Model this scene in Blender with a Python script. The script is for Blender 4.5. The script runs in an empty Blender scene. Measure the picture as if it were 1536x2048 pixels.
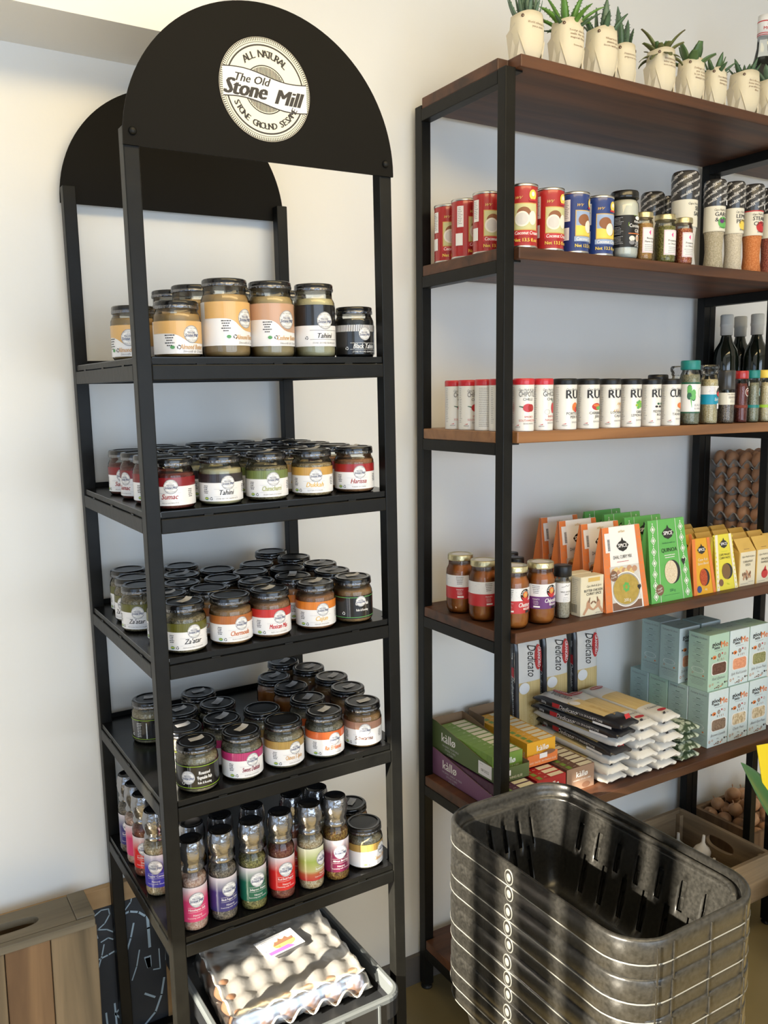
import bpy, math, random
from mathutils import Vector, Matrix, Euler, noise
random.seed(7)
D = bpy.data
SC = bpy.context.scene
COL = SC.collection
PI = math.pi

# ---------------------------------------------------------------- camera
cam_d = D.cameras.new('camera'); cam = D.objects.new('camera', cam_d); COL.objects.link(cam)
cam_d.sensor_fit = 'HORIZONTAL'; cam_d.sensor_width = 36.0
cam_d.lens = 1732.7443 / 1536 * 36.0
cam_d.clip_start = 0.02
_r = Vector((0.85351, -0.52096, -0.01079)); _u = Vector((0.07770, 0.10680, 0.99124)); _f = Vector((0.51526, 0.84686, -0.13163))
cam.matrix_world = Matrix(((_r.x, _u.x, -_f.x, -0.4009), (_r.y, _u.y, -_f.y, -1.4055), (_r.z, _u.z, -_f.z, 1.645), (0, 0, 0, 1)))
SC.camera = cam

# ---------------------------------------------------------------- colour management
SC.view_settings.view_transform = 'Standard'; SC.view_settings.look = 'None'
SC.view_settings.gamma = 1.0; SC.view_settings.exposure = 0.0
SC.view_settings.use_curve_mapping = False

# ---------------------------------------------------------------- world, sun, large lights
W = D.worlds.new('world'); SC.world = W; W.use_nodes = True
bg = W.node_tree.nodes['Background']; bg.inputs[0].default_value = (0.62, 0.76, 1.0, 1); bg.inputs[1].default_value = 0.6

def lamp(name, kind, loc, direction, energy, color, **kw):
    l = D.lights.new(name, kind); l.energy = energy; l.color = color
    for k, v in kw.items(): setattr(l, k, v)
    o = D.objects.new(name, l); COL.objects.link(o); o.location = loc
    o.rotation_euler = Vector(direction).to_track_quat('-Z', 'Y').to_euler()
    return o
lamp('sun', 'SUN', (-5, -3, 4), (1, 0.25, -0.45), 34.0, (1.0, 0.90, 0.72), angle=math.radians(0.5))
lamp('daylight_left_window', 'AREA', (-2.75, -1.9, 1.3), (1, 0.12, -0.10), 25.0, (0.58, 0.76, 1.0), shape='RECTANGLE', size=2.3, size_y=2.0)
lamp('daylight_front_window', 'AREA', (0.2, -4.15, 1.45), (0, 1, -0.12), 128.0, (0.70, 0.84, 1.0), shape='RECTANGLE', size=4.0, size_y=2.1)
lamp('ceiling_lamp_glow', 'AREA', (0.6, -1.1, 2.80), (0.1, 0.35, -1), 27.0, (1.0, 0.76, 0.38), shape='RECTANGLE', size=2.2, size_y=0.5)

# ---------------------------------------------------------------- materials
MATS = {}
def nt(m):
    m.use_nodes = True; return m.node_tree.nodes, m.node_tree.links
def pr(name, col, rough=0.5, metal=0.0, coat=0.0, spec=0.5, noise_=None, bump=None, sss=0, emit=None):
    """principled material; noise_=(scale, colour2, contrast, stretch xyz) bump=(scale, strength)"""
    m = D.materials.new(name); n, l = nt(m); b = n['Principled BSDF']
    b.inputs['Base Color'].default_value = (*col, 1); b.inputs['Roughness'].default_value = rough
    b.inputs['Metallic'].default_value = metal; b.inputs['Coat Weight'].default_value = coat
    b.inputs['Coat Roughness'].default_value = 0.05; b.inputs['Specular IOR Level'].default_value = spec
    if noise_ or bump:
        tc = n.new('ShaderNodeTexCoord'); mp = n.new('ShaderNodeMapping'); l.new(tc.outputs['Object'], mp.inputs[0])
    if noise_:
        mp.inputs['Scale'].default_value = noise_[3] if len(noise_) > 3 else (1, 1, 1)
        t = n.new('ShaderNodeTexNoise'); t.inputs['Scale'].default_value = noise_[0]; t.inputs['Detail'].default_value = 5
        l.new(mp.outputs[0], t.inputs['Vector'])
        r = n.new('ShaderNodeValToRGB'); c = noise_[2]
        r.color_ramp.elements[0].position = 0.5 - c; r.color_ramp.elements[1].position = 0.5 + c
        r.color_ramp.elements[0].color = (*col, 1); r.color_ramp.elements[1].color = (*noise_[1], 1)
        l.new(t.outputs['Fac'], r.inputs[0]); l.new(r.outputs[0], b.inputs['Base Color'])
    if bump:
        t2 = n.new('ShaderNodeTexNoise'); t2.inputs['Scale'].default_value = bump[0]; t2.inputs['Detail'].default_value = 4
        l.new(mp.outputs[0] if noise_ else tc.outputs['Object'], t2.inputs['Vector'])
        bp = n.new('ShaderNodeBump'); bp.inputs['Strength'].default_value = bump[1]; bp.inputs['Distance'].default_value = 0.004
        l.new(t2.outputs['Fac'], bp.inputs['Height']); l.new(bp.outputs[0], b.inputs['Normal'])
    MATS[name] = m; return m
def clear(name, tint=(0.96, 0.98, 0.97), rough=0.02, fac=None, bump=None):
    m = D.materials.new(name); n, l = nt(m); n.remove(n['Principled BSDF']); out = n['Material Output']
    t = n.new('ShaderNodeBsdfTransparent'); t.inputs[0].default_value = (*tint, 1)
    g = n.new('ShaderNodeBsdfGlossy'); g.inputs['Roughness'].default_value = rough
    mx = n.new('ShaderNodeMixShader'); l.new(t.outputs[0], mx.inputs[1]); l.new(g.outputs[0], mx.inputs[2])
    if fac is None:
        f = n.new('ShaderNodeFresnel'); f.inputs[0].default_value = 1.5; l.new(f.outputs[0], mx.inputs[0])
    else: mx.inputs[0].default_value = fac
    if bump:
        tc = n.new('ShaderNodeTexCoord')
        t2 = n.new('ShaderNodeTexNoise'); t2.inputs['Scale'].default_value = bump[0]; l.new(tc.outputs['Object'], t2.inputs['Vector'])
        bp = n.new('ShaderNodeBump'); bp.inputs['Strength'].default_value = bump[1]; bp.inputs['Distance'].default_value = 0.004
        l.new(t2.outputs['Fac'], bp.inputs['Height']); l.new(bp.outputs[0], g.inputs['Normal'])
        if fac is None: l.new(bp.outputs[0], f.inputs['Normal'])
    l.new(mx.outputs[0], out.inputs[0]); MATS[name] = m; return m
def grad(name, stops, z0, z1, rough=0.3):
    m = D.materials.new(name); n, l = nt(m); b = n['Principled BSDF']; b.inputs['Roughness'].default_value = rough
    tc = n.new('ShaderNodeTexCoord'); s = n.new('ShaderNodeSeparateXYZ'); l.new(tc.outputs['Object'], s.inputs[0])
    mr = n.new('ShaderNodeMapRange'); mr.inputs[1].default_value = z0; mr.inputs[2].default_value = z1; l.new(s.outputs[2], mr.inputs[0])
    r = n.new('ShaderNodeValToRGB'); e = r.color_ramp.elements
    e[0].position = stops[0][0]; e[0].color = (*stops[0][1], 1); e[1].position = stops[-1][0]; e[1].color = (*stops[-1][1], 1)
    for p, c in stops[1:-1]:
        k = e.new(p); k.color = (*c, 1)
    l.new(mr.outputs[0], r.inputs[0]); l.new(r.outputs[0], b.inputs['Base Color']); MATS[name] = m; return m
def wood(name, c1, c2, axis='X', rough=0.45, scale=1.0, coat=0.15):
    m = D.materials.new(name); n, l = nt(m); b = n['Principled BSDF']; b.inputs['Roughness'].default_value = rough
    b.inputs['Coat Weight'].default_value = coat; b.inputs['Coat Roughness'].default_value = 0.25
    tc = n.new('ShaderNodeTexCoord'); mp = n.new('ShaderNodeMapping'); l.new(tc.outputs['Object'], mp.inputs[0])
    s = {'X': (1.6, 22, 22), 'Y': (22, 1.6, 22), 'Z': (22, 22, 1.6)}[axis]
    mp.inputs['Scale'].default_value = tuple(q * scale for q in s)
    t = n.new('ShaderNodeTexNoise'); t.inputs['Scale'].default_value = 1.0; t.inputs['Detail'].default_value = 7; t.inputs['Distortion'].default_value = 0.6
    l.new(mp.outputs[0], t.inputs[0])
    r = n.new('ShaderNodeValToRGB'); r.color_ramp.elements[0].position = 0.33; r.color_ramp.elements[1].position = 0.68
    r.color_ramp.elements[0].color = (*c1, 1); r.color_ramp.elements[1].color = (*c2, 1)
    l.new(t.outputs['Fac'], r.inputs[0]); l.new(r.outputs[0], b.inputs['Base Color'])
    bp = n.new('ShaderNodeBump'); bp.inputs['Strength'].default_value = 0.35; bp.inputs['Distance'].default_value = 0.002
    l.new(t.outputs['Fac'], bp.inputs['Height']); l.new(bp.outputs[0], b.inputs['Normal'])
    MATS[name] = m; return m

pr('plaster', (0.80, 0.79, 0.76), 0.33, bump=(9, 0.5), spec=0.45)
pr('ceiling_paint', (0.80, 0.77, 0.70), 0.8)
pr('skirting_paint', (0.11, 0.10, 0.09), 0.5)
pr('concrete', (0.19, 0.145, 0.062), 0.35, noise_=(3, (0.28, 0.215, 0.10), 0.25), bump=(20, 0.15))
pr('window_paint', (0.05, 0.05, 0.05), 0.4)
pr('black_steel', (0.0040, 0.0040, 0.0036), 0.42, spec=0.22, noise_=(30, (0.007, 0.007, 0.006), 0.2), bump=(60, 0.10))
pr('black_board', (0.0042, 0.0036, 0.0028), 0.6, spec=0.12)
pr('tray_black', (0.005, 0.005, 0.0055), 0.24, spec=0.35, bump=(25, 0.08))
pr('bolt_steel', (0.25, 0.25, 0.25), 0.3, metal=1)
pr('cream_print', (0.80, 0.75, 0.62), 0.5)
pr('white_print', (0.84, 0.83, 0.82), 0.4)
pr('white_label', (0.80, 0.79, 0.80), 0.28, coat=0.3)
pr('cream_label', (0.72, 0.69, 0.59), 0.3, coat=0.2)
pr('ink', (0.018, 0.016, 0.018), 0.5)
pr('ink_grey', (0.22, 0.22, 0.24), 0.5)
pr('ink_lightgrey', (0.48, 0.49, 0.53), 0.5)
pr('ink_navy', (0.07, 0.09, 0.20), 0.5)
pr('label_black', (0.012, 0.011, 0.011), 0.25, coat=0.3)
pr('label_green_logo', (0.10, 0.32, 0.12), 0.5)
pr('sticker', (0.46, 0.46, 0.47), 0.4)
pr('sticker_white', (0.80, 0.80, 0.83), 0.4)
pr('lid_black', (0.006, 0.006, 0.0065), 0.18, spec=0.5, coat=0.25, bump=(120, 0.15))
pr('lid_disc', (0.006, 0.006, 0.0065), 0.30, spec=0.4)
pr('lid_foil', (0.20, 0.20, 0.21), 0.16, metal=1.0, bump=(160, 0.7))
pr('lid_gold', (0.62, 0.55, 0.33), 0.28, metal=0.9, bump=(150, 0.3))
pr('lid_print', (0.62, 0.60, 0.58), 0.3)
clear('jar_glass'); clear('shrink_wrap', (0.93, 0.93, 0.94), 0.05, None, (45, 0.9))
clear('cling_film', (0.80, 0.80, 0.80), 0.28, 0.42, (28, 1.0))
clear('clear_plastic', (0.90, 0.91, 0.92), 0.08, None, (90, 0.6))
pr('grinder_cap', (0.30, 0.30, 0.31), 0.12, metal=0.9, bump=(90, 0.35))
pr('grinder_top', (0.010, 0.010, 0.011), 0.22, coat=0.4)
RED = (0.42, 0.025, 0.03)
wood('walnut', (0.038, 0.014, 0.0065), (0.125, 0.046, 0.018), 'X', 0.5, 1.0, 0.03)
wood('oak_oiled', (0.17, 0.072, 0.025), (0.36, 0.165, 0.060), 'X', 0.42)
wood('crate_wood', (0.10, 0.075, 0.042), (0.26, 0.185, 0.105), 'Z', 0.75, 0.9, 0)
wood('crate_wood_grey', (0.10, 0.085, 0.058), (0.21, 0.175, 0.12), 'X', 0.8, 1.0, 0)
wood('crate_wood_brown', (0.12, 0.065, 0.030), (0.25, 0.145, 0.068), 'Z', 0.75, 1.0, 0)
wood('crate_low', (0.13, 0.085, 0.045), (0.34, 0.235, 0.13), 'X', 0.7, 1.0, 0)
wood('crate_low_side', (0.13, 0.085, 0.045), (0.34, 0.235, 0.13), 'Y', 0.7, 1.0, 0)
wood('pine', (0.26, 0.155, 0.07), (0.42, 0.27, 0.13), 'X', 0.6, 0.7, 0)
pr('chalkboard', (0.013, 0.016, 0.021), 0.7, noise_=(6, (0.026, 0.030, 0.038), 0.2))
pr('chalk', (0.34, 0.44, 0.52), 0.9)
pr('pulp_grey', (0.34, 0.31, 0.28), 0.95, bump=(70, 0.5))
pr('pulp_white', (0.62, 0.60, 0.57), 0.9, bump=(70, 0.4))
pr('eggshell', (0.46, 0.22, 0.11), 0.45, noise_=(14, (0.56, 0.31, 0.17), 0.3))
pr('crate_plastic', (0.012, 0.013, 0.015), 0.38)
pr('crate_rim', (0.09, 0.10, 0.105), 0.4)
pr('basket_plastic', (0.007, 0.0068, 0.006), 0.30, spec=0.5, noise_=(140, (0.020, 0.019, 0.017), 0.22), bump=(110, 0.08))
pr('basket_edge', (0.13, 0.13, 0.12), 0.35)
pr('pot_clay', (0.70, 0.63, 0.47), 0.65)
pr('pot_fold', (0.62, 0.56, 0.44), 0.65)
pr('rivet', (0.09, 0.05, 0.035), 0.4, metal=0.5)
pr('soil', (0.03, 0.02, 0.013), 0.95)
pr('leaf_bluegreen', (0.075, 0.135, 0.085), 0.4, noise_=(60, (0.11, 0.19, 0.12), 0.15))
pr('leaf_bright', (0.075, 0.20, 0.025), 0.4, noise_=(50, (0.13, 0.29, 0.05), 0.15))
pr('leaf_dark', (0.035, 0.085, 0.04), 0.4, noise_=(70, (0.07, 0.14, 0.07), 0.12))
pr('leaf_jade', (0.055, 0.12, 0.04), 0.35, noise_=(30, (0.09, 0.17, 0.06), 0.2))
pr('leaf_olive', (0.14, 0.20, 0.05), 0.4, noise_=(40, (0.10, 0.075, 0.035), 0.2))
pr('leaf_plant', (0.05, 0.15, 0.05), 0.35)
pr('garlic_skin', (0.62, 0.56, 0.48), 0.5, bump=(40, 0.3))
pr('onion_skin', (0.42, 0.20, 0.09), 0.45, noise_=(20, (0.55, 0.33, 0.18), 0.25))
pr('yellow_card', (0.86, 0.66, 0.02), 0.5)
pr('tin_steel', (0.62, 0.61, 0.60), 0.28, metal=1.0)
pr('tin_white', (0.80, 0.79, 0.76), 0.3, coat=0.3)
pr('plastic_red', (0.52, 0.02, 0.03), 0.3, coat=0.3)
pr('plastic_black', (0.007, 0.007, 0.0075), 0.35, spec=0.4)
pr('can_red', (0.40, 0.022, 0.022), 0.28, coat=0.4)
pr('can_blue', (0.018, 0.045, 0.20), 0.28, coat=0.4)
pr('yellow_print', (0.84, 0.62, 0.10), 0.4)
pr('gold_print', (0.62, 0.42, 0.12), 0.4)
pr('red_print', (0.52, 0.03, 0.035), 0.4)
pr('pink_print', (0.78, 0.10, 0.34), 0.4)
pr('teal', (0.01, 0.20, 0.19), 0.35)
pr('teal_print', (0.0, 0.26, 0.42), 0.4)
pr('orange_print', (0.72, 0.20, 0.05), 0.45)
pr('green_print', (0.12, 0.43, 0.10), 0.45)
pr('darkgreen_print', (0.02, 0.11, 0.06), 0.45)
pr('purple_print', (0.13, 0.03, 0.17), 0.4)
pr('coconut_shell', (0.26, 0.10, 0.04), 0.6)
pr('coconut_flesh', (0.78, 0.74, 0.66), 0.5)
pr('scene_print', (0.56, 0.55, 0.28), 0.5)
pr('sky_print', (0.30, 0.40, 0.62), 0.5)
pr('glass_dark', (0.006, 0.010, 0.006), 0.06, coat=0.6)
pr('cap_grey', (0.62, 0.62, 0.59), 0.45)
pr('sage_box', (0.40, 0.58, 0.47), 0.45)
pr('sage_box_b', (0.38, 0.52, 0.49), 0.45)
pr('blue_box', (0.60, 0.70, 0.73), 0.45)
pr('kraft_yellow', (0.55, 0.33, 0.06), 0.6)
pr('kraft_light', (0.66, 0.43, 0.11), 0.55)
pr('kraft_cream', (0.72, 0.66, 0.50), 0.5)
pr('box_green', (0.085, 0.125, 0.045), 0.55)
pr('box_lime', (0.16, 0.28, 0.045), 0.5)
pr('box_purple', (0.19, 0.085, 0.17), 0.55)
pr('box_purple_dark', (0.075, 0.025, 0.060), 0.5)
pr('box_yellow', (0.70, 0.36, 0.02), 0.5)
pr('box_red', (0.36, 0.012, 0.018), 0.5)
pr('box_brown', (0.14, 0.075, 0.055), 0.5)
pr('box_brown_face', (0.30, 0.19, 0.13), 0.5)
pr('cardboard', (0.22, 0.14, 0.08), 0.8)
pr('pasta', (0.62, 0.44, 0.17), 0.5, noise_=(3, (0.74, 0.58, 0.28), 0.2, (160, 1, 40)))
pr('pack_black', (0.018, 0.018, 0.022), 0.3, coat=0.3, bump=(30, 0.3))
pr('pack_white', (0.74, 0.72, 0.68), 0.32, coat=0.2, bump=(30, 0.4))
pr('pack_leaf', (0.04, 0.07, 0.03), 0.35, noise_=(60, (0.50, 0.56, 0.45), 0.05), bump=(30, 0.3))
pr('soup', (0.38, 0.27, 0.05), 0.5, noise_=(90, (0.48, 0.34, 0.08), 0.2))
pr('quinoa', (0.62, 0.50, 0.34), 0.8, noise_=(400, (0.75, 0.66, 0.50), 0.1))
pr('spice_red', (0.36, 0.045, 0.015), 0.8, noise_=(300, (0.5, 0.1, 0.03), 0.1))
pr('paste_brown', (0.17, 0.085, 0.02), 0.3, coat=0.4)
pr('brown_print', (0.20, 0.10, 0.06), 0.5)
pr('skin_print', (0.50, 0.28, 0.17), 0.5)
pr('lentil_dark', (0.09, 0.035, 0.02), 0.6, noise_=(300, (0.15, 0.07, 0.05), 0.1))
pr('lentil_red', (0.62, 0.24, 0.13), 0.7, noise_=(300, (0.75, 0.35, 0.2), 0.1))
pr('lentil_green', (0.20, 0.21, 0.08), 0.7, noise_=(220, (0.34, 0.33, 0.16), 0.1))
pr('lentil_brown', (0.16, 0.10, 0.07), 0.7, noise_=(220, (0.27, 0.19, 0.13), 0.1))
pr('chickpea', (0.42, 0.31, 0.17), 0.7, noise_=(110, (0.70, 0.58, 0.40), 0.1))

# ---------------------------------------------------------------- mesh builder
TC = {}
def text_mesh(s, shear=0.0, bold=0.0):
    k = (s, shear)
    if k in TC: return TC[k]
    c = D.curves.new('t', 'FONT'); c.body = s; c.size = 1.0; c.resolution_u = 1 if len(s) > 14 else 2
    c.shear = shear; c.fill_mode = 'FRONT'
    o = D.objects.new('t', c); me = D.meshes.new_from_object(o)
    vs = [tuple(v.co) for v in me.vertices]; fs = [tuple(p.vertices) for p in me.polygons]
    D.objects.remove(o); D.curves.remove(c); D.meshes.remove(me)
    w = (min(v[0] for v in vs), max(v[0] for v in vs)) if vs else (0, 0)
    TC[k] = (vs, fs, w); return TC[k]

def cyl(r, a0=0.0):
    return lambda u, v, d: ((r + d) * math.sin(u / r + a0), -(r + d) * math.cos(u / r + a0), v)
def plane(o, U, V):
    o = Vector(o); U = Vector(U).normalized(); V = Vector(V).normalized(); N = U.cross(V)
    return lambda u, v, d: tuple(o + U * u + V * v + N * d)

class MB:
    def __init__(s): s.v = []; s.f = []; s.m = []; s.sm = []; s.mats = []
    def mi(s, name):
        if name not in s.mats: s.mats.append(name)
        return s.mats.index(name)
    def face(s, idx, mat, smooth=False): s.f.append(idx); s.m.append(s.mi(mat)); s.sm.append(smooth)
    def poly(s, pts, mat, smooth=False):
        b = len(s.v); s.v += [tuple(p) for p in pts]; s.face(list(range(b, b + len(pts))), mat, smooth); return s
    def box(s, x0, x1, y0, y1, z0, z1, mat, mats=None):
        b = len(s.v)
        s.v += [(x0, y0, z0), (x1, y0, z0), (x1, y1, z0), (x0, y1, z0), (x0, y0, z1), (x1, y0, z1), (x1, y1, z1), (x0, y1, z1)]
        q = [(0, 3, 2, 1), (4, 5, 6, 7), (0, 1, 5, 4), (1, 2, 6, 5), (2, 3, 7, 6), (3, 0, 4, 7)]  # bottom top front right back left
        for i, f in enumerate(q): s.face([b + k for k in f], (mats or {}).get(i, mat))
        return s
    def rings(s, loops, mat, cap0=True, cap1=True, smooth=True, closed=True, skip=None):
        """loops: list of equal-length point lists"""
        n = len(loops[0]); b = len(s.v)
        for L in loops: s.v += [tuple(p) for p in L]
        for i in range(len(loops) - 1):
            for j in range(n if closed else n - 1):
                if skip and skip(i, j): continue
                k = (j + 1) % n
                mm = mat[i] if isinstance(mat, (list, tuple)) else mat
                s.face([b + i * n + j, b + i * n + k, b + (i + 1) * n + k, b + (i + 1) * n + j], mm, smooth)
        m0 = mat[0] if isinstance(mat, (list, tuple)) else mat; m1 = mat[-1] if isinstance(mat, (list, tuple)) else mat
        if cap0: s.face([b + j for j in reversed(range(n))], m0)
        if cap1: s.face([b + (len(loops) - 1) * n + j for j in range(n)], m1)
        return s
    def lathe(s, prof, mat, seg=32, cx=0, cy=0, cap0=True, cap1=True, wob=None, smooth=True):
        L = []
        for i, (r, z) in enumerate(prof):
            L.append([(cx + r * (1 + (wob(i, j) if wob else 0)) * math.cos(2 * PI * j / seg), cy + r * (1 + (wob(i, j) if wob else 0)) * math.sin(2 * PI * j / seg), z) for j in range(seg)])
        return s.rings(L, mat, cap0, cap1, smooth)
    def rect(s, m, u0, u1, v0, v1, mat, d=0.0, n=1):
        b = len(s.v)
        for i in range(n + 1):
            u = u0 + (u1 - u0) * i / n; s.v += [m(u, v0, d), m(u, v1, d)]
        for i in range(n): s.face([b + 2 * i, b + 2 * i + 2, b + 2 * i + 3, b + 2 * i + 1], mat, n > 1)
        return s
    def disc(s, m, cu, cv, ru, rv, mat, d=0.0, seg=20, r0=0.0, a0=0, a1=2 * PI):
        b = len(s.v); R = [r0, (1 + r0) / 2, 1.0] if r0 == 0 else [r0, 1.0]
        for q in R:
            for j in range(seg + 1):
                a = a0 + (a1 - a0) * j / seg; s.v.append(m(cu + ru * q * math.cos(a), cv + rv * q * math.sin(a), d))
        for i in range(len(R) - 1):
            for j in range(seg): s.face([b + i * (seg + 1) + j, b + (i + 1) * (seg + 1) + j, b + (i + 1) * (seg + 1) + j + 1, b + i * (seg + 1) + j + 1], mat, True)
        return s
    def shape(s, m, pts, mat, d=0.0): return s.poly([m(u, v, d) for u, v in pts], mat)
    def text(s, m, st, u, v, size, mat, d=0.0004, al='C', shear=0.0, bold=0.0, sx=1.0, rot=0.0, maxw=None):
        vs, fs, w = text_mesh(st, shear, bold)
        if not vs: return s
        if maxw and (w[1] - w[0]) * size * sx > maxw: sx = maxw / ((w[1] - w[0]) * size)
        off = {'C': -(w[0] + w[1]) / 2, 'L': -w[0], 'R': -w[1]}[al]; b = len(s.v); c, q = math.cos(rot), math.sin(rot)
        hs = (0.0,) if not bold else ((-bold * size * 0.9, bold * size * 0.9) if bold < 0.035 else (-bold * size, 0.0, bold * size))
        for n_, hh in enumerate(hs):                                      # bold print: struck twice, slightly apart
            b = len(s.v)
            for x, y, _ in vs:
                x = (x + off) * size * sx + hh; y2 = y * size; s.v.append(m(u + x * c - y2 * q, v + x * q + y2 * c, d + 0.00006 * n_))
            for f in fs: s.face([b + k for k in f], mat)
        return s
    def lines(s, m, u, v, w, n, dv, mat, d=0.0004, h=0.0007, al='C', seed=1):
        rr = random.Random(seed)
        for i in range(n):
            ww = w * rr.uniform(0.6, 1.0); uu = u - ww / 2 if al == 'C' else u
            x = uu
            while x < uu + ww - 0.001:
                q = rr.uniform(0.0015, 0.004); s.rect(m, x, min(x + q, uu + ww), v - i * dv, v - i * dv + h, mat, d); x += q + 0.0007
        return s
    def build(s, name, parent=None, loc=None, label=None, mods=None):
        me = D.meshes.new(name); me.from_pydata(s.v, [], s.f)
        for q in s.mats: me.materials.append(MATS[q])
        me.polygons.foreach_set('material_index', s.m); me.polygons.foreach_set('use_smooth', s.sm); me.update()
        o = D.objects.new(name, me); COL.objects.link(o)
        if parent: o.parent = parent
        if loc: o.location = loc
        if label: o['label'] = label
        if mods:
            for k, a in mods:
                md = o.modifiers.new(k, k)
                for p, q in a.items(): setattr(md, p, q)
        return o
BEV = [('BEVEL', dict(width=0.0016, segments=2, limit_method='ANGLE'))]

def tag(o, label, cat, group=None, kind=None):
    if label: o['label'] = label
    if cat: o['category'] = cat
    if group: o['group'] = group
    if kind: o['kind'] = kind
    return o
def thing(name, label, cat, group=None, M=None):
    o = D.objects.new(name, None); COL.objects.link(o); o.empty_display_size = 0.02
    if M is not None: o.matrix_world = M
    return tag(o, label, cat, group)
def struct(name, mb): o = mb.build(name); o['kind'] = 'structure'; return o
def copy_tree(o, parent=None):
    c = o.copy(); COL.objects.link(c)
    if parent: c.parent = parent
    for ch in KIDS.get(o.name, []): copy_tree(ch, c)
    return c
KIDS = {}
def index_kids(o):
    KIDS[o.name] = list(o.children)
    for c in o.children: index_kids(c)
class Proto:
    """first use places the thing itself, later uses place copies of it and of its parts"""
    def __init__(s, make): s.make = make; s.root = None; s.used = False
    def put(s, M, label, group=None):
        if s.root is None: s.root = s.make(); index_kids(s.root); o = s.root
        else: o = copy_tree(s.root)
        o.matrix_world = M; o['label'] = label
        if group: o['group'] = group
        return o
def TM(x, y, z, rz=0.0): return Matrix.Translation((x, y, z)) @ Matrix.Rotation(rz, 4, 'Z')
ORD = ['front', 'second', 'third', 'fourth', 'fifth', 'sixth']

# ================================================================ THE ROOM
WY = 0.493                                         # face of the wall behind the racks
struct('wall_back', MB().box(-2.6, 4.3, WY, WY + 0.15, 0, 2.95, 'plaster'))
struct('trim_1', MB().box(-2.5, 0.27, 0.30, WY, 2.335, 2.90, 'plaster'))          # boxed beam under the ceiling, upper left
struct('wall_right', MB().box(4.2, 4.35, -4.3, WY, 0, 2.95, 'plaster'))
struct('floor', MB().box(-2.6, 4.35, -4.4, WY + 0.15, -0.1, 0, 'concrete'))
struct('ceiling', MB().box(-2.6, 4.35, -4.4, WY + 0.15, 2.90, 3.0, 'ceiling_paint'))
struct('baseboard_back', MB().box(-2.5, 4.2, WY - 0.014, WY, 0, 0.082, 'skirting_paint'))
# left wall with a tall shop window
w = MB(); w.box(-2.65, -2.5, -0.45, WY, 0, 2.95, 'plaster'); w.box(-2.65, -2.5, -4.3, -3.05, 0, 2.95, 'plaster')
w.box(-2.65, -2.5, -3.05, -0.45, 2.38, 2.95, 'plaster'); w.box(-2.65, -2.5, -3.05, -0.45, 0, 0.25, 'plaster'); struct('wall_left', w)
win = MB()
for y0, y1 in ((-0.50, -0.45), (-0.895, -0.872), (-0.945, -0.912), (-1.10, -1.01), (-1.19, -1.14), (-1.80, -1.74), (-2.40, -2.34), (-3.05, -3.0)): win.box(-2.60, -2.54, y0, y1, 0.25, 2.38, 'window_paint')
win.box(-2.60, -2.54, -0.715, -0.575, 1.86, 2.36, 'window_paint'); win.box(-2.60, -2.54, -0.575, -0.50, 2.24, 2.36, 'window_paint')  # two unseen panels added to the window to keep sun off the jars
for z0, z1 in ((0.25, 0.31), (2.34, 2.38)): win.box(-2.60, -2.54, -3.05, -0.45, z0, z1, 'window_paint')
struct('window_1', win)
# front wall behind the camera with the shop front
w = MB(); w.box(-2.6, -1.9, -4.15, -4.0, 0, 2.95, 'plaster'); w.box(2.3, 4.3, -4.15, -4.0, 0, 2.95, 'plaster'); w.box(-1.9, 2.3, -4.15, -4.0, 2.4, 2.95, 'plaster')
struct('wall_front', w)
win = MB()
for x in (-1.9, -0.85, 0.2, 1.25, 2.24): win.box(x, x + 0.06, -4.10, -4.04, 0.0, 2.4, 'window_paint')
for z0, z1 in ((0, 0.1), (1.0, 1.05), (2.34, 2.4)): win.box(-1.9, 2.3, -4.10, -4.04, z0, z1, 'window_paint')
struct('window_2', win)

# ================================================================ LEFT DISPLAY RACK
RW, RD, T = 0.4864, 0.4702, 0.025
ML = Matrix.Translation((0.0187, 0.0066, 0)) @ Euler((0.0053, -0.0150, -0.0008)).to_matrix().to_4x4()
BAR = {1: 1.7002, 2: 1.4475, 3: 1.1957, 4: 0.9386, 5: 0.6803}         # top faces of the shelf bars, top to bottom
TZ = {k: v + 0.0125 for k, v in BAR.items()}                           # upper faces of the trays
rack = thing('display_rack', 'tall black steel display rack with arched sign plates and five jar trays', 'display rack', None, ML)
for x in (0, RW - T):
    for y in (0, RD - T): MB().box(x, x + T, y, y + T, 0, 2.0647, 'black_steel').build('post', rack, mods=BEV)
for k, z in list(BAR.items()) + [(6, 0.19)]:
    for y in (0, RD - T): MB().box(T, RW - T, y, y + T, z - T, z, 'black_steel').build('shelf_bar', rack, mods=BEV)
    for x in (0, RW - T): MB().box(x, x + T, T, RD - T, z - T, z, 'black_steel').build('shelf_bar', rack, mods=BEV)
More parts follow.
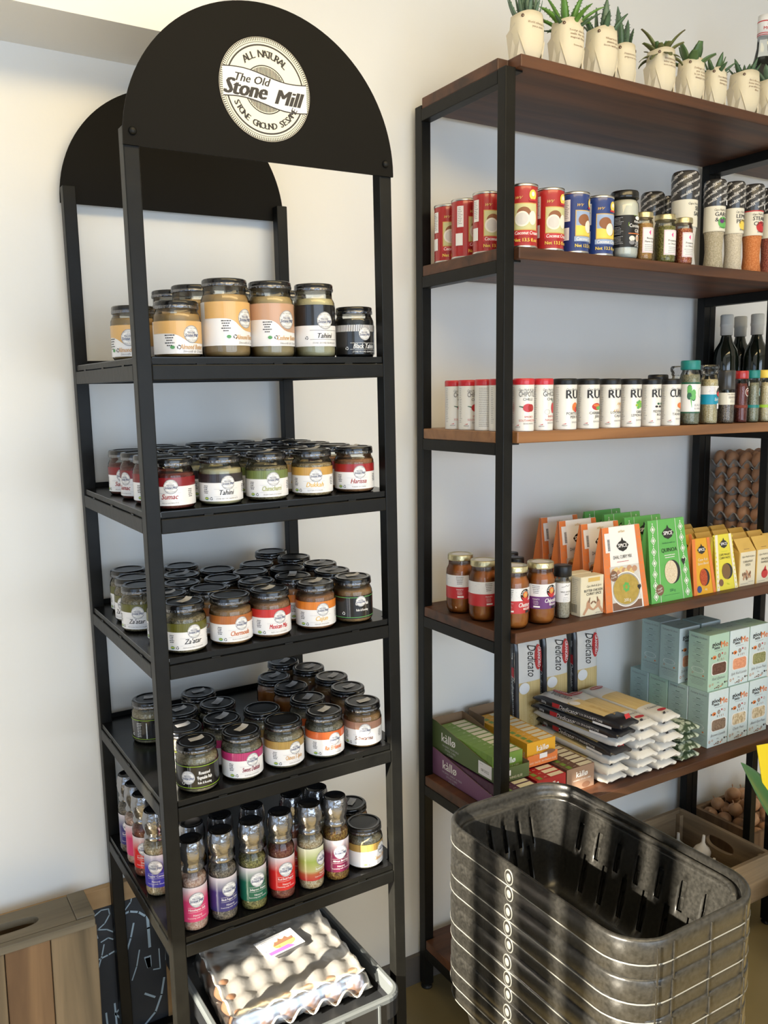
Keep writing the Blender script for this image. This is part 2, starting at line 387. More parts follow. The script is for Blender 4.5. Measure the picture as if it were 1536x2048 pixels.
for k, z in BAR.items():
    a, b, zt = 0.003, 0.003, z + 0.0125; t = MB()
    X0, X1, Y0, Y1 = 0.0265, RW - 0.0265, 0.0265, RD - 0.0265
    t.box(X0, X1, a, RD - a, zt - 0.0015, zt, 'tray_black'); t.box(a, X0, Y0, Y1, zt - 0.0015, zt, 'tray_black'); t.box(X1, RW - a, Y0, Y1, zt - 0.0015, zt, 'tray_black')
    t.box(X0, X1, a, a + 0.0015, zt - 0.0105, zt - 0.0015, 'black_steel'); t.box(X0, X1, RD - a - 0.0015, RD - a, zt - 0.0105, zt + 0.010, 'black_steel')
    t.box(a, a + 0.0015, Y0, Y1, zt - 0.0105, zt - 0.0015, 'black_steel'); t.box(RW - a - 0.0015, RW - a, Y0, Y1, zt - 0.0105, zt - 0.0015, 'black_steel')
    for x in (0.10, 0.24, 0.38):                                       # weld tacks holding the tray off the bars
        t.box(x, x + 0.016, 0.001, 0.006, z - 0.001, z + 0.0025, 'black_steel'); t.box(x, x + 0.016, RD - 0.006, RD - 0.001, z - 0.001, z + 0.0025, 'black_steel')
    for y in (0.08, 0.22, 0.36):
        t.box(0.001, 0.006, y, y + 0.014, z - 0.001, z + 0.0025, 'black_steel'); t.box(RW - 0.006, RW - 0.001, y, y + 0.014, z - 0.001, z + 0.0025, 'black_steel')
    t.build('tray', rack)
PZ = 2.0355
def arch(y0, y1, name):
    pts = [(0.0 - 0.001, PZ), (RW + 0.002, PZ)]
    n = 56; cx, R = (RW + 0.001) / 2, (RW + 0.003) / 2
    pts += [(cx + R * math.cos(PI * i / n), PZ + 0.004 + R * math.sin(PI * i / n)) for i in range(n + 1)]
    m = MB(); b = len(m.v)
    m.v += [(x, y0, z) for x, z in pts] + [(x, y1, z) for x, z in pts]; k = len(pts)
    m.face(list(range(k)), 'black_board'); m.face(list(reversed(range(k, 2 * k))), 'black_board')
    for i in range(k): m.face([i, i + k, (i + 1) % k + k, (i + 1) % k], 'black_board')
    return m.build(name, rack)
arch(-0.004, -0.0005, 'sign_plate'); arch(RD + 0.0005, RD + 0.004, 'sign_plate')
for x in (0.0145, RW - 0.0145):
    MB().lathe([(0.0065, 0), (0.0065, 0.002), (0.0045, 0.0045), (0.0012, 0.0052)], 'black_steel', 12).build('bolt', rack, (0, 0, 0)).matrix_local = Matrix.Translation((x, -0.004, PZ + 0.021)) @ Matrix.Rotation(PI / 2, 4, 'X')
# round logo printed on the front plate
m0 = plane((0.241, -0.0042, 2.1495), (1, 0, 0), (0, 0, 1)); g = MB(); R = 0.0815
g.disc(m0, 0, 0, R, R, 'cream_print', 0.0, 72); g.disc(m0, 0, 0, R - 0.0005, R - 0.0005, 'ink', 0.0002, 72, 0.988)
for i in range(150):
    a = 2 * PI * i / 150; c, q = math.cos(a), math.sin(a); e = 0.00065
    g.shape(m0, [(c * 0.0755 - q * e, q * 0.0755 + c * e), (c * 0.0755 + q * e, q * 0.0755 - c * e), (c * 0.0800 + q * e, q * 0.0800 - c * e), (c * 0.0800 - q * e, q * 0.0800 + c * e)], 'ink', 0.0002)
g.disc(m0, 0, 0, 0.0742, 0.0742, 'ink', 0.0002, 72, 0.988); g.disc(m0, 0, 0, 0.0705, 0.0705, 'ink', 0.0002, 72, 0.963)
g.disc(m0, 0, 0, 0.0385, 0.0385, 'ink', 0.0002, 48, 0.955)
for i in range(-13, 14):
    x = i * 0.0026; h = math.sqrt(max(0, 0.0355 ** 2 - x * x)); g.rect(m0, x - 0.0008, x + 0.0008, -h, h, 'ink', 0.0002)
band = lambda t, o: (t * 0.0750, o + 0.0045 * math.sin(t * 3.0) * -1 - 0.004 * t)
n = 24; top = [band(-1 + 2 * i / n, 0.021) for i in range(n + 1)]; bot = [band(-1 + 2 * i / n, -0.0225) for i in range(n + 1)]
for i in range(n):
    g.shape(m0, [bot[i], bot[i + 1], top[i + 1], top[i]], 'white_print', 0.0004)
    for L, o in ((top, 0.0018), (bot, -0.0018)): g.shape(m0, [L[i], L[i + 1], (L[i + 1][0], L[i + 1][1] + o), (L[i][0], L[i][1] + o)], 'ink', 0.0005)
g.text(m0, 'The Old', -0.022, 0.0065, 0.0185, 'ink', 0.0007, shear=0.35, bold=0.030, rot=-0.03)
g.text(m0, 'Stone', -0.036, -0.0150, 0.036, 'ink', 0.0007, shear=0.35, bold=0.048, rot=-0.03, sx=0.90)
g.text(m0, 'Mill', 0.043, -0.0200, 0.034, 'ink', 0.0007, shear=0.35, bold=0.048, rot=-0.02, sx=1.0)
def arctext(g, m, st, R, a0, a1, size, mat, d, inward=False, bold=0.01):
    for i, ch in enumerate(st):
        a = a0 + (a1 - a0) * i / (len(st) - 1)
        if ch == ' ': continue
        g.text(m, ch, R * math.cos(a), R * math.sin(a), size, mat, d, rot=a + (PI / 2 if inward else -PI / 2), bold=bold)
arctext(g, m0, 'ALL NATURAL', 0.0500, math.radians(128), math.radians(50), 0.0165, 'ink', 0.0004, bold=0.036)
arctext(g, m0, 'STONE GROUND SESAME', 0.0625, math.radians(207), math.radians(333), 0.0145, 'ink', 0.0004, True, bold=0.036)
logo = g.build('logo_print', rack, label='round cream printed logo disc')

# ================================================================ RIGHT SHELVING
RX, RY, RDD, RT = 0.842, 0.1198, 0.3503, 0.0278
RX1 = RX + 1.0948
WT = {1: 2.366, 2: 1.968, 3: 1.564, 4: 1.098, 5: 0.630, 6: 0.150}      # upper faces of the boards
shelf = thing('shelving_unit', 'large black steel shelving unit with dark wooden boards, pots on its top', 'shelving')
for x in (RX, RX1 - RT):
    for y in (RY, RY + RDD - RT): MB().box(x, x + RT, y, y + RT, 0.012, 2.342 if y == RY else 2.350, 'black_steel').build('post', shelf, mods=BEV)
for k, z in WT.items():
    zb = z - 0.0262
    for x in (RX, RX1 - RT): MB().box(x, x + RT, RY + RT, RY + RDD - RT, zb - RT, zb, 'black_steel').build('side_bar', shelf, mods=BEV)
    m = MB(); mt = 'oak_oiled' if k == 3 else 'walnut'
    o = [(RX + 0.029, RY - 0.015), (RX1 - 0.029, RY - 0.015), (RX1 - 0.029, RY + RT + 0.001), (RX1 - 0.001, RY + RT + 0.001), (RX1 - 0.001, RY + RDD - RT - 0.001), (RX1 - 0.029, RY + RDD - RT - 0.001), (RX1 - 0.029, RY + RDD - 0.002),
         (RX + 0.029, RY + RDD - 0.002), (RX + 0.029, RY + RDD - RT - 0.001), (RX + 0.001, RY + RDD - RT - 0.001), (RX + 0.001, RY + RT + 0.001), (RX + 0.029, RY + RT + 0.001)]
    m.rings([[(x, y, zb) for x, y in o], [(x, y, z) for x, y in o]], mt, smooth=False)
    m.build('shelf_board', shelf, mods=[('BEVEL', dict(width=0.0025, segments=2, limit_method='ANGLE'))])
    if k < 6:
        for x0, x1 in ((RX + RT, RX + RT + 0.022), (RX1 - RT - 0.022, RX1 - RT)): MB().box(x0, x1, RY + 0.004, RY + RT + 0.02, zb - 0.004, zb, 'black_steel').build('bracket', shelf)
for x in (RX, RX1 - RT):
    for y in (RY, RY + RDD - RT): MB().lathe([(0.016, 0), (0.016, 0.004), (0.009, 0.008), (0.006, 0.014)], 'plastic_black', 14, x + RT / 2, y + RT / 2).build('foot', shelf)
# the next unit along the wall, only its near end in view
unit2 = thing('shelving_unit', 'second black shelving unit past the first, holding dark bottles and egg trays', 'shelving')
X2 = 1.939
for x in (X2, 2.80):
    for y in (0.218, 0.4425): MB().box(x, x + 0.0255, y, y + 0.0255, 0, 2.34, 'black_steel').build('post', unit2, mods=BEV)
for z in (2.366, 1.590, 1.103):
    MB().box(X2 + 0.001, 2.82, 0.219, 0.467, z - 0.026, z, 'walnut').build('shelf_board', unit2)
    for x in (X2, 2.80): MB().box(x, x + 0.0255, 0.2435, 0.4425, z - 0.053, z - 0.0265, 'black_steel').build('side_bar', unit2)

# ================================================================ JARS OF THE LEFT RACK
def mini_logo(g, m, u, v, r, d, big=False):
    g.disc(m, u, v, r, r, 'white_print', d, 24); g.disc(m, u, v, r * 0.99, r * 0.99, 'ink_grey', d + 0.0002, 24, 0.93); g.disc(m, u, v, r * 0.86, r * 0.86, 'ink_lightgrey', d + 0.0002, 24, 0.95)
    for i in range(-4, 5):
        x = i * r * 0.115; h = math.sqrt(max(0, (0.52 * r) ** 2 - x * x)); g.rect(m, u + x - r * 0.03, u + x + r * 0.03, v - h, v + h, 'ink_lightgrey', d + 0.0002)
    g.shape(m, [(u - r * 0.93, v - r * 0.28), (u, v - r * 0.40), (u + r * 0.93, v - r * 0.34), (u + r * 0.93, v + r * 0.16), (u, v + r * 0.42), (u - r * 0.93, v + r * 0.28)], 'white_print', d + 0.0003)
    g.text(m, 'The Old', u - r * 0.1, v + r * 0.08, r * 0.30, 'ink_navy', d + 0.0004, shear=0.3)
    g.text(m, 'Stone Mill', u, v - r * 0.30, r * 0.50, 'ink_navy', d + 0.0004, shear=0.3, bold=0.02, maxw=r * 1.75)
    g.text(m, 'ALL NATURAL', u, v + r * 0.58, r * 0.20, 'ink_grey', d + 0.0003); g.text(m, 'SPICE BLENDS', u, v - r * 0.74, r * 0.18, 'ink_grey', d + 0.0003)
def recycle(g, m, u, v, r, mat, d):
    for k in range(3):
        a = 2 * PI * k / 3 + 0.5; g.disc(m, u, v, r, r, mat, d, 6, 0.6, a, a + 1.6)
def jar_body(r, h, fill, content, tall=False):
    """returns parts common to all jars; h is height to the lid top"""
    zl = h - 0.0135; sh = zl - (0.020 if tall else 0.012)
    gl = [(r * 0.80, 0.0), (r * 0.93, 0.0012), (r * 0.985, 0.006), (r, 0.012), (r, sh - 0.006), (r * 0.985, sh), (r * 0.93, sh + 0.005), (r * 0.885, sh + 0.008), (r * 0.875, zl - 0.001), (r * 0.875, zl + 0.006)]
    g = MB().lathe(gl, 'jar_glass', 36, cap1=False)
    c = MB(); cs = [(q * 0.962, max(z, 0.0022)) for q, z in gl if z < fill]; rr = cs[-1][0]; c.lathe(cs + [(rr * 0.995, fill), (rr * 0.5, fill + 0.0015)], content, 32)
    return g, c, zl
def lid(r, zl, h, kind='black'):
    g = MB(); R = r * 0.945; top = {'black': 'lid_black', 'gold': 'lid_gold'}[kind]
    wob = lambda i, j: (0.007 if (j % 2 and 1 <= i <= 3) else 0)
    if kind == 'black':
        g.lathe([(R, zl), (R * 1.012, zl + 0.001), (R * 1.012, zl + 0.0045), (R, zl + 0.0055)], 'lid_foil', 48, wob=wob, cap0=True, cap1=False)
        g.lathe([(R, zl + 0.0055), (R, h - 0.003), (R * 0.975, h - 0.0008), (R * 0.94, h), (R * 0.80, h), (R * 0.775, h - 0.0013)], top, 48, cap0=False, cap1=False)
        g.lathe([(R * 0.775, h - 0.0013), (R * 0.3, h - 0.0011)], 'lid_disc', 48, cap0=False)
    else:
        g.lathe([(R, zl), (R * 1.015, zl + 0.0012), (R * 1.0, zl + 0.004), (R, h - 0.002), (R * 0.97, h), (R * 0.84, h), (R * 0.82, h - 0.0008)], top, 48, wob=lambda i, j: (0.012 if (j % 3 == 0 and 1 <= i <= 2) else 0), cap1=False)
        g.lathe([(R * 0.82, h - 0.0008), (R * 0.66, h - 0.0006)], 'lid_gold', 48, cap0=False, cap1=False); g.lathe([(R * 0.66, h - 0.0006), (R * 0.3, h - 0.0006)], 'lid_print', 48, cap0=False)
    return g
def price(r, h, a, seed, mat='sticker', w=0.026, q=0.015):
    g = MB(); rr = random.Random(seed); c, s = math.cos(a), math.sin(a); n = 6; cv = rr.uniform(0.0015, 0.005); bt = []
    ox, oy = rr.uniform(-0.003, 0.003), rr.uniform(-0.003, 0.003); b = len(g.v)
    for i in range(n + 1):
        u = -w / 2 + w * i / n; z = h + 0.0006 + cv * max(0, (i / n - 0.55) / 0.45) ** 2
        for v in (-q / 2, q / 2): g.v.append((ox + u * c - v * s, oy + u * s + v * c, z))
    for i in range(n): g.face([b + 2 * i, b + 2 * i + 2, b + 2 * i + 3, b + 2 * i + 1], mat, True)
    m = lambda u, v, d: (ox + u * c - v * s, oy + u * s + v * c, h + 0.0007 + d)
    g.lines(m, -w * 0.42, q * 0.18, w * 0.8, 2, 0.004, 'ink_grey', 0.0002, 0.0009, 'L', seed)
    return g
def content_mat(name, c1, c2, granular=True):
    if granular: pr('content_' + name, c1, 0.7, noise_=(330, c2, 0.09), bump=(300, 0.6))
    else: pr('content_' + name, c1, 0.35, noise_=(40, c2, 0.2), bump=(60, 0.2))
for k, a, b, gr in (('sumac', (0.15, 0.018, 0.015), (0.22, 0.05, 0.03), 1), ('tahini', (0.55, 0.47, 0.26), (0.60, 0.53, 0.32), 0), ('herb', (0.20, 0.15, 0.06), (0.46, 0.38, 0.22), 1), ('dukkah', (0.34, 0.22, 0.09), (0.62, 0.48, 0.28), 1), ('harissa', (0.35, 0.15, 0.06), (0.42, 0.20, 0.09), 1),
    ('zaatar', (0.16, 0.12, 0.05), (0.45, 0.36, 0.22), 1), ('masala', (0.36, 0.19, 0.07), (0.44, 0.25, 0.11), 1), ('mexican', (0.34, 0.16, 0.07), (0.44, 0.24, 0.12), 1), ('roast', (0.28, 0.22, 0.12), (0.50, 0.42, 0.28), 1), ('grey', (0.20, 0.17, 0.11), (0.40, 0.34, 0.23), 1),
    ('orange', (0.42, 0.13, 0.02), (0.52, 0.2, 0.04), 0), ('almond', (0.42, 0.26, 0.10), (0.50, 0.33, 0.15), 0), ('black', (0.01, 0.01, 0.01), (0.03, 0.03, 0.03), 0), ('salt', (0.52, 0.28, 0.20), (0.75, 0.55, 0.45), 1), ('pepper', (0.12, 0.09, 0.07), (0.34, 0.27, 0.2), 1), ('flake', (0.13, 0.11, 0.03), (0.42, 0.36, 0.12), 1),
    ('bell', (0.20, 0.03, 0.02), (0.34, 0.12, 0.07), 1), ('rain', (0.45, 0.30, 0.14), (0.75, 0.62, 0.42), 1), ('afr', (0.17, 0.05, 0.01), (0.45, 0.26, 0.05), 1), ('sauce', (0.40, 0.105, 0.012), (0.50, 0.17, 0.03), 0), ('beige', (0.45, 0.36, 0.24), (0.66, 0.56, 0.42), 1), ('white', (0.66, 0.64, 0.56), (0.7, 0.68, 0.6), 0), ('pickle', (0.14, 0.12, 0.02), (0.34, 0.30, 0.08), 1),
    ('chilli', (0.35, 0.03, 0.01), (0.6, 0.25, 0.1), 1), ('amber', (0.42, 0.20, 0.04), (0.55, 0.32, 0.1), 1), ('seasalt', (0.62, 0.60, 0.56), (0.72, 0.70, 0.67), 1), ('garlic', (0.34, 0.30, 0.20), (0.48, 0.42, 0.31), 1), ('lemon', (0.48, 0.42, 0.32), (0.62, 0.56, 0.45), 1), ('steak', (0.50, 0.14, 0.03), (0.62, 0.24, 0.08), 1), ('kale', (0.22, 0.22, 0.13), (0.40, 0.37, 0.26), 1), ('grain', (0.50, 0.40, 0.20), (0.72, 0.62, 0.40), 1)):
    content_mat(k, a, b, gr)
BAND = dict(sumac=((0.25, 0.012, 0.016), (0.19, 0.008, 0.012)), tahini=((0.020, 0.016, 0.018), (0.05, 0.035, 0.04)), chimichurri=((0.20, 0.25, 0.075), (0.11, 0.15, 0.04)), dukkah=((0.62, 0.36, 0.085), (0.46, 0.25, 0.05)), harissa=((0.36, 0.02, 0.02), (0.27, 0.012, 0.015)),
    zaatar=((0.14, 0.135, 0.022), (0.085, 0.085, 0.012)), chermoula=((0.46, 0.15, 0.035), (0.34, 0.10, 0.02)), mexican=((0.56, 0.035, 0.028), (0.44, 0.02, 0.02)), cajun=((0.75, 0.24, 0.03), (0.56, 0.15, 0.015)), sweet=((0.52, 0.045, 0.18), (0.33, 0.02, 0.11)), chinese=((0.46, 0.30, 0.085), (0.28, 0.17, 0.04)), ras=((0.68, 0.14, 0.035), (0.52, 0.09, 0.02)), schwarma=((0.38, 0.21, 0.15), (0.26, 0.14, 0.10)))
for k, (a, b) in BAND.items(): pr('band_' + k, a, 0.3, coat=0.3); pr('stripe_' + k, b, 0.35)
for k, c in (('sumac', (0.33, 0.02, 0.02)), ('green', (0.38, 0.42, 0.16)), ('gold', (0.72, 0.46, 0.10)), ('rust', (0.56, 0.15, 0.03)), ('orange', (0.70, 0.18, 0.05)), ('brown', (0.10, 0.04, 0.03)), ('maroon', (0.26, 0.06, 0.09)), ('tan', (0.60, 0.36, 0.16))): pr('name_' + k, c, 0.5)
JARS = {  # kind: content, title, title colour, subtitle
    'sumac': ('sumac', 'Sumac', 'name_sumac', 'MIDDLE EASTERN SPICE'), 'tahini': ('tahini', 'Tahini', 'ink', 'STONE GROUND SESAME PASTE'), 'chimichurri': ('herb', 'Chimichurri', 'name_green', 'ARGENTINIAN SPICE BLEND'), 'dukkah': ('dukkah', 'Dukkah', 'name_gold', 'EGYPTIAN SPICE BLEND'), 'harissa': ('harissa', 'Harissa', 'name_sumac', 'TUNISIAN SPICE BLEND'),
    'zaatar': ('zaatar', "Za'atar", 'ink', 'MIDDLE EASTERN SPICE BLEND'), 'chermoula': ('masala', 'Chermoula', 'name_rust', 'MOROCCAN SPICE BLEND'), 'mexican': ('mexican', 'Mexican Mix', 'red_print', 'FAJITA TACO SPICE BLEND'), 'cajun': ('harissa', 'Cajun', 'name_gold', 'MISSISSIPPI SPICE BLEND'), 'sweet': ('grey', 'Sweet Dukkah', 'name_maroon', 'EGYPTIAN SPICE BLEND'), 'chinese': ('roast', 'Chinese 5 Spice', 'name_tan', 'ASIAN SPICE BLEND'),
    'ras': ('grey', 'Ras El Hanout', 'name_orange', 'MOROCCAN SPICE BLEND'), 'schwarma': ('masala', 'Schwarma', 'name_brown', 'MIDDLE EASTERN SPICE BLEND')}
JH, JR = 0.086, 0.0378
def info_block(g, m, u, v, col, ink='ink'):
    g.lines(m, u, v, 0.0115, 5, 0.0030, ink, 0.0004, 0.0012, 'C', 3)
def spice_jar(kind, st=None, w=0):
    def make():
        ct, title, tc, sub = JARS[kind]; o = thing('spice_jar', '', 'jar')
        g, c, zl = jar_body(JR, JH, 0.062 if ct in ('tahini', 'harissa', 'masala', 'mexican') else 0.059, 'content_' + ct)
        g.build('glass', o); c.build('contents', o); ld = lid(JR, zl, JH).build('lid', o)
        L = MB(); m = cyl(JR + 0.0004); A = JR * 2.65
        L.rect(m, -A, A, 0.0075, 0.0395, 'white_label', 0, 44); L.rect(m, -A, A, 0.0395, 0.0545, 'band_' + kind, 0, 44)
        for i in range(66):
            u = -A + 2 * A * (i + 0.5) / 66; q = 0.0003 + 0.0004 * ((i * 7919) % 5) / 5; L.rect(m, u - q, u + q, 0.0395, 0.0545, 'stripe_' + kind, 0.0002)
        for v in (0.0285, 0.0155): L.rect(m, -0.024, 0.018, v, v + 0.0004, 'ink_lightgrey', 0.0003, 8)
        L.text(m, title, -0.0015, 0.0185, 0.0125, tc, 0.0005, shear=0.32, bold=0.02, sx=0.85, maxw=0.036)
        L.text(m, sub, -0.001, 0.0108, 0.0036, 'ink_grey', 0.0005, sx=0.75)
        mini_logo(L, m, 0.001, 0.0395, 0.0122, 0.0004)
        info_block(L, m, -0.0395, 0.0335, 0); L.disc(m, -0.0385, 0.0125, 0.0042, 0.0028, 'label_green_logo', 0.0003, 12); L.rect(m, -0.0415, -0.0355, 0.0122, 0.0135, 'yellow_print', 0.0005)
        recycle(L, m, -0.0295, 0.0125, 0.0027, 'ink', 0.0004); info_block(L, m, 0.036, 0.033, 0)
        L.build('label', o)
        if st: price(JR, JH, w, hash(kind) % 97 if 0 else len(kind), st).build('price_sticker', ld)
        return o
    return Proto(make)
def dark_jar(title, sub, line, content, offx=0.0, st=None, w=0, barcode=False):
    def make():
        o = thing('spice_jar', '', 'jar'); g, c, zl = jar_body(JR, JH, 0.062, 'content_' + content)
        g.build('glass', o); c.build('contents', o); ld = lid(JR, zl, JH).build('lid', o)
        L = MB(); m = cyl(JR + 0.0004); A = JR * 2.7; L.rect(m, -A, A, 0.009, 0.0535, 'label_black', 0, 44)
        for v in (0.0115, 0.0505): L.rect(m, -A, A, v, v + 0.0010, line, 0.0003, 44)
        for u in (-0.0165, -0.0135, -0.0115): L.rect(m, u + offx, u + offx + 0.0007, 0.0125, 0.0505, 'ink_grey', 0.0002)
        if title:
            for i, t in enumerate(title): L.text(m, t, 0.0135 + offx, 0.036 - 0.0088 * i, 0.0088, 'white_print', 0.0005, bold=0.03, sx=0.72, maxw=0.027)
            L.text(m, 'Rubs & Roasting', 0.0135 + offx, 0.0185 if len(title) > 1 else 0.024, 0.0066, 'white_print', 0.0005, bold=0.02, sx=0.72, maxw=0.025)
            L.rect(m, 0.001 + offx, 0.026 + offx, 0.0258, 0.0264, 'white_print' if len(title) > 1 else line, 0.0004)
            mini_logo(L, m, -0.0165 + offx if len(title) > 1 else 0.011 + offx, 0.031 if len(title) > 1 else 0.043, 0.0128 if len(title) > 1 else 0.0105, 0.0004)
        recycle(L, m, -0.026 + offx * 0.3, 0.02, 0.003, 'white_print', 0.0004)
        if barcode:
            mb = cyl(JR + 0.0004); L.rect(mb, 0.006, 0.026, 0.013, 0.046, 'white_print', 0.0004)
            for i in range(14): L.rect(mb, 0.008, 0.024, 0.015 + i * 0.0021, 0.016 + i * 0.0021, 'ink', 0.0006)
            L.lines(mb, -0.009, 0.044, 0.013, 9, 0.0034, 'white_print', 0.0004, 0.0011, 'C', 5)
        L.build('label', o)
        if st: price(JR, JH, w, 11, st).build('price_sticker', ld)
        return o
    return Proto(make)
P = {k: spice_jar(k) for k in JARS}
PS = {k: spice_jar(k, 'sticker', 0.4) for k in ('chimichurri', 'dukkah', 'harissa', 'zaatar', 'mexican', 'cajun', 'sweet', 'ras', 'schwarma')}
P['greek'] = dark_jar(['Greek Lamb Rub'], '', 'green_print', 'masala', -0.003, 'sticker', 0.1)
pr('lime_line', (0.33, 0.55, 0.03), 0.4)
P['roast'] = dark_jar(['Roasted', 'Vegetable Rub'], '', 'lime_line', 'roast', 0.0, 'sticker', 0.35)
P['roastback'] = dark_jar(None, '', 'lime_line', 'roast', 0.0, 'sticker', 0.35, True)
def put_jar(kind, sh, x, y, rz, label, st=False, group='jars'):
    pp = (PS if st and kind in PS else P)[kind]
    return pp.put(ML @ TM(x, y, TZ[sh] + 0.0002, rz), label, group)

# tray 2: five columns, five rows deep
NM = {'sumac': 'dark red banded sumac jar', 'tahini': 'black banded cream tahini jar', 'chimichurri': 'green banded chimichurri jar', 'dukkah': 'yellow banded dukkah jar', 'harissa': 'red banded harissa jar',
    'zaatar': "olive banded za'atar jar", 'chermoula': 'rust banded chermoula jar', 'mexican': 'bright red banded taco mix jar', 'cajun': 'orange banded cajun jar', 'greek': 'black labelled lamb rub jar',
    'roastback': 'vegetable rub jar turned to its barcode', 'roast': 'lime lined vegetable rub jar', 'sweet': 'pink banded sweet dukkah jar', 'chinese': 'gold banded five spice jar', 'ras': 'orange banded ras el hanout jar', 'schwarma': 'dusty pink banded schwarma jar', 'oran': 'jar of orange spice'}
NTH = ['first', 'second', 'third', 'fourth', 'fifth', 'sixth', 'seventh']
def rank_labels(L, tray, row0=0.085, dr=0.084):
    rows = {}
    for i, e in enumerate(L): rows.setdefault(max(0, int((e[2] - 0.003) / dr)), []).append(i)
    out = {}
    for r, ids in rows.items():
        for c, i in enumerate(sorted(ids, key=lambda q: L[q][1])):
            out[i] = '%s, %s tray, %s, %s from left' % (NM[L[i][0]], tray, 'front row' if r == 0 else NTH[r] + ' row', NTH[c])
    return out
cols = [('sumac', 0.061, -0.40), ('tahini', 0.148, -0.05), ('chimichurri', 0.236, -0.12), ('dukkah', 0.328, -0.30), ('harissa', 0.418, -0.25)]
for ci, (k, x, rz) in enumerate(cols):
    for row in range(5):
        if ci == 0 and row == 4: continue
        y = 0.0445 + row * 0.0868
        lab = '%s, second tray, %s, %s column from left' % (NM[k], 'front row' if row == 0 else NTH[row] + ' row', NTH[ci])
        put_jar(k, 2, x + (0.004 * ((row * 3 + ci) % 3 - 1) if row else 0), y, rz + (0 if row == 0 else [0.35, -0.75, -0.2, 0.5][row - 1] * (1 if ci else 1)), lab, st=(ci >= 2 and row in (0, 2)), group='spice jars on the second tray')
# tray 3
S3 = [["zaatar", 0.0640, 0.3840], ["zaatar", 0.0513, 0.2998], ["zaatar", 0.044, 0.2232], ["zaatar", 0.1667, 0.3526], ["chermoula", 0.2153, 0.2681], ["zaatar", 0.1383, 0.2646], ["chermoula", 0.1944, 0.1857], ["mexican", 0.2627, 0.2074], ["zaatar", 0.1142, 0.1915], ["chermoula", 0.143, 0.1201], ["zaatar", 0.0635, 0.1208], ["zaatar", 0.0684, 0.044], ["chermoula", 0.1547, 0.044], ["mexican", 0.3862, 0.3841], ["cajun", 0.4009, 0.2946], ["mexican", 0.305, 0.2746], ["greek", 0.4153, 0.1984], ["mexican", 0.3385, 0.1939], ["greek", 0.4031, 0.1209], ["mexican", 0.2386, 0.1207], ["cajun", 0.3156, 0.1203], ["mexican", 0.2317, 0.044], ["cajun", 0.3258, 0.044], ["greek", 0.4076, 0.044]]
LB3 = rank_labels(S3, 'third')
sub3 = {5: 1, 8: 1, 10: 1, 11: 1, 19: 1, 20: 1, 21: 1, 22: 1, 18: 1}
RZ3 = {0: -0.45, 1: -0.95, 2: -0.50, 11: 0.10, 12: 0.12, 21: 0.05, 22: -0.12, 23: -0.30}
for i, (k, x, y) in enumerate(S3):
    lab = LB3[i]
    put_jar(k, 3, x, y, RZ3.get(i, random.uniform(-0.6, 0.6)), lab, st=i in sub3, group='spice jars on the third tray')
# tray 4
S4 = [["roastback", 0.0708, 0.3058], ["roast", 0.1659, 0.2824], ["roast", 0.1002, 0.2048], ["sweet", 0.1771, 0.2005], ["roast", 0.0785, 0.121], ["sweet", 0.1555, 0.1205], ["roast", 0.0777, 0.044], ["sweet", 0.164, 0.044], ["chinese", 0.2398, 0.1232], ["chinese", 0.2503, 0.0469], ["ras", 0.336, 0.044], ["schwarma", 0.4224, 0.0446], ["schwarma", 0.3997, 0.3697], ["schwarma", 0.4289, 0.2984], ["oran", 0.3381, 0.2835], ["schwarma", 0.4424, 0.2137], ["oran", 0.3427, 0.2067], ["schwarma", 0.4384, 0.1338], ["ras", 0.3404, 0.1244]]
LB4 = rank_labels(S4, 'fourth')
def oran():
    o = thing('spice_jar', '', 'jar'); g, c, zl = jar_body(JR, JH, 0.056, 'content_orange'); g.build('glass', o); c.build('contents', o); ld = lid(JR, zl, JH).build('lid', o); price(JR, JH, 0.5, 5).build('price_sticker', ld)
    L = MB(); m = cyl(JR + 0.0004); L.rect(m, -0.09, 0.09, 0.0075, 0.034, 'white_label', 0, 40); mini_logo(L, m, 0.001, 0.026, 0.0118, 0.0004); L.build('label', o); return o
P['oran'] = Proto(oran)
RZ4 = {0: -0.7, 6: -0.35, 7: 0.12, 9: 0.15, 10: 0.05, 11: -0.42}
for i, (k, x, y) in enumerate(S4):
    lab = LB4[i]
    put_jar(k, 4, x, y, RZ4.get(i, random.uniform(-0.5, 0.5)), lab, st=True, group='spice jars on the fourth tray')
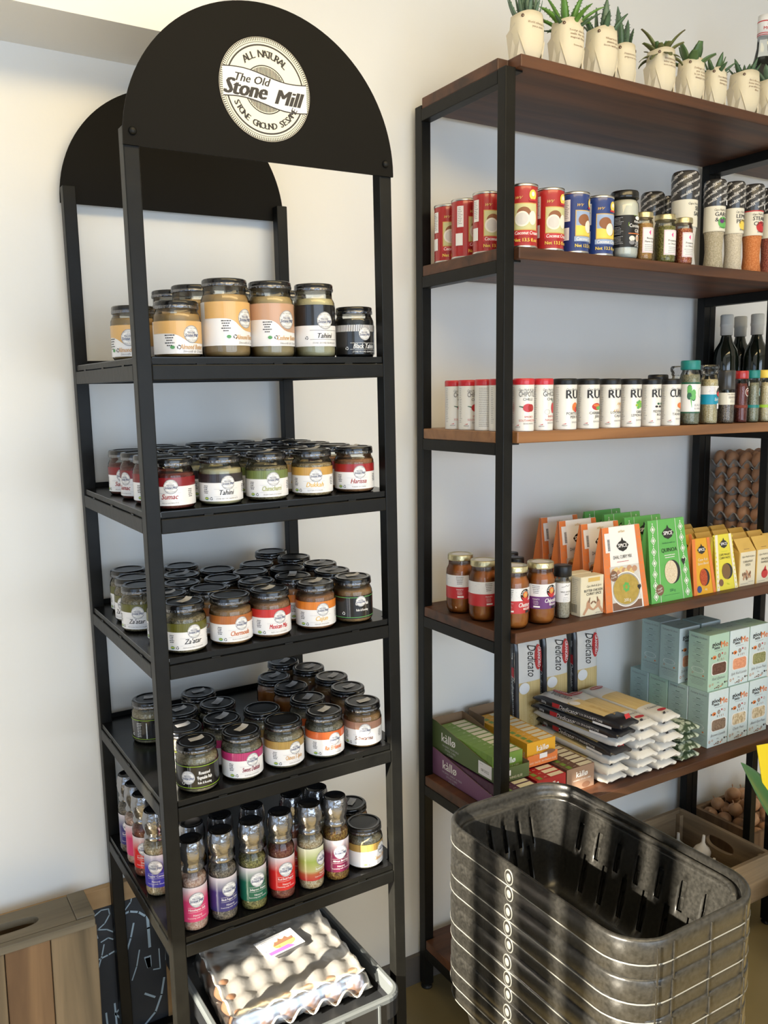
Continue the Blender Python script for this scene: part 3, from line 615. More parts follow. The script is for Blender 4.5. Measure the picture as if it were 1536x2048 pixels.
# tray 1: nut butters and tahini
pr('band_almond', (0.66, 0.40, 0.15), 0.35, coat=0.2); pr('band_cashew', (0.52, 0.31, 0.20), 0.35, coat=0.2); pr('content_cashew', (0.46, 0.33, 0.15), 0.35, noise_=(40, (0.52, 0.39, 0.2), 0.2))
def butter(kind, r, h):
    def make():
        o = thing('nut_butter_jar', '', 'jar'); tall = h > 0.1
        ct = {'almond': 'content_almond', 'cashew': 'content_cashew', 'tahini': 'content_tahini', 'blacktahini': 'content_black'}[kind]
        g, c, zl = jar_body(r, h, h - (0.027 if tall else 0.022), ct, tall); g.build('glass', o); c.build('contents', o); lid(r * 0.98, zl, h).build('lid', o)
        L = MB(); m = cyl(r + 0.0004); A = r * 2.65; v0, v1 = (0.020, 0.094) if tall else (0.006, 0.060); H = v1 - v0
        if kind in ('almond', 'cashew'):
            bm_ = 'band_' + kind; L.rect(m, -A, A, v0, v1, 'white_label', 0, 44); n = 40
            for i in range(n):                                          # colour wave over white paper
                u0, u1 = -A * 0.62 + 1.24 * A * i / n, -A * 0.62 + 1.24 * A * (i + 1) / n
                f = lambda u: v0 + H * (0.62 - 0.30 / (1 + math.exp(-(u + 0.006) / 0.006)) + (0.55 / (1 + math.exp(-(u - 0.030) / 0.004)) if kind == 'almond' else 0) * 0 )
                L.shape(m, [(u0, min(v1, max(v0, f(u0)) + 0)), (u1, min(v1, max(v0, f(u1)))), (u1, v1), (u0, v1)], bm_, 0.0003)
            L.text(m, 'Almond Butter' if kind == 'almond' else 'Cashew Butter', 0.012, v0 + H * 0.14, 0.0115, 'name_tan', 0.0006, shear=0.3, bold=0.02, maxw=0.048)
            L.text(m, 'Smooth & Creamy', 0.015, v0 + H * 0.04, 0.0058, 'ink_grey', 0.0006, shear=0.3)
            mini_logo(L, m, 0.010, v0 + H * (0.62 if tall else 0.60), 0.0165 if tall else 0.0145, 0.0006)
            L.lines(m, -0.028, v0 + H * 0.55, 0.017, 5, 0.0042, 'ink', 0.0006, 0.0016, 'C', 2)
            L.disc(m, -0.024, v0 + H * 0.2, 0.004, 0.003, 'label_green_logo', 0.0005, 12); recycle(L, m, -0.013, v0 + H * 0.2, 0.0036, 'ink', 0.0006)
        else:
            blk = kind == 'blacktahini'
            if blk:
                L.rect(m, -A, A, v0, v1, 'label_black', 0, 44); L.rect(m, -A, A, v1 - 0.012, v1, 'white_label', 0.0002, 44)
                for i in range(60): u = -A + 2 * A * i / 60; L.rect(m, u, u + 0.0013, v1 - 0.012, v1, 'ink', 0.0004)
            else: L.rect(m, -A, A, v0, v0 + H * 0.5, 'white_label', 0, 44); L.rect(m, -A, A, v0 + H * 0.5, v1, 'label_black', 0, 44)
            mini_logo(L, m, 0.002, v0 + H * (0.70 if blk else 0.62), 0.0155 if tall else 0.0125, 0.0006)
            for q in (0.38, 0.16): L.rect(m, -0.027, 0.031, v0 + H * q, v0 + H * q + 0.0005, 'white_print' if blk else 'ink', 0.0004, 8)
            L.text(m, 'Black Tahini' if blk else 'Tahini', 0.002, v0 + H * 0.20, 0.0125, 'white_print' if blk else 'ink', 0.0006, shear=0.3, bold=0.02, maxw=0.046)
            L.text(m, 'STONE GROUND SESAME PASTE', 0.002, v0 + H * 0.06, 0.0042, 'white_print' if blk else 'ink_grey', 0.0006, sx=0.8); recycle(L, m, -0.033, v0 + H * 0.2, 0.003, 'white_print' if blk else 'ink', 0.0006)
        L.build('label', o); return o
    return Proto(make)
PB = {'as': butter('almond', 0.0400, 0.094), 'at': butter('almond', 0.0420, 0.1335), 'ct': butter('cashew', 0.0415, 0.1335), 'tt': butter('tahini', 0.0385, 0.1325), 'bt': butter('blacktahini', 0.0375, 0.094)}
for k, x, y, rz, lab in (('as', 0.0900, 0.062, 0.05, 'short jar of almond butter with orange and white label, leftmost along the top tray front'), ('at', 0.178, 0.062, 0.30, 'tall jar of almond butter, beside the short almond butter at the top tray front'), ('ct', 0.2665, 0.068, 0.10, 'tall jar of cashew butter with dusty pink label, top tray front'),
    ('tt', 0.3525, 0.064, 0.0, 'tall jar of pale tahini with black and white label, top tray front'), ('bt', 0.438, 0.066, -0.02, 'short black tahini jar at the right end of the top tray'), ('as', 0.047, 0.170, -0.75, 'short jar of almond butter standing behind the left post of the top tray'),
    ('at', 0.150, 0.262, 0.2, 'tall jar of almond butter at the back left of the top tray'), ('at', 0.158, 0.168, 0.5, 'tall jar of almond butter in the second row of the top tray'), ('ct', 0.268, 0.190, 0.3, 'tall jar of cashew butter behind the front one of its kind'), ('tt', 0.360, 0.190, 0.3, 'tall tahini jar behind the front pale tahini jar')):
    PB[k].put(ML @ TM(x, y, TZ[1] + 0.0002, rz), lab, 'nut butters and tahini on the top tray')
# tray 5: grinders
GR = {'himalayan': ('salt', (0.62, 0.05, 0.16), 'Himalayan Salt'), 'blackpepper': ('pepper', (0.035, 0.03, 0.16), 'Black Pepper Corns'), 'jalapeno': ('flake', (0.01, 0.12, 0.07), 'Jalapeno Flakes'), 'redbell': ('bell', (0.60, 0.015, 0.018), 'Red Bell Pepper'), 'rainbow': ('rain', (0.30, 0.38, 0.08), 'Rainbow Pepper'), 'african': ('afr', (0.17, 0.012, 0.06), 'African Bird Eye'), 'peppergrind': ('rain', (0.05, 0.045, 0.38), 'Pepper Corns')}
def grinder(k):
    def make():
        ct, c, name = GR[k]; o = thing('spice_grinder', '', 'spice grinder'); H = 0.168; r = 0.0258
        body = [(r * 0.80, 0), (r * 0.97, 0.003), (r, 0.010), (r, 0.014), (r * 0.965, 0.018), (r * 0.965, 0.088), (r, 0.092), (r, 0.098), (r * 0.90, 0.106), (r * 0.78, 0.112), (r * 0.78, 0.117)]
        MB().lathe(body, 'jar_glass', 32, cap1=False).build('glass', o)
        MB().lathe([(q * 0.955, max(z, 0.002)) for q, z in body[:8]] + [(r * 0.8, 0.102)], 'content_' + ct, 28).build('contents', o)
        cp = [(r * 0.84, 0.112), (r * 0.90, 0.114), (r * 0.88, 0.119), (r * 0.80, 0.124), (r * 0.86, 0.130), (r * 0.97, 0.137), (r * 1.0, 0.146), (r * 0.95, 0.156), (r * 0.88, 0.164), (r * 0.84, 0.168)]
        MB().lathe(cp, 'grinder_cap', 24, wob=lambda i, j: (-0.045 if j % 3 == 0 and 4 < i < 9 else 0), cap1=False).build('grinder_head', o)
        MB().lathe([(r * 0.84, 0.168), (r * 0.70, 0.1685), (r * 0.64, 0.1655), (r * 0.2, 0.1655)], 'grinder_top', 24, cap0=False).build('cap_top', o)
        if k == 'rainbow': grad('label_' + k, [(0, (0.45, 0.02, 0.03)), (0.20, (0.42, 0.10, 0.04)), (0.30, (0.45, 0.42, 0.18)), (0.6, c), (1, (0.70, 0.70, 0.52))], 0.020, 0.086)
        else: grad('label_' + k, [(0, c), (0.58, c), (0.80, tuple(q * 0.5 + 0.30 for q in c)), (1, (0.68, 0.62, 0.66))], 0.020, 0.086)
        L = MB(); m = cyl(r * 0.975 + 0.0006); A = r * 2.75; L.rect(m, -A, A, 0.020, 0.086, 'label_' + k, 0, 36)
        mini_logo(L, m, 0.001, 0.062, 0.0142, 0.0005)
        for v in (0.0475, 0.0385): L.rect(m, -0.016, 0.018, v, v + 0.0004, 'white_print', 0.0004, 8)
        L.text(m, name, 0.001, 0.0415, 0.0062, 'white_print', 0.0005, bold=0.02, maxw=0.032); L.text(m, 'Natural', 0.001, 0.031, 0.0052, 'white_print', 0.0005); L.text(m, 'Seasoning with Grinder', 0.001, 0.0265, 0.0038, 'white_print', 0.0005)
        L.build('label', o)
        return o
    return Proto(make)
PG = {k: grinder(k) for k in GR}
S5 = [["himalayan", 0.053, 0.0322], ["blackpepper", 0.1103, 0.0322], ["jalapeno", 0.1694, 0.0322], ["redbell", 0.2295, 0.0344], ["rainbow", 0.291, 0.0322], ["african", 0.3473, 0.0322], ["african", 0.0739, 0.0868], ["blackpepper", 0.1292, 0.0851], ["jalapeno", 0.1946, 0.0863], ["redbell", 0.2799, 0.0879], ["rainbow", 0.3333, 0.0857], ["blackpepper", 0.0322, 0.3641], ["himalayan", 0.0322, 0.3107], ["redbell", 0.0322, 0.2554], ["peppergrind", 0.0322, 0.1758]]
N5 = {'himalayan': 'pink salt grinder with crimson label', 'blackpepper': 'black pepper grinder with navy label', 'jalapeno': 'jalapeno grinder with dark green label', 'redbell': 'red pepper grinder with red label', 'rainbow': 'peppercorn grinder with green to red label', 'african': 'bird eye chilli grinder with maroon label', 'peppergrind': 'peppercorn grinder with bright blue label'}
RZ5 = {0: -0.1, 1: 0.1, 2: -0.05, 3: -0.1, 4: 0.5, 5: -0.15, 11: -0.5, 12: -0.1, 13: -0.45, 14: -0.55}
for i, (k, x, y) in enumerate(S5):
    lab = '%s, %s' % (N5[k], 'front row of the lowest tray' if i < 6 else ('second row of the lowest tray' if i < 11 else 'at the left side of the lowest tray'))
    o = PG[k].put(ML @ TM(x, y, TZ[5] + 0.0002, RZ5.get(i, 0.3)), lab, 'spice grinders on the lowest tray')
put_jar('chinese', 5, 0.4197, 0.0464, 0.55, 'jar of five spice with a gold band, right end of the lowest tray', group='spice jars on the lowest tray')
put_jar('schwarma', 5, 0.4356, 0.1338, 0.3, 'black-lidded spice jar behind the five spice jar on the lowest tray', st=True, group='spice jars on the lowest tray')

# ================================================================ ITEMS OF THE RIGHT SHELVING
def q(name, x): return x
# ---- board 2: cans, jars, shakers
def can(color):
    def make():
        o = thing('coconut_cream_can', '', 'can'); r, h = 0.0325, 0.1375
        b = MB(); pf = [(r * 0.97, 0.002)] + [(r, 0.006)]
        for i in range(40): pf.append((r - (0.0006 if i % 2 else 0.0), 0.008 + i * 0.003))
        pf += [(r, 0.131), (r * 0.97, 0.1335)]
        b.lathe(pf, 'can_' + color, 40).build('body', o)
        MB().lathe([(r * 0.99, 0.132), (r * 1.02, 0.133), (r * 1.02, h), (r * 0.97, h), (r * 0.96, h - 0.003), (r * 0.5, h - 0.003)], 'tin_steel', 40, cap0=False).build('rim', o)
        MB().lathe([(r * 0.96, 0.0), (r * 1.02, 0.0), (r * 1.02, 0.0045), (r, 0.0055)], 'tin_steel', 40, cap1=False).build('rim', o)
        L = MB(); m = cyl(r + 0.0006)
        L.rect(m, -0.024, 0.032, 0.038, 0.096, 'gold_print', 0, 16); L.rect(m, -0.022, 0.030, 0.040, 0.094, 'scene_print' if color == 'red' else 'sky_print', 0.0003, 16)
        if color == 'blue': L.rect(m, -0.022, 0.030, 0.040, 0.062, 'yellow_print', 0.0004, 16)
        L.disc(m, -0.001, 0.074, 0.016, 0.0135, 'coconut_shell', 0.0006, 22)
        if color == 'red': L.disc(m, -0.005, 0.062, 0.0165, 0.0165, 'coconut_flesh', 0.0009, 22); L.disc(m, 0.019, 0.064, 0.0095, 0.0150, 'coconut_flesh', 0.0009, 22); L.disc(m, -0.005, 0.062, 0.0125, 0.0130, 'lid_print', 0.0011, 22)
        else: L.disc(m, 0.012, 0.060, 0.0115, 0.0145, 'coconut_shell', 0.0008, 22); L.disc(m, 0.010, 0.060, 0.0105, 0.0140, 'coconut_flesh', 0.0010, 22)
        L.disc(m, 0.020, 0.113, 0.0095, 0.0115, 'yellow_print', 0.0005, 18); L.disc(m, 0.020, 0.115, 0.004, 0.005, 'white_print', 0.0008, 12); L.rect(m, 0.010, 0.030, 0.100, 0.104, 'red_print', 0.0008, 6)
        L.text(m, 'wv', -0.012, 0.104, 0.014, 'gold_print', 0.0006, shear=0.5)
        L.rect(m, -0.026, 0.036, 0.0265, 0.0375, 'red_print' if color == 'red' else 'sky_print', 0.0004, 14)
        L.text(m, 'Coconut Cream', 0.007, 0.0285, 0.0108, 'white_print', 0.0008, shear=0.2, bold=0.02, maxw=0.056)
        L.text(m, 'Net 13.5 fl.oz', 0.004, 0.0135, 0.0105, 'yellow_print', 0.0008, bold=0.03, maxw=0.056)
        L.rect(m, -0.052, -0.036, 0.072, 0.120, 'white_print', 0.0003, 5); L.lines(m, -0.050, 0.115, 0.012, 10, 0.004, 'ink_grey', 0.0006, 0.0012, 'L', 4)
        L.rect(m, -0.056, -0.038, 0.030, 0.058, 'white_print', 0.0003, 5)
        L.build('label', o); return o
    return Proto(make)
PC = {'red': can('red'), 'blue': can('blue')}
for i, (c, x, y, rz) in enumerate([('red', 0.8850, 0.3930, -0.25), ('red', 0.8850, 0.3215, 0.35), ('red', 0.8870, 0.2400, -0.15), ('red', 0.9130, 0.1430, -0.60), ('red', 0.9922, 0.1430, -0.30), ('blue', 1.0700, 0.1430, 0.0), ('blue', 1.1490, 0.1430, -0.30)]):
    PC[c].put(TM(x, y, WT[2] + 0.0003, rz), ('%s coconut cream can, %s from the left on the second board' % (c, NTH[i])), 'coconut cream cans')
# coconut oil jar
o = thing('coconut_oil_jar', 'glass jar of white coconut oil with black label and black lid', 'jar', None, TM(1.2300, 0.1430, WT[2] + 0.0003, -0.32))
r = 0.0345; prof = [(r * 0.78, 0), (r * 0.95, 0.004), (r, 0.014), (r, 0.122), (r * 0.96, 0.130), (r * 0.84, 0.137), (r * 0.84, 0.146)]
MB().lathe(prof, 'jar_glass', 36, cap1=False).build('glass', o); MB().lathe([(a * 0.965, max(b, 0.002)) for a, b in prof[:6]], 'content_white', 32).build('contents', o)
MB().lathe([(r * 0.96, 0.141), (r * 0.99, 0.142), (r * 0.97, 0.147), (r * 0.97, 0.155), (r * 0.92, 0.1585), (r * 0.5, 0.1585)], 'lid_black', 40).build('lid', o)
L = MB(); m = cyl(r + 0.0005); L.rect(m, -0.052, 0.052, 0.026, 0.100, 'label_black', 0, 30)
L.shape(m, [(-0.006, 0.082), (0.010, 0.100), (0.019, 0.100), (-0.006, 0.074)], 'lime_line', 0.0004); L.disc(m, 0.021, 0.094, 0.009, 0.0045, 'white_print', 0.0005, 16); L.text(m, 'Refined', 0.020, 0.083, 0.0075, 'white_print', 0.0006, shear=0.2, bold=0.02)
L.text(m, 'Coconut', 0.014, 0.072, 0.0115, 'white_print', 0.0006, bold=0.02, maxw=0.036); L.text(m, 'Oil', 0.018, 0.0605, 0.0115, 'white_print', 0.0006, bold=0.02); L.rect(m, -0.006, 0.036, 0.0565, 0.0585, 'orange_print', 0.0005, 8)
L.disc(m, 0.004, 0.046, 0.008, 0.0062, 'coconut_flesh', 0.0006, 16); L.disc(m, 0.021, 0.047, 0.0065, 0.0085, 'coconut_flesh', 0.0006, 16); L.disc(m, 0.021, 0.047, 0.0045, 0.006, 'skin_print', 0.0008, 14); L.disc(m, 0.004, 0.037, 0.008, 0.0055, 'ink_grey', 0.0006, 16); L.disc(m, 0.020, 0.036, 0.007, 0.005, 'ink_grey', 0.0006, 16)
for k in range(3): L.lines(m, -0.040 + 0.0, 0.094 - k * 0.022, 0.022, 6, 0.0032, 'ink_lightgrey', 0.0004, 0.0009, 'L', k)
L.text(m, '375 ml', 0.019, 0.0275, 0.0055, 'white_print', 0.0006); L.build('label', o)
# three small preserve jars
for i, (x, ct, rr_, hh, lab) in enumerate([(1.2900, 'amber', 0.0225, 0.115, 'small jar of amber preserve with white label, left of three'), (1.3660, 'pickle', 0.0262, 0.1165, 'small jar of green preserved herbs in oil, middle of three'), (1.4330, 'chilli', 0.0235, 0.1150, 'small jar of red preserved chillies in oil, right of three')]):
    o = thing('preserve_jar', lab, 'jar', 'preserve jars with gold lids', TM(x, 0.135, WT[2] + 0.0003, -0.15))
    g, c, zl = jar_body(rr_, hh, 0.088, 'content_' + ct); g.build('glass', o); c.build('contents', o); lid(rr_ * 1.02, zl, hh, 'gold').build('lid', o)
    L = MB(); m = cyl(rr_ + 0.0005); w2 = rr_ * 0.92; L.rect(m, -w2 * 0.85, w2 * 1.15, 0.018, 0.078, 'white_label', 0, 10)
    for u in (-w2 * 0.80, w2 * 1.10): L.rect(m, u, u + 0.0005, 0.020, 0.076, 'pink_print', 0.0003)
    for v in (0.020, 0.0755): L.rect(m, -w2 * 0.80, w2 * 1.10, v, v + 0.0005, 'pink_print', 0.0003, 8)
    L.shape(m, [(-0.002, 0.066), (0.003, 0.072), (w2 * 1.05, 0.072), (w2 * 1.1, 0.066), (w2 * 1.05, 0.060), (0.003, 0.060)], 'pink_print', 0.0005)
    L.text(m, ['Roasted', 'Preserved', 'Preserved'][i], 0.004, 0.050, 0.0070, 'ink', 0.0006, maxw=w2 * 1.6); L.text(m, ['Flame Grilled', 'in Olive Oil', 'in Olive Oil'][i], 0.004, 0.0425, 0.0060, 'ink', 0.0006, maxw=w2 * 1.6)
    L.lines(m, 0.003, 0.036, w2 * 1.5, 4, 0.0042, 'ink_grey', 0.0005, 0.0010, 'C', i); L.build('label', o)
# shakers with printed shrink caps
pr('cap_print', (0.035, 0.033, 0.032), 0.28, coat=0.3)
def shaker(word, ct, title, r, h, red=False, art=None, sub='SHAKER'):
    def make():
        o = thing('seasoning_shaker', '', 'seasoning'); zc = h * 0.70; zl = h * 0.42
        MB().lathe([(r * 0.86, 0), (r * 0.96, 0.004), (r * 0.86, h * 0.10), (r * 0.80, h * 0.20), (r * 0.84, h * 0.32), (r * 0.93, zl), (r * 0.97, zc)], ['content_' + ct] * 6 , 32).build('bottle', o)
        MB().lathe([(r * 0.98, zc - 0.004), (r * 0.985, zc), (r * 1.03, zc + 0.004), (r * 1.06, h * 0.93), (r * 1.02, h * 0.975), (r * 0.9, h), (r * 0.4, h)], 'cap_print', 32, cap0=False).build('shrink_cap', o)
        L = MB(); mc = cyl(r * 1.045)
        for i in range(6):
            for j in range(5):
                u, v = -r * 2.0 + j * r * 1.05 + (i % 2) * r * 0.4, zc + 0.010 + i * (h * 0.23 - 0.006) / 5
                if v < h * 0.95: L.text(mc, word, u, v, 0.0066, 'white_print', 0.0012, rot=0.42, bold=0.01)
        m = cyl(r * 0.955); L.rect(m, -r * 2.6, r * 2.6, zl, zc, 'cream_label', 0.0012, 30)
        m2 = cyl(r * 0.955 + 0.0012); L.text(m2, 'Cape Herb & Spice', r * 0.12, zc - 0.013, 0.0085, 'ink', 0.0006, shear=0.3, maxw=r * 1.7)
        for i, t in enumerate(title): L.text(m2, t, r * 0.25, zc - 0.026 - i * 0.0135, 0.0145, 'ink', 0.0006, bold=0.02, maxw=r * 1.9)
        if art: L.disc(m2, r * 0.25, zl + h * 0.095, r * 0.62, r * 0.55, art, 0.0006, 14); L.disc(m2, r * 0.05, zl + h * 0.11, r * 0.25, r * 0.2, 'purple_print' if art == 'green_print' else art, 0.0008, 10)
        L.text(m2, sub, r * 0.15, zl + 0.007, 0.0058, 'ink', 0.0006)
        if red: L.rect(m2, -r * 2.5, r * 2.5, zc - 0.003, zc, 'red_print', 0.0005, 20)
        L.rect(mc, r * 0.45, r * 1.05, zc + 0.003, zc + 0.016, 'sticker_white', 0.0016, 3)
        L.build('label', o); return o
    return make()
for k, (args, x, y, rz, lab) in enumerate([(('GRINDER', 'seasalt', ['SEA', 'SALT'], 0.0330, 0.240, False, None, ''), 1.4790, 0.172, 0.15, 'tallest sea salt grinder with a grey printed cap on the second board'),
    (('SHAKER', 'garlic', ['GARLIC', '& HERB'], 0.0272, 0.226, False, 'green_print'), 1.5700, 0.150, -0.20, 'garlic and herb shaker with a black printed cap'), (('SHAKER', 'lemon', ['LEMON', 'PEPPER'], 0.0258, 0.230, False, 'yellow_print'), 1.6480, 0.150, 0.0, 'lemon pepper shaker with pale speckled seasoning'),
    (('SHAKER', 'steak', ['STEAK &', 'CHOPS'], 0.0270, 0.232, True, 'red_print'), 1.7270, 0.150, -0.20, 'orange steak and chops shaker with a red line under the cap'), (('SHAKER', 'bell', ['BRAAI', '& BBQ'], 0.0265, 0.232, False, 'red_print'), 1.8050, 0.150, -0.2, 'barbecue shaker at the right end of the second board'),
    (('SHAKER', 'garlic', ['CHICKEN'], 0.0300, 0.214, False, None), 1.4920, 0.290, 0.3, 'shaker with grey cap standing in the back row behind the preserve jars'), (('SHAKER', 'garlic', ['FISH'], 0.0270, 0.210, False, None), 1.5560, 0.290, 0.3, 'back row shaker mostly hidden by the sea salt grinder')]):
    o = shaker(*args); tag(o, lab, 'seasoning', 'seasoning shakers'); o.matrix_world = TM(x, y, WT[2] + 0.0003, rz)
# ---- board 3: round tins
def tin(title, lines, capmat, art, r=0.0245, big=True, back=False):
    o = thing('seasoning_tin', '', 'tin'); h = 0.119
    MB().lathe([(r * 0.97, 0), (r * 0.99, 0.0015), (r * 0.985, 0.004), (r * 0.985, 0.104), (r, 0.1055)], 'tin_white', 32).build('body', o)
    MB().lathe([(r * 0.99, 0.1045), (r * 1.02, 0.1055), (r * 1.0, 0.1075), (r * 1.01, 0.1085), (r * 1.01, h - 0.003), (r * 0.97, h - 0.0006), (r * 0.90, h), (r * 0.3, h)], capmat, 32).build('lid', o)
    L = MB(); m = cyl(r * 0.985 + 0.0003)
    if back: L.lines(m, -r * 0.9, 0.098, r * 1.7, 22, 0.0042, 'ink_grey', 0.0003, 0.0010, 'L', 9)
    else:
        L.text(m, 'Cape Herb & Spice', r * 0.2, 0.0905, 0.0080, 'ink', 0.0004, shear=0.3, maxw=r * 1.7)
        L.text(m, title, r * 0.25, 0.0725 if big else 0.078, 0.0280 if big else 0.0165, 'ink', 0.0004, bold=0.03 if big else 0.0, maxw=r * (2.0 if big else 1.75))
        for i, (t, mt) in enumerate(lines): L.text(m, t, r * 0.35, (0.0345 if big else 0.0300) - 0.0082 * i, 0.0088 if big else 0.0068, mt, 0.0004, maxw=r * 1.9)
        if not big: L.text(m, 'CHILLI', r * 0.25, 0.0690, 0.0085, 'ink', 0.0004)
        L.text(m, 'SEASONING', r * 0.35, 0.0155, 0.0050, 'ink_grey', 0.0004); L.shape(m, [(-r * 0.95, 0.0125), (-r * 0.60, 0.0150), (-r * 0.62, 0.0128)], 'red_print', 0.0004); L.text(m, 'MEDIUM', -r * 0.75, 0.0085, 0.0034, 'ink', 0.0004)
        L.lines(m, -r * 1.55, 0.098, r * 0.35, 20, 0.0042, 'ink_grey', 0.0003, 0.0010, 'L', 9)
        u, v = r * 0.25, 0.0525
        if art == 'pepper':
            L.disc(m, u, v, r * 0.50, 0.0095, 'red_print', 0.0004, 16); L.disc(m, u + r * 0.3, v, r * 0.35, 0.0085, 'can_red', 0.0005, 12); L.shape(m, [(u - r * 0.48, v), (u - r * 0.85, v + 0.003), (u - r * 0.86, v + 0.0045), (u - r * 0.45, v + 0.003)], 'darkgreen_print', 0.0006)
        elif art == 'ghost': L.disc(m, u + r * 0.25, v - 0.001, r * 0.26, 0.0125, 'red_print', 0.0004, 14); L.shape(m, [(u + r * 0.2, v + 0.011), (u + r * 0.05, v + 0.019), (u + r * 0.12, v + 0.0195), (u + r * 0.3, v + 0.011)], 'darkgreen_print', 0.0005); L.disc(m, u - r * 0.45, v - 0.010, r * 0.28, 0.0055, 'ink_grey', 0.0004, 16, 0.93)
        elif art == 'chicken': L.disc(m, u, v, r * 0.35, 0.011, 'orange_print', 0.0004, 12); L.disc(m, u + r * 0.35, v - 0.002, r * 0.2, 0.010, 'darkgreen_print', 0.0005, 10); L.disc(m, u + r * 0.05, v - 0.006, r * 0.15, 0.007, 'red_print', 0.0006, 8)
        elif art == 'chilli': L.disc(m, u, v, r * 0.52, 0.0085, 'red_print', 0.0004, 16); L.disc(m, u + r * 0.25, v - 0.003, r * 0.38, 0.0050, 'green_print', 0.0005, 12); L.disc(m, u - r * 0.05, v + 0.003, r * 0.35, 0.0030, 'orange_print', 0.0006, 12)
        elif art == 'cajun':
            for k in range(4): L.shape(m, [(u - r * 0.5 + k * r * 0.22, v - 0.014), (u - r * 0.42 + k * r * 0.22, v - 0.014), (u + r * 0.1 + k * r * 0.18, v + 0.008), (u + k * r * 0.18, v + 0.009)], 'skin_print' if k % 2 else 'gold_print', 0.0004)
        elif art == 'herb':
            for k in range(14): a = k * 0.8; L.disc(m, u + r * 0.34 * math.cos(a) * (0.4 + k / 20), v + 0.009 * math.sin(a) * (0.4 + k / 20) + 0.003, r * 0.16, 0.0030, 'green_print' if k % 3 else 'lime_line', 0.0004 + k * 0.00001, 8)
        elif art == 'olive':
            for k in range(6): L.disc(m, u - r * 0.5 + k * r * 0.22, v + (0.004 if k % 2 else -0.003), r * 0.17, 0.0028, 'darkgreen_print' if k % 2 else 'ink', 0.0004, 8)
        elif art == 'curry': L.disc(m, u + r * 0.15, v - 0.001, r * 0.42, 0.0075, 'orange_print', 0.0004, 9); L.disc(m, u + r * 0.4, v - 0.007, r * 0.2, 0.006, 'orange_print', 0.0004, 8)
    L.build('label', o); return o
CH = ('CHIPOTLE', [('SMOKY', 'red_print'), ('SOUTHWESTERN', 'red_print')], 'plastic_red', 'pepper')
for i, (args, kw, x, y, rz, lab) in enumerate([(CH, dict(big=False), 0.8735, 0.3466, -0.1, 'red-lidded chipotle chilli tin, farthest back at the left end'), (CH, dict(big=False), 0.8735, 0.2910, -0.1, 'red-lidded chipotle chilli tin, second from the back at the left end'),
    (CH, dict(back=True), 0.8735, 0.2265, -0.35, 'red-lidded tin showing its printed back, left of the post'), (CH, dict(big=False), 0.8750, 0.1745, 0.0, 'red-lidded tin mostly hidden behind the front left post'), (CH, dict(big=False), 0.9107, 0.1320, -0.50, 'red-lidded chipotle chilli tin just right of the front post'),
    (('GHOST', [('INDIAN', 'red_print'), ('NAGALAND', 'red_print')], 'plastic_red', 'ghost'), dict(big=False), 0.9710, 0.1350, -0.05, 'red-lidded ghost chilli tin with an upright pepper'),
    (('RUB', [('PORTUGUESE', 'ink'), ('PERI PERI', 'ink')], 'plastic_black', 'chicken'), dict(r=0.0280), 1.0406, 0.1350, 0.0, 'black-lidded peri peri rub tin, first of the black lids'), (('RUB', [('CARIBBEAN', 'ink'), ('JERK', 'ink')], 'plastic_black', 'chilli'), dict(r=0.0275), 1.1150, 0.1350, -0.15, 'black-lidded jerk rub tin with red and green peppers'),
    (('RUB', [('LOUISIANA', 'ink'), ('CAJUN', 'ink')], 'plastic_black', 'cajun'), dict(r=0.0262), 1.1885, 0.1350, -0.20, 'black-lidded cajun rub tin with brown roots printed on it'), (('RUB', [('GREEK', 'ink'), ('LEMON & HERB', 'ink')], 'plastic_black', 'herb'), dict(r=0.0268), 1.2600, 0.1350, -0.10, 'black-lidded lemon and herb rub tin with green leaves'),
    (('RUB', [('MEDITERRANEAN', 'ink'), ('ROAST', 'ink')], 'plastic_black', 'olive'), dict(r=0.0255), 1.3330, 0.1350, 0.02, 'black-lidded roast rub tin with an olive sprig'), (('CURRY', [('TIKKA', 'ink'), ('TANDOORI', 'ink')], 'plastic_black', 'curry'), dict(r=0.0262), 1.4050, 0.1350, -0.10, 'black-lidded curry tin with an orange picture, last of the tins')]):
    o = tin(*args, **kw); tag(o, lab, 'tin', 'round seasoning tins'); o.matrix_world = TM(x, y, WT[3] + 0.0003, rz)
# bottles right of the tins
def small_bottle(name, r, h, ct, caph, capmat, capr, build_label, capstyle='flat'):
    o = thing(name, '', 'seasoning'); zb = h - caph
    pf = [(r * 0.88, 0), (r * 0.98, 0.003), (r, 0.010), (r, zb - 0.022), (r * 0.94, zb - 0.012), (r * 0.80, zb - 0.004), (r * 0.80, zb + 0.003)]
    MB().lathe(pf, 'jar_glass', 28, cap1=False).build('glass', o); MB().lathe([(a * 0.955, max(b, 0.002)) for a, b in pf[:5]], 'content_' + ct, 24).build('contents', o)
    c = MB()
    if capstyle == 'bulb': c.lathe([(capr * 0.85, zb), (capr * 0.9, zb + caph * 0.15), (capr * 0.88, zb + caph * 0.3), (capr, zb + caph * 0.5), (capr * 1.02, zb + caph * 0.8), (capr * 0.9, h), (capr * 0.4, h)], capmat, 24, wob=lambda i, j: -0.04 if j % 3 == 0 else 0)
    else: c.lathe([(capr * 0.96, zb), (capr, zb + 0.002), (capr, h - 0.003), (capr * 0.95, h), (capr * 0.4, h)], capmat, 28)
    c.build('cap', o); L = MB(); build_label(L, cyl(r + 0.0004), r); L.build('label', o); return o
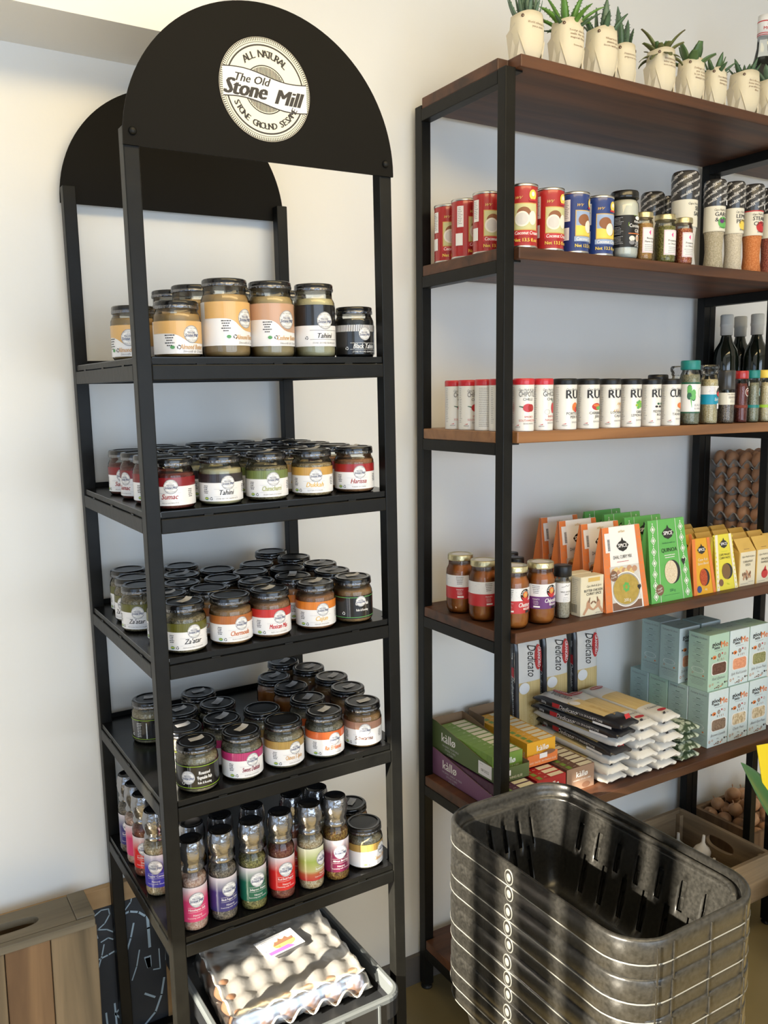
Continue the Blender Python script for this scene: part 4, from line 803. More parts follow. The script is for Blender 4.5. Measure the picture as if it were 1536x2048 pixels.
def lab_kale(L, m, r):
    L.rect(m, -0.06, 0.06, 0.030, 0.110, 'darkgreen_print', 0, 30); L.rect(m, -0.06, 0.06, 0.034, 0.105, 'white_label', 0.0003, 30)
    for k in range(9): L.disc(m, -0.007 + 0.007 * math.cos(k * 2.1), 0.082 + 0.012 * math.sin(k * 1.7), 0.006, 0.010, 'darkgreen_print' if k % 2 else 'green_print', 0.0005 + k * 0.00002, 9)
    L.shape(m, [(-0.009, 0.072), (-0.005, 0.072), (-0.0035, 0.045), (-0.0045, 0.045)], 'green_print', 0.0007); L.disc(m, 0.024, 0.083, 0.011, 0.013, 'green_print', 0.0004, 22, 0.93)
    L.text(m, 'KALE', 0.013, 0.048, 0.0085, 'ink_grey', 0.0006); L.text(m, '& HERB', 0.013, 0.040, 0.0062, 'ink_grey', 0.0006)
def lab_chip(L, m, r):
    L.rect(m, -0.05, 0.05, 0.052, 0.078, 'teal_print', 0, 24); L.rect(m, -0.05, 0.05, 0.078, 0.100, 'white_label', 0, 24); L.disc(m, 0.016, 0.083, 0.011, 0.013, 'label_black', 0.0004, 18); L.disc(m, 0.015, 0.079, 0.0085, 0.0065, 'red_print', 0.0006, 14)
    L.lines(m, -0.006, 0.096, 0.022, 5, 0.0038, 'purple_print', 0.0004, 0.0008, 'C', 3); L.text(m, 'Spicy', 0.010, 0.062, 0.0105, 'white_print', 0.0006, shear=0.3); L.rect(m, 0.008, 0.021, 0.040, 0.054, 'sticker_white', 0.0006, 4)
def lab_salt(L, m, r): L.rect(m, -0.05, 0.05, 0.050, 0.082, 'cream_label', 0, 24); L.text(m, 'Cape Herb & Spice', 0.004, 0.076, 0.0055, 'ink', 0.0005, shear=0.3, maxw=0.03); L.text(m, 'SEASONS', 0.006, 0.067, 0.007, 'ink', 0.0005); L.lines(m, 0.004, 0.062, 0.02, 3, 0.003, 'ink_grey', 0.0004, 0.0009)
def lab_ring(cm):
    def f(L, m, r):
        L.disc(m, 0.004, 0.083, 0.0095, 0.0115, 'white_print', 0.0003, 20); L.disc(m, 0.004, 0.083, 0.0080, 0.0098, cm, 0.0005, 20); L.disc(m, 0.004, 0.083, 0.0045, 0.006, 'white_print', 0.0007, 12, 0.7, 0, PI)
        L.rect(m, -0.04, 0.04, 0.040, 0.048, cm, 0.0003, 20); L.lines(m, 0.004, 0.066, 0.018, 3, 0.005, 'ink', 0.0004, 0.0011); L.rect(m, 0.004, 0.016, 0.100, 0.112, 'sticker_white', 0.0022, 3)
    return f
for o, x, y, rz, lab in [(small_bottle('seasoning_bottle', 0.0262, 0.166, 'kale', 0.024, 'teal', 0.0248, lab_kale), 1.4790, 0.1350, -0.5, 'herb bottle with teal lid and a kale leaf on white'), (small_bottle('spice_grinder', 0.0235, 0.156, 'grain', 0.026, 'clear_plastic', 0.0242, lab_chip, 'bulb'), 1.5560, 0.1350, -0.25, 'grinder with clear bulb head and blue and white label'),
    (small_bottle('spice_grinder', 0.0222, 0.142, 'pepper', 0.052, 'cap_print', 0.0226, lab_salt), 1.6260, 0.1350, -0.25, 'grinder sealed in black printed shrink film, cream label'), (small_bottle('seasoning_bottle', 0.0180, 0.141, 'sumac', 0.022, 'can_red', 0.0185, lab_ring('content_sumac')), 1.6890, 0.1350, 0.0, 'slim brown seasoning bottle with maroon cap'),
    (small_bottle('seasoning_bottle', 0.0178, 0.143, 'kale', 0.022, 'teal', 0.0180, lab_ring('teal')), 1.7400, 0.1350, 0.3, 'slim seasoning bottle with small teal cap'), (small_bottle('seasoning_bottle', 0.0195, 0.144, 'grain', 0.022, 'yellow_print', 0.0195, lab_ring('lime_line')), 1.7950, 0.1350, 0.2, 'slim seasoning bottle with yellow cap'),
    (small_bottle('spice_grinder', 0.0235, 0.156, 'grain', 0.026, 'clear_plastic', 0.0242, lab_chip, 'bulb'), 1.5560, 0.2350, 0.1, 'clear headed grinder hidden behind the kale bottle')]:
    tag(o, lab, 'seasoning', 'bottles at the right of the third board'); o.matrix_world = TM(x, y, WT[3] + 0.0003, rz)
o = tin('RUB', [('CAPE', 'ink'), ('BRAAI', 'ink')], 'plastic_black', 'herb', r=0.0255); tag(o, 'black-lidded tin in the back row, another lid lying on it', 'tin', 'round seasoning tins'); o.matrix_world = TM(1.4700, 0.2300, WT[3] + 0.0003)
tag(MB().lathe([(0.0262, 0), (0.027, 0.002), (0.0265, 0.011), (0.024, 0.013), (0.01, 0.013)], 'plastic_black', 28).build('loose_lid', None, (1.468, 0.232, WT[3] + 0.1197)), 'loose black lid lying on top of a tin in the back row', 'lid')

# ---- board 4: sauce jars, boxes, pouches
def sauce(color, txt):
    def make():
        r, h = 0.0358, 0.150; o = thing('sauce_jar', '', 'jar')
        pf = [(r * 0.62, 0), (r * 0.85, 0.003), (r * 0.97, 0.012), (r, 0.024), (r, 0.106), (r * 0.97, 0.113), (r * 0.86, 0.121), (r * 0.83, 0.126), (r * 0.83, 0.140)]
        MB().lathe(pf, 'jar_glass', 36, cap1=False).build('glass', o); MB().lathe([(a * 0.965, max(b, 0.003)) for a, b in pf[:8]], 'content_sauce', 32).build('contents', o)
        lid(r * 0.945, h - 0.0145, h, 'gold').build('lid', o)
        L = MB(); m = cyl(r + 0.0005); A = r * 2.8; cm = 'red_print' if color == 'red' else 'purple_print'
        L.rect(m, -A, A, 0.040, 0.070, cm, 0, 44); L.rect(m, -A, A, 0.070, 0.100, 'white_label', 0, 44)
        rr = random.Random(2)
        for k in range(60): u, v = rr.uniform(-A, A), rr.uniform(0.072, 0.098); L.rect(m, u, u + 0.0022, v, v + 0.0005, 'ink_lightgrey', 0.0002)
        L.disc(m, 0.010, 0.083, 0.0140, 0.0150, 'label_black', 0.0004, 24); L.disc(m, 0.010, 0.084, 0.0075, 0.0080, 'orange_print', 0.0006, 16); L.disc(m, 0.010, 0.084, 0.0040, 0.0045, 'gold_print', 0.0008, 12)
        arctext(L, lambda u, v, d: m(u + 0.010, v + 0.083, d), 'BABA LOU', 0.0092, math.radians(165), math.radians(15), 0.0055, 'white_print', 0.0007, bold=0.02)
        for k in range(10):
            a0, a1 = math.radians(200 + k * 14), math.radians(214 + k * 14); w_ = 0.0035 * math.sin(PI * (k + 0.5) / 10) + 0.0008
            L.shape(m, [(0.010 + 0.012 * math.cos(a0), 0.084 + 0.012 * math.sin(a0) - w_), (0.010 + 0.012 * math.cos(a1), 0.084 + 0.012 * math.sin(a1) - w_), (0.010 + 0.012 * math.cos(a1), 0.084 + 0.012 * math.sin(a1) + w_), (0.010 + 0.012 * math.cos(a0), 0.084 + 0.012 * math.sin(a0) + w_)], 'plastic_red', 0.0010)
        L.text(m, txt, 0.009, 0.0555, 0.0150, 'white_print', 0.0006, shear=0.35, bold=0.02, maxw=0.034); L.text(m, 'RELISH', 0.014, 0.0480, 0.0070, 'white_print', 0.0006, bold=0.03); L.rect(m, 0.010, 0.026, 0.0405, 0.0465, 'label_black', 0.0004, 5)
        L.lines(m, -0.030, 0.095, 0.020, 5, 0.0042, 'ink', 0.0005, 0.0013, 'C', 6); L.text(m, 'TRINITY', -0.030, 0.062, 0.0050, 'white_print', 0.0005); L.lines(m, -0.030, 0.058, 0.018, 3, 0.0035, 'white_print', 0.0005, 0.001, 'C', 7); L.rect(m, -0.036, -0.020, 0.0435, 0.0475, 'white_print', 0.0004, 5)
        L.build('label', o); return o
    return Proto(make)
PR, PP = sauce('red', 'Chutney'), sauce('purple', 'Chipotle')
for pp, x, y, rz, lab in ((PR, 0.8920, 0.3480, 0.15, 'red labelled chilli relish jar, farthest back at the left end of the fourth board'), (PR, 0.8920, 0.2530, 0.55, 'red labelled chilli relish jar, second at the left end of the fourth board'), (PR, 0.9080, 0.1560, -0.15, 'red labelled chilli relish jar at the front, right of the post'), (PP, 0.9900, 0.1560, -0.18, 'purple labelled chipotle relish jar at the front of the fourth board')):
    pp.put(TM(x, y, WT[4] + 0.0003, rz), lab, 'relish jars with gold lids')
def lab_sea(L, m, r):
    L.rect(m, -0.05, 0.05, 0.042, 0.090, 'white_label', 0, 24); L.shape(m, [(-0.010, 0.080), (-0.002, 0.0815), (0.002, 0.085), (0.006, 0.082), (0.012, 0.086), (0.012, 0.0850), (0.006, 0.0810), (0.002, 0.084), (-0.002, 0.0808), (-0.010, 0.0793)], 'ink', 0.0004)
    L.text(m, 'WILD OYSTER', 0.002, 0.066, 0.0058, 'ink', 0.0005, maxw=0.028); L.text(m, 'SALT', 0.004, 0.060, 0.0055, 'ink', 0.0005); L.lines(m, 0.002, 0.054, 0.02, 3, 0.0042, 'ink_grey', 0.0004, 0.0009)
for x, y, lab in ((1.0640, 0.158, 'small shaker of coarse salt with black cap and white label'), (1.0500, 0.3200, 'black capped shaker standing behind the purple relish jar'), (1.0850, 0.3850, 'black capped shaker at the back beside the orange cartons')):
    o = small_bottle('seasoning_shaker', 0.0192, 0.132 if y < 0.2 else 0.128, 'beige', 0.027, 'plastic_black', 0.0222, lab_sea); tag(o, lab, 'seasoning', 'black capped shakers'); o.matrix_world = TM(x, y, WT[4] + 0.0003, -0.35)
def small_carton(lab, x, y, word=True):
    o = thing('spice_carton', lab, 'box', 'butter chicken spice cartons', TM(x, y, WT[4] + 0.0003)); w_, d_, h_ = 0.078, 0.034, 0.100
    MB().box(0, w_, 0, d_, 0, h_, 'kraft_cream').build('carton', o, mods=[('BEVEL', dict(width=0.0012, segments=1))])
    L = MB(); m = plane((0, -0.0004, 0), (1, 0, 0), (0, 0, 1)); L.rect(m, 0.024, 0.064, 0.086, 0.096, 'gold_print', 0); L.text(m, 'Cape Herb & Spice', 0.044, 0.073, 0.0080, 'ink', 0.0003, shear=0.3, maxw=0.05)
    L.text(m, 'BUTTER CHICKEN', 0.042, 0.061, 0.0090, 'ink', 0.0003, bold=0.01, maxw=0.062); L.text(m, 'CURRY SPICE', 0.044, 0.0525, 0.0090, 'ink', 0.0003, bold=0.01, maxw=0.05)
    for s_ in (-1, 1):                                                   # two hands forming a heart
        c = 0.043
        L.shape(m, [(c + s_ * 0.036, 0.006), (c + s_ * 0.030, 0.003), (c + s_ * 0.016, 0.020), (c + s_ * 0.023, 0.024)], 'skin_print', 0.0002)
        L.shape(m, [(c + s_ * 0.024, 0.024), (c + s_ * 0.014, 0.018), (c + s_ * 0.001, 0.012), (c, 0.016), (c + s_ * 0.010, 0.024), (c + s_ * 0.012, 0.034), (c + s_ * 0.018, 0.040), (c + s_ * 0.023, 0.034)], 'skin_print', 0.0003)
        L.shape(m, [(c + s_ * 0.013, 0.033), (c + s_ * 0.011, 0.046), (c + s_ * 0.014, 0.046), (c + s_ * 0.018, 0.034)], 'brown_print', 0.0004)
        L.shape(m, [(c + s_ * 0.010, 0.032), (c + s_ * 0.002, 0.037), (c, 0.034), (c + s_ * 0.008, 0.028)], 'brown_print', 0.0004)
    L.text(m, 'NET WT 50g', 0.062, 0.004, 0.0042, 'ink_grey', 0.0003)
    L.build('front_print', o); L = MB(); ms = plane((-0.0004, 0, 0), (0, -1, 0), (0, 0, 1)); L.lines(ms, -d_ * 0.85, 0.092, d_ * 0.6, 14, 0.0045, 'ink_grey', 0.0002, 0.0009, 'L', 2)
    for i in range(9): L.rect(ms, -0.031 + i * 0.0022, -0.030 + i * 0.0022, 0.008, 0.030, 'ink', 0.0002)
    L.build('print', o); return o
small_carton('cream carton of butter chicken spice with hands in a heart', 1.100, 0.131); small_carton('cream spice carton directly behind the butter chicken carton', 1.098, 0.172)
def spice_mark(L, m, u, v, s):
    L.shape(m, [(u - s, v), (u - s * 0.55, v + s * 0.42), (u - s * 0.2, v + s * 0.55), (u, v + s * 0.95), (u + s * 0.2, v + s * 0.55), (u + s * 0.55, v + s * 0.42), (u + s, v), (u + s * 0.6, v - s * 0.5), (u, v - s * 0.72), (u - s * 0.6, v - s * 0.5)], 'label_black', 0.0003)
    L.text(m, 'SPICE', u, v - s * 0.22, s * 0.62, 'white_print', 0.0005, bold=0.03, maxw=s * 1.6)
def carton(kind, w_, h_, d_):
    """tent-shaped food carton: rectangular base, faces meeting in a top ridge"""
    def make():
        o = thing('food_carton', '', 'box'); B = MB(); fc, sc = {'dhal': ('white_print', 'orange_print'), 'quinoa': ('green_print', 'darkgreen_print'), 'rub': ('box_yellow', 'orange_print'), 'paste': ('yellow_print', 'yellow_print')}[kind]
        pr_ = 'yellow_bright'
        i_ = 0.010
        F0, F1 = (0, 0, 0), (w_, 0, 0); R0, R1 = (0, d_, 0), (w_, d_, 0); T0, T1 = (i_, d_ * 0.46, h_), (w_ - i_, d_ * 0.46, h_); U0, U1 = (i_, d_ * 0.54, h_), (w_ - i_, d_ * 0.54, h_)
        C0, C1 = (0.012, d_ * 0.5, h_ * 0.35), (w_ - 0.012, d_ * 0.5, h_ * 0.35)
        M0, M1 = (0, d_ * 0.5, 0), (w_, d_ * 0.5, 0)
        side = {'dhal': 'orange_print', 'quinoa': 'green_print', 'rub': 'orange_print', 'paste': 'lemon_print'}[kind]
        B.poly([F0, F1, T1, T0], fc if kind != 'paste' else 'lemon_print'); B.poly([R1, R0, U0, U1], side); B.poly([T0, T1, U1, U0], fc if kind != 'paste' else 'lemon_print'); B.poly([F0, R0, R1, F1], side)
        for (a, b, c, t, u2, mm) in ((F0, R0, C0, T0, U0, M0), (F1, R1, C1, T1, U1, M1)):
            B.poly([a, t, c], side); B.poly([a, c, mm], side); B.poly([b, c, u2], side); B.poly([b, mm, c], side); B.poly([t, u2, c], side)
        B.build('carton', o); L = MB(); q_ = math.hypot(d_ * 0.46, h_); m = plane((0, -0.0006, 0), (1, 0, 0), (0, d_ * 0.46 / q_, h_ / q_)); H = q_
        e = lambda v: i_ * v / H                                          # the face narrows towards the ridge
        bw = 0.022 * w_ / 0.15
        def strip(u0, u1, v0, v1, mat, d=0.0002): L.shape(m, [(u0 + e(v0), v0), (u1 + e(v0), v0), (u1 + e(v1), v1), (u0 + e(v1), v1)], mat, d)
        def rstrip(u0, u1, v0, v1, mat, d=0.0002): L.shape(m, [(w_ - u1 - e(v0), v0), (w_ - u0 - e(v0), v0), (w_ - u0 - e(v1), v1), (w_ - u1 - e(v1), v1)], mat, d)
        if kind == 'dhal':
            strip(0, bw, 0, H, 'orange_print'); rstrip(0, bw * 0.8, 0, H, 'orange_print')
            for k in range(9):
                for s2 in (0, 1):
                    cu = bw * 0.5 + e(H * k / 9) if s2 == 0 else w_ - bw * 0.4 - e(H * k / 9); L.disc(m, cu, H * (0.06 + k * 0.105), 0.0062, 0.0075, 'skin_print', 0.0004, 14, 0.88); L.disc(m, cu, H * (0.06 + k * 0.105), 0.003, 0.0038, 'skin_print', 0.0004, 10, 0.8)
            spice_mark(L, m, w_ * 0.50, H * 0.77, 0.022); L.text(m, 'urban', w_ * 0.50, H * 0.925, 0.010, 'gold_print', 0.0004, shear=0.3); L.text(m, 'DHAL CURRY MIX', w_ * 0.48, H * 0.615, 0.0125, 'ink', 0.0004, maxw=0.066); L.lines(m, w_ * 0.48, H * 0.575, 0.066, 1, 0.004, 'red_print', 0.0004, 0.0014)
            L.rect(m, bw + 0.002, w_ - bw - 0.002, 0.002, H * 0.53, 'pulp_white', 0.0002); L.rect(m, bw + 0.002, w_ - bw - 0.002, 0.002, H * 0.10, 'brown_print', 0.00025)
            for k in range(9): L.disc(m, w_ * (0.25 + 0.06 * k), H * (0.47 + 0.02 * math.sin(k * 2.4)), 0.010, 0.008, 'pasta' if k % 2 else 'skin_print', 0.0004 + k * 0.00003, 9)
            L.disc(m, w_ * 0.50, H * 0.245, w_ * 0.335, H * 0.205, 'tin_steel', 0.0007, 36, 0.0); L.disc(m, w_ * 0.50, H * 0.245, w_ * 0.30, H * 0.180, 'soup', 0.0009, 36); L.disc(m, w_ * 0.50, H * 0.245, w_ * 0.342, H * 0.210, 'white_print', 0.0008, 36, 0.95)
            for k in range(7): a = k * 0.9; L.disc(m, w_ * 0.5 + 0.008 * math.cos(a), H * 0.27 + 0.009 * math.sin(a), 0.005, 0.004, 'green_print', 0.0012, 7)
            L.text(m, '200 g', w_ * 0.50, H * 0.10, 0.011, 'white_print', 0.0012); L.disc(m, w_ * 0.235, H * 0.42, 0.0135, 0.0135, 'brown_print', 0.0012, 20); L.text(m, 'Vegan', w_ * 0.235, H * 0.425, 0.0070, 'white_print', 0.0014, rot=0.2); L.text(m, 'Friendly', w_ * 0.235, H * 0.395, 0.0060, 'white_print', 0.0014, rot=0.2)
            L.shape(m, [(w_ * 0.80, H * 0.21), (w_ * 0.755, H * 0.25), (w_ * 0.77, H * 0.28), (w_ * 0.80, H * 0.268), (w_ * 0.83, H * 0.28), (w_ * 0.845, H * 0.25)], 'label_black', 0.0013)
            L.rect(m, w_ * 0.10, w_ * 0.22, H * 0.70, H * 0.93, 'white_label', 0.0006); L.rect(m, w_ * 0.155, w_ * 0.21, H * 0.72, H * 0.86, 'sticker', 0.0008)
            for k in range(9): L.rect(m, w_ * 0.155, w_ * 0.205, H * (0.725 + k * 0.015), H * (0.731 + k * 0.015), 'ink', 0.0009)
        elif kind == 'quinoa':
            for s2 in (0, 1):
                for k in range(7):
                    v = H * (0.08 + k * 0.135); cu = (bw * 0.75 + e(v)) if s2 == 0 else w_ - bw * 0.75 - e(v); a = 0.0095
                    for q0, q1 in ((1.0, 0.78), (0.5, 0.0)):
                        P0 = [(cu + a * q0, v), (cu, v + a * 1.25 * q0), (cu - a * q0, v), (cu, v - a * 1.25 * q0)]; P1 = [(cu + a * q1, v), (cu, v + a * 1.25 * q1), (cu - a * q1, v), (cu, v - a * 1.25 * q1)]
                        for z in range(4): L.shape(m, [P0[z], P0[(z + 1) % 4], P1[(z + 1) % 4], P1[z]], 'white_print', 0.0003)
                    vv = v + H * 0.067
                    L.shape(m, [(cu - 0.002, vv), (cu, vv + 0.003), (cu + 0.002, vv), (cu, vv - 0.003)], 'white_print', 0.0003)
                (strip if s2 == 0 else rstrip)(bw * 1.5, bw * 1.56, 0, H, 'white_print')
            spice_mark(L, m, w_ * 0.52, H * 0.83, 0.023); L.text(m, 'handmade with love', w_ * 0.52, H * 0.70, 0.0075, 'darkgreen_print', 0.0004, shear=0.3, maxw=0.05); L.text(m, 'QUINOA', w_ * 0.52, H * 0.60, 0.0150, 'ink', 0.0004, bold=0.01); L.lines(m, w_ * 0.52, H * 0.555, 0.062, 2, 0.006, 'white_print', 0.0004, 0.002)
            L.disc(m, w_ * 0.56, H * 0.35, w_ * 0.185, H * 0.145, 'label_black', 0.0003, 32); L.disc(m, w_ * 0.52, H * 0.35, w_ * 0.155, H * 0.142, 'quinoa', 0.0006, 32); L.disc(m, w_ * 0.22, H * 0.155, 0.0150, 0.0150, 'brown_print', 0.0005, 20); L.text(m, 'Vegan', w_ * 0.22, H * 0.16, 0.0075, 'white_print', 0.0007, rot=0.3); L.text(m, 'Friendly', w_ * 0.22, H * 0.125, 0.0065, 'white_print', 0.0007, rot=0.3)
            L.shape(m, [(w_ * 0.84, H * 0.41), (w_ * 0.79, H * 0.47), (w_ * 0.80, H * 0.50), (w_ * 0.84, H * 0.487), (w_ * 0.88, H * 0.50), (w_ * 0.89, H * 0.47)], 'label_black', 0.0006); L.text(m, '250 g', w_ * 0.52, H * 0.115, 0.010, 'darkgreen_print', 0.0004); L.lines(m, w_ * 0.5, H * 0.075, 0.09, 1, 0.003, 'darkgreen_print', 0.0003)
        elif kind == 'rub':
            strip(0, bw * 1.0, 0, H, 'orange_print'); rstrip(0, bw * 0.9, 0, H, 'orange_print'); spice_mark(L, m, w_ * 0.50, H * 0.80, 0.0175); L.text(m, 'Cape Rub', w_ * 0.52, H * 0.60, 0.0100, 'cream_print', 0.0004, shear=0.2); L.text(m, 'Spice Blend', w_ * 0.52, H * 0.53, 0.0095, 'cream_print', 0.0004, shear=0.2)
            L.disc(m, w_ * 0.54, H * 0.30, w_ * 0.22, H * 0.155, 'label_black', 0.0003, 28); L.disc(m, w_ * 0.49, H * 0.30, w_ * 0.17, H * 0.150, 'spice_red', 0.0005, 28); L.disc(m, w_ * 0.26, H * 0.10, 0.0095, 0.0095, 'can_blue', 0.0005, 18); L.text(m, '60g', w_ * 0.55, H * 0.07, 0.007, 'cream_print', 0.0004)
        else:
            strip(bw * 0.2, bw * 1.0, 0, H, 'cream_print'); rstrip(bw * 0.2, bw * 1.0, 0, H, 'cream_print')
            for k in range(26): L.disc(m, (bw * 0.6 if k % 2 else w_ - bw * 0.6) + 0.002 * math.sin(k * 3), H * k / 26 + 0.004, 0.0022, 0.003, 'lemon_print', 0.0004, 7)
            spice_mark(L, m, w_ * 0.50, H * 0.83, 0.0175); L.lines(m, w_ * 0.5, H * 0.69, 0.04, 1, 0.004, 'lime_line', 0.0004); L.text(m, 'CAPE MALAY', w_ * 0.50, H * 0.615, 0.0088, 'ink', 0.0004, maxw=0.045); L.text(m, 'CURRY PASTE', w_ * 0.50, H * 0.555, 0.0088, 'ink', 0.0004, maxw=0.045)
            L.disc(m, w_ * 0.56, H * 0.33, w_ * 0.24, H * 0.145, 'label_black', 0.0003, 28); L.disc(m, w_ * 0.51, H * 0.33, w_ * 0.19, H * 0.140, 'paste_brown', 0.0005, 28); L.disc(m, w_ * 0.24, H * 0.14, 0.010, 0.010, 'brown_print', 0.0005, 18); L.text(m, '55 g', w_ * 0.55, H * 0.09, 0.007, 'lime_line', 0.0004)
        L.build('print', o); return o
    return Proto(make)
pr('lemon_print', (0.72, 0.64, 0.06), 0.45)
KD, KQ, KR, KP = carton('dhal', 0.154, 0.212, 0.070), carton('quinoa', 0.160, 0.216, 0.070), carton('rub', 0.092, 0.152, 0.05), carton('paste', 0.094, 0.154, 0.05)
for i in range(4):
    KD.put(TM(1.182 + (0, 0.002, -0.004, 0.0)[i], 0.124 + 0.0760 * i, WT[4] + 0.0003), 'white and orange dhal curry carton, %s of four' % ('front' if i == 0 else NTH[i]), 'dhal curry cartons'); KQ.put(TM(1.349 + (0, -0.004, -0.002, 0.0)[i], 0.126 + 0.0760 * i, WT[4] + 0.0003), 'green quinoa carton with diamond borders, %s of four' % ('front' if i == 0 else NTH[i]), 'quinoa cartons')
KR.put(TM(1.517, 0.128, WT[4] + 0.0003), 'narrow orange spice blend carton right of the green quinoa', None); KP.put(TM(1.614, 0.131, WT[4] + 0.0003), 'narrow bright yellow curry paste carton at the front', 'yellow curry paste cartons')
KR.put(TM(1.520, 0.190, WT[4] + 0.0003), 'orange spice blend carton one row behind the front one', None)
def milk(title, art):
    def make():
        o = thing('herb_carton', '', 'box'); w_, d_, h0, h1 = 0.073, 0.052, 0.098, 0.134; B = MB()
        B.box(0, w_, 0, d_, 0, h0, 'kraft_cream', {5: 'kraft_yellow', 3: 'kraft_yellow', 4: 'kraft_yellow'})
        B.poly([(0, -0.0002, h0), (w_, -0.0002, h0), (w_ - 0.003, d_ * 0.47, h1), (0.003, d_ * 0.47, h1)], 'kraft_light'); B.poly([(w_, d_, h0), (0, d_, h0), (0.003, d_ * 0.53, h1), (w_ - 0.003, d_ * 0.53, h1)], 'kraft_yellow')
        B.poly([(0.003, d_ * 0.47, h1), (w_ - 0.003, d_ * 0.47, h1), (w_ - 0.003, d_ * 0.53, h1), (0.003, d_ * 0.53, h1)], 'kraft_yellow')
        for x, x2 in ((0, 0.008), (w_, w_ - 0.008)):
            xt = 0.003 if x == 0 else w_ - 0.003; c = (x2, d_ * 0.5, h0 + 0.012)
            B.poly([(x, 0, h0), (xt, d_ * 0.47, h1), c], 'kraft_yellow'); B.poly([(x, d_, h0), c, (xt, d_ * 0.53, h1)], 'kraft_yellow'); B.poly([(x, 0, h0), c, (x, d_, h0)], 'kraft_yellow'); B.poly([(xt, d_ * 0.47, h1), (xt, d_ * 0.53, h1), c], 'kraft_yellow')
        B.build('carton', o); L = MB(); m = plane((0, -0.0005, 0), (1, 0, 0), (0, 0, 1))
        L.rect(m, 0.0, 0.0045, 0.0, h0, 'kraft_light', 0); L.text(m, 'Cape Herb & Spice', w_ * 0.53, 0.082, 0.0080, 'ink', 0.0003, shear=0.3, maxw=0.055)
        for i, t in enumerate(title): L.text(m, t, w_ * 0.53, 0.067 - i * 0.0095, 0.0088, 'ink', 0.0003, maxw=0.05)
        if art == 'seed':
            for k in range(16): a = k * 1.1; L.disc(m, w_ * 0.5 + 0.018 * math.cos(a) * (0.3 + k / 18), 0.030 + 0.011 * math.sin(a) * (0.3 + k / 18), 0.0030, 0.0055, 'skin_print' if k % 2 else 'brown_print', 0.0003 + k * 0.00001, 8)
        else: L.disc(m, w_ * 0.55, 0.026, 0.0150, 0.0135, 'red_print', 0.0003, 12); L.shape(m, [(w_ * 0.42, 0.034), (w_ * 0.60, 0.050), (w_ * 0.66, 0.034)], 'red_print', 0.0003)
        L.lines(m, 0.010, 0.006, 0.05, 1, 0.003, 'ink_grey', 0.0003, 0.0009, 'L'); L.text(m, 'NET WT 35g', 0.056, 0.009, 0.0038, 'ink_grey', 0.0003)
        m2 = plane((0, -0.0006, h0), (1, 0, 0), (0, d_ * 0.47, h1 - h0)); L.lines(m2, w_ * 0.5, 0.025, 0.02, 4, 0.0035, 'gold_print', 0.0003, 0.0010); L.lines(m2, w_ * 0.5, 0.008, 0.036, 1, 0.0035, 'brown_print', 0.0003, 0.0014)
        L.build('print', o); return o
    return Proto(make)
K1, K2, K3 = milk(['CARAWAY', 'SEEDS'], 'seed'), milk(['SMOKED', 'PAPRIKA'], 'pap'), milk(['YELLOW', 'MUSTARD'], 'seed')
for row in range(5):
    for ci, x in enumerate((1.560, 1.635, 1.712, 1.789, 1.866)):
        if row == 0 and ci < 2: continue
        pp = K1 if ci in (0, 2) else (K2 if ci in (1, 3) else K3); y = 0.134 + row * 0.0655 + (0.004 if row else 0)
        if y + 0.052 > (0.440 if ci == 4 else 0.466) or (row == 1 and ci == 0): continue
        if ci == 4 and row == 0: x, y = 1.8635, 0.150
        pp.put(TM(x + (0.003 * ((row * 7 + ci) % 3 - 1) if 0 < row and ci < 4 else 0), y, WT[4] + 0.0003), '%s carton with yellow gable top, %s row, %s from left' % (['caraway seed', 'smoked paprika', 'caraway seed', 'smoked paprika', 'yellow mustard'][ci], 'front' if row == 0 else NTH[row], NTH[ci - (2 if row == 0 else 0)]), 'cartons of herbs and spices with yellow tops')

def sp(L, o, name):
    L.build(name, o); return MB()

# ---- board 5: stock cubes, pasta, cereal boxes
def stock_box(side, face, w_=0.096, d_=0.0215, h_=0.062):
    """carton lying face to face in a row: front shows the face colour, top a pale flap and a green square"""
    def make():
        o = thing('stock_cube_box', '', 'box'); MB().box(0, w_, 0, d_, 0, h_, side, {2: face}).build('carton', o)
        L = MB(); m = plane((0, 0, h_ + 0.0003), (1, 0, 0), (0, 1, 0)); L.rect(m, w_ * 0.50, w_ * 0.96, d_ * 0.12, d_ * 0.88, 'kraft_cream'); L.rect(m, w_ * 0.10, w_ * 0.24, d_ * 0.12, d_ * 0.88, 'box_lime'); L.text(m, '<<', w_ * 0.37, d_ * 0.3, 0.008, 'cream_print', 0.0002)
        L = sp(L, o, 'top_print'); m2 = plane((-0.0003, d_, 0), (0, -1, 0), (0, 0, 1)); L.text(m2, 'k\u00e0ll\u00f8', d_ * 0.62, h_ * 0.28, 0.011, 'cream_print', 0.0002, rot=PI / 2, al='L')
        L = sp(L, o, 'side_print'); m3 = plane((0, -0.0003, 0), (1, 0, 0), (0, 0, 1)); L.text(m3, 'k\u00e0ll\u00f8', w_ * 0.55, h_ * 0.56, 0.022, 'white_print', 0.0002, bold=0.02)
        L.text(m3, 'ORGANIC STOCK CUBES', w_ * 0.55, h_ * 0.40, 0.0055, 'white_print', 0.0002, maxw=w_ * 0.7); L.disc(m3, w_ * 0.70, h_ * 0.16, 0.014, 0.008, 'brown_print', 0.0002, 14)
        L.build('print', o); return o
    return Proto(make)
SB = {'green': stock_box('box_lime', 'box_lime'), 'yellow': stock_box('box_yellow', 'box_yellow'), 'red': stock_box('box_red', 'box_red'), 'purple': stock_box('box_purple_dark', 'box_purple'), 'brown': stock_box('box_brown', 'box_brown_face')}
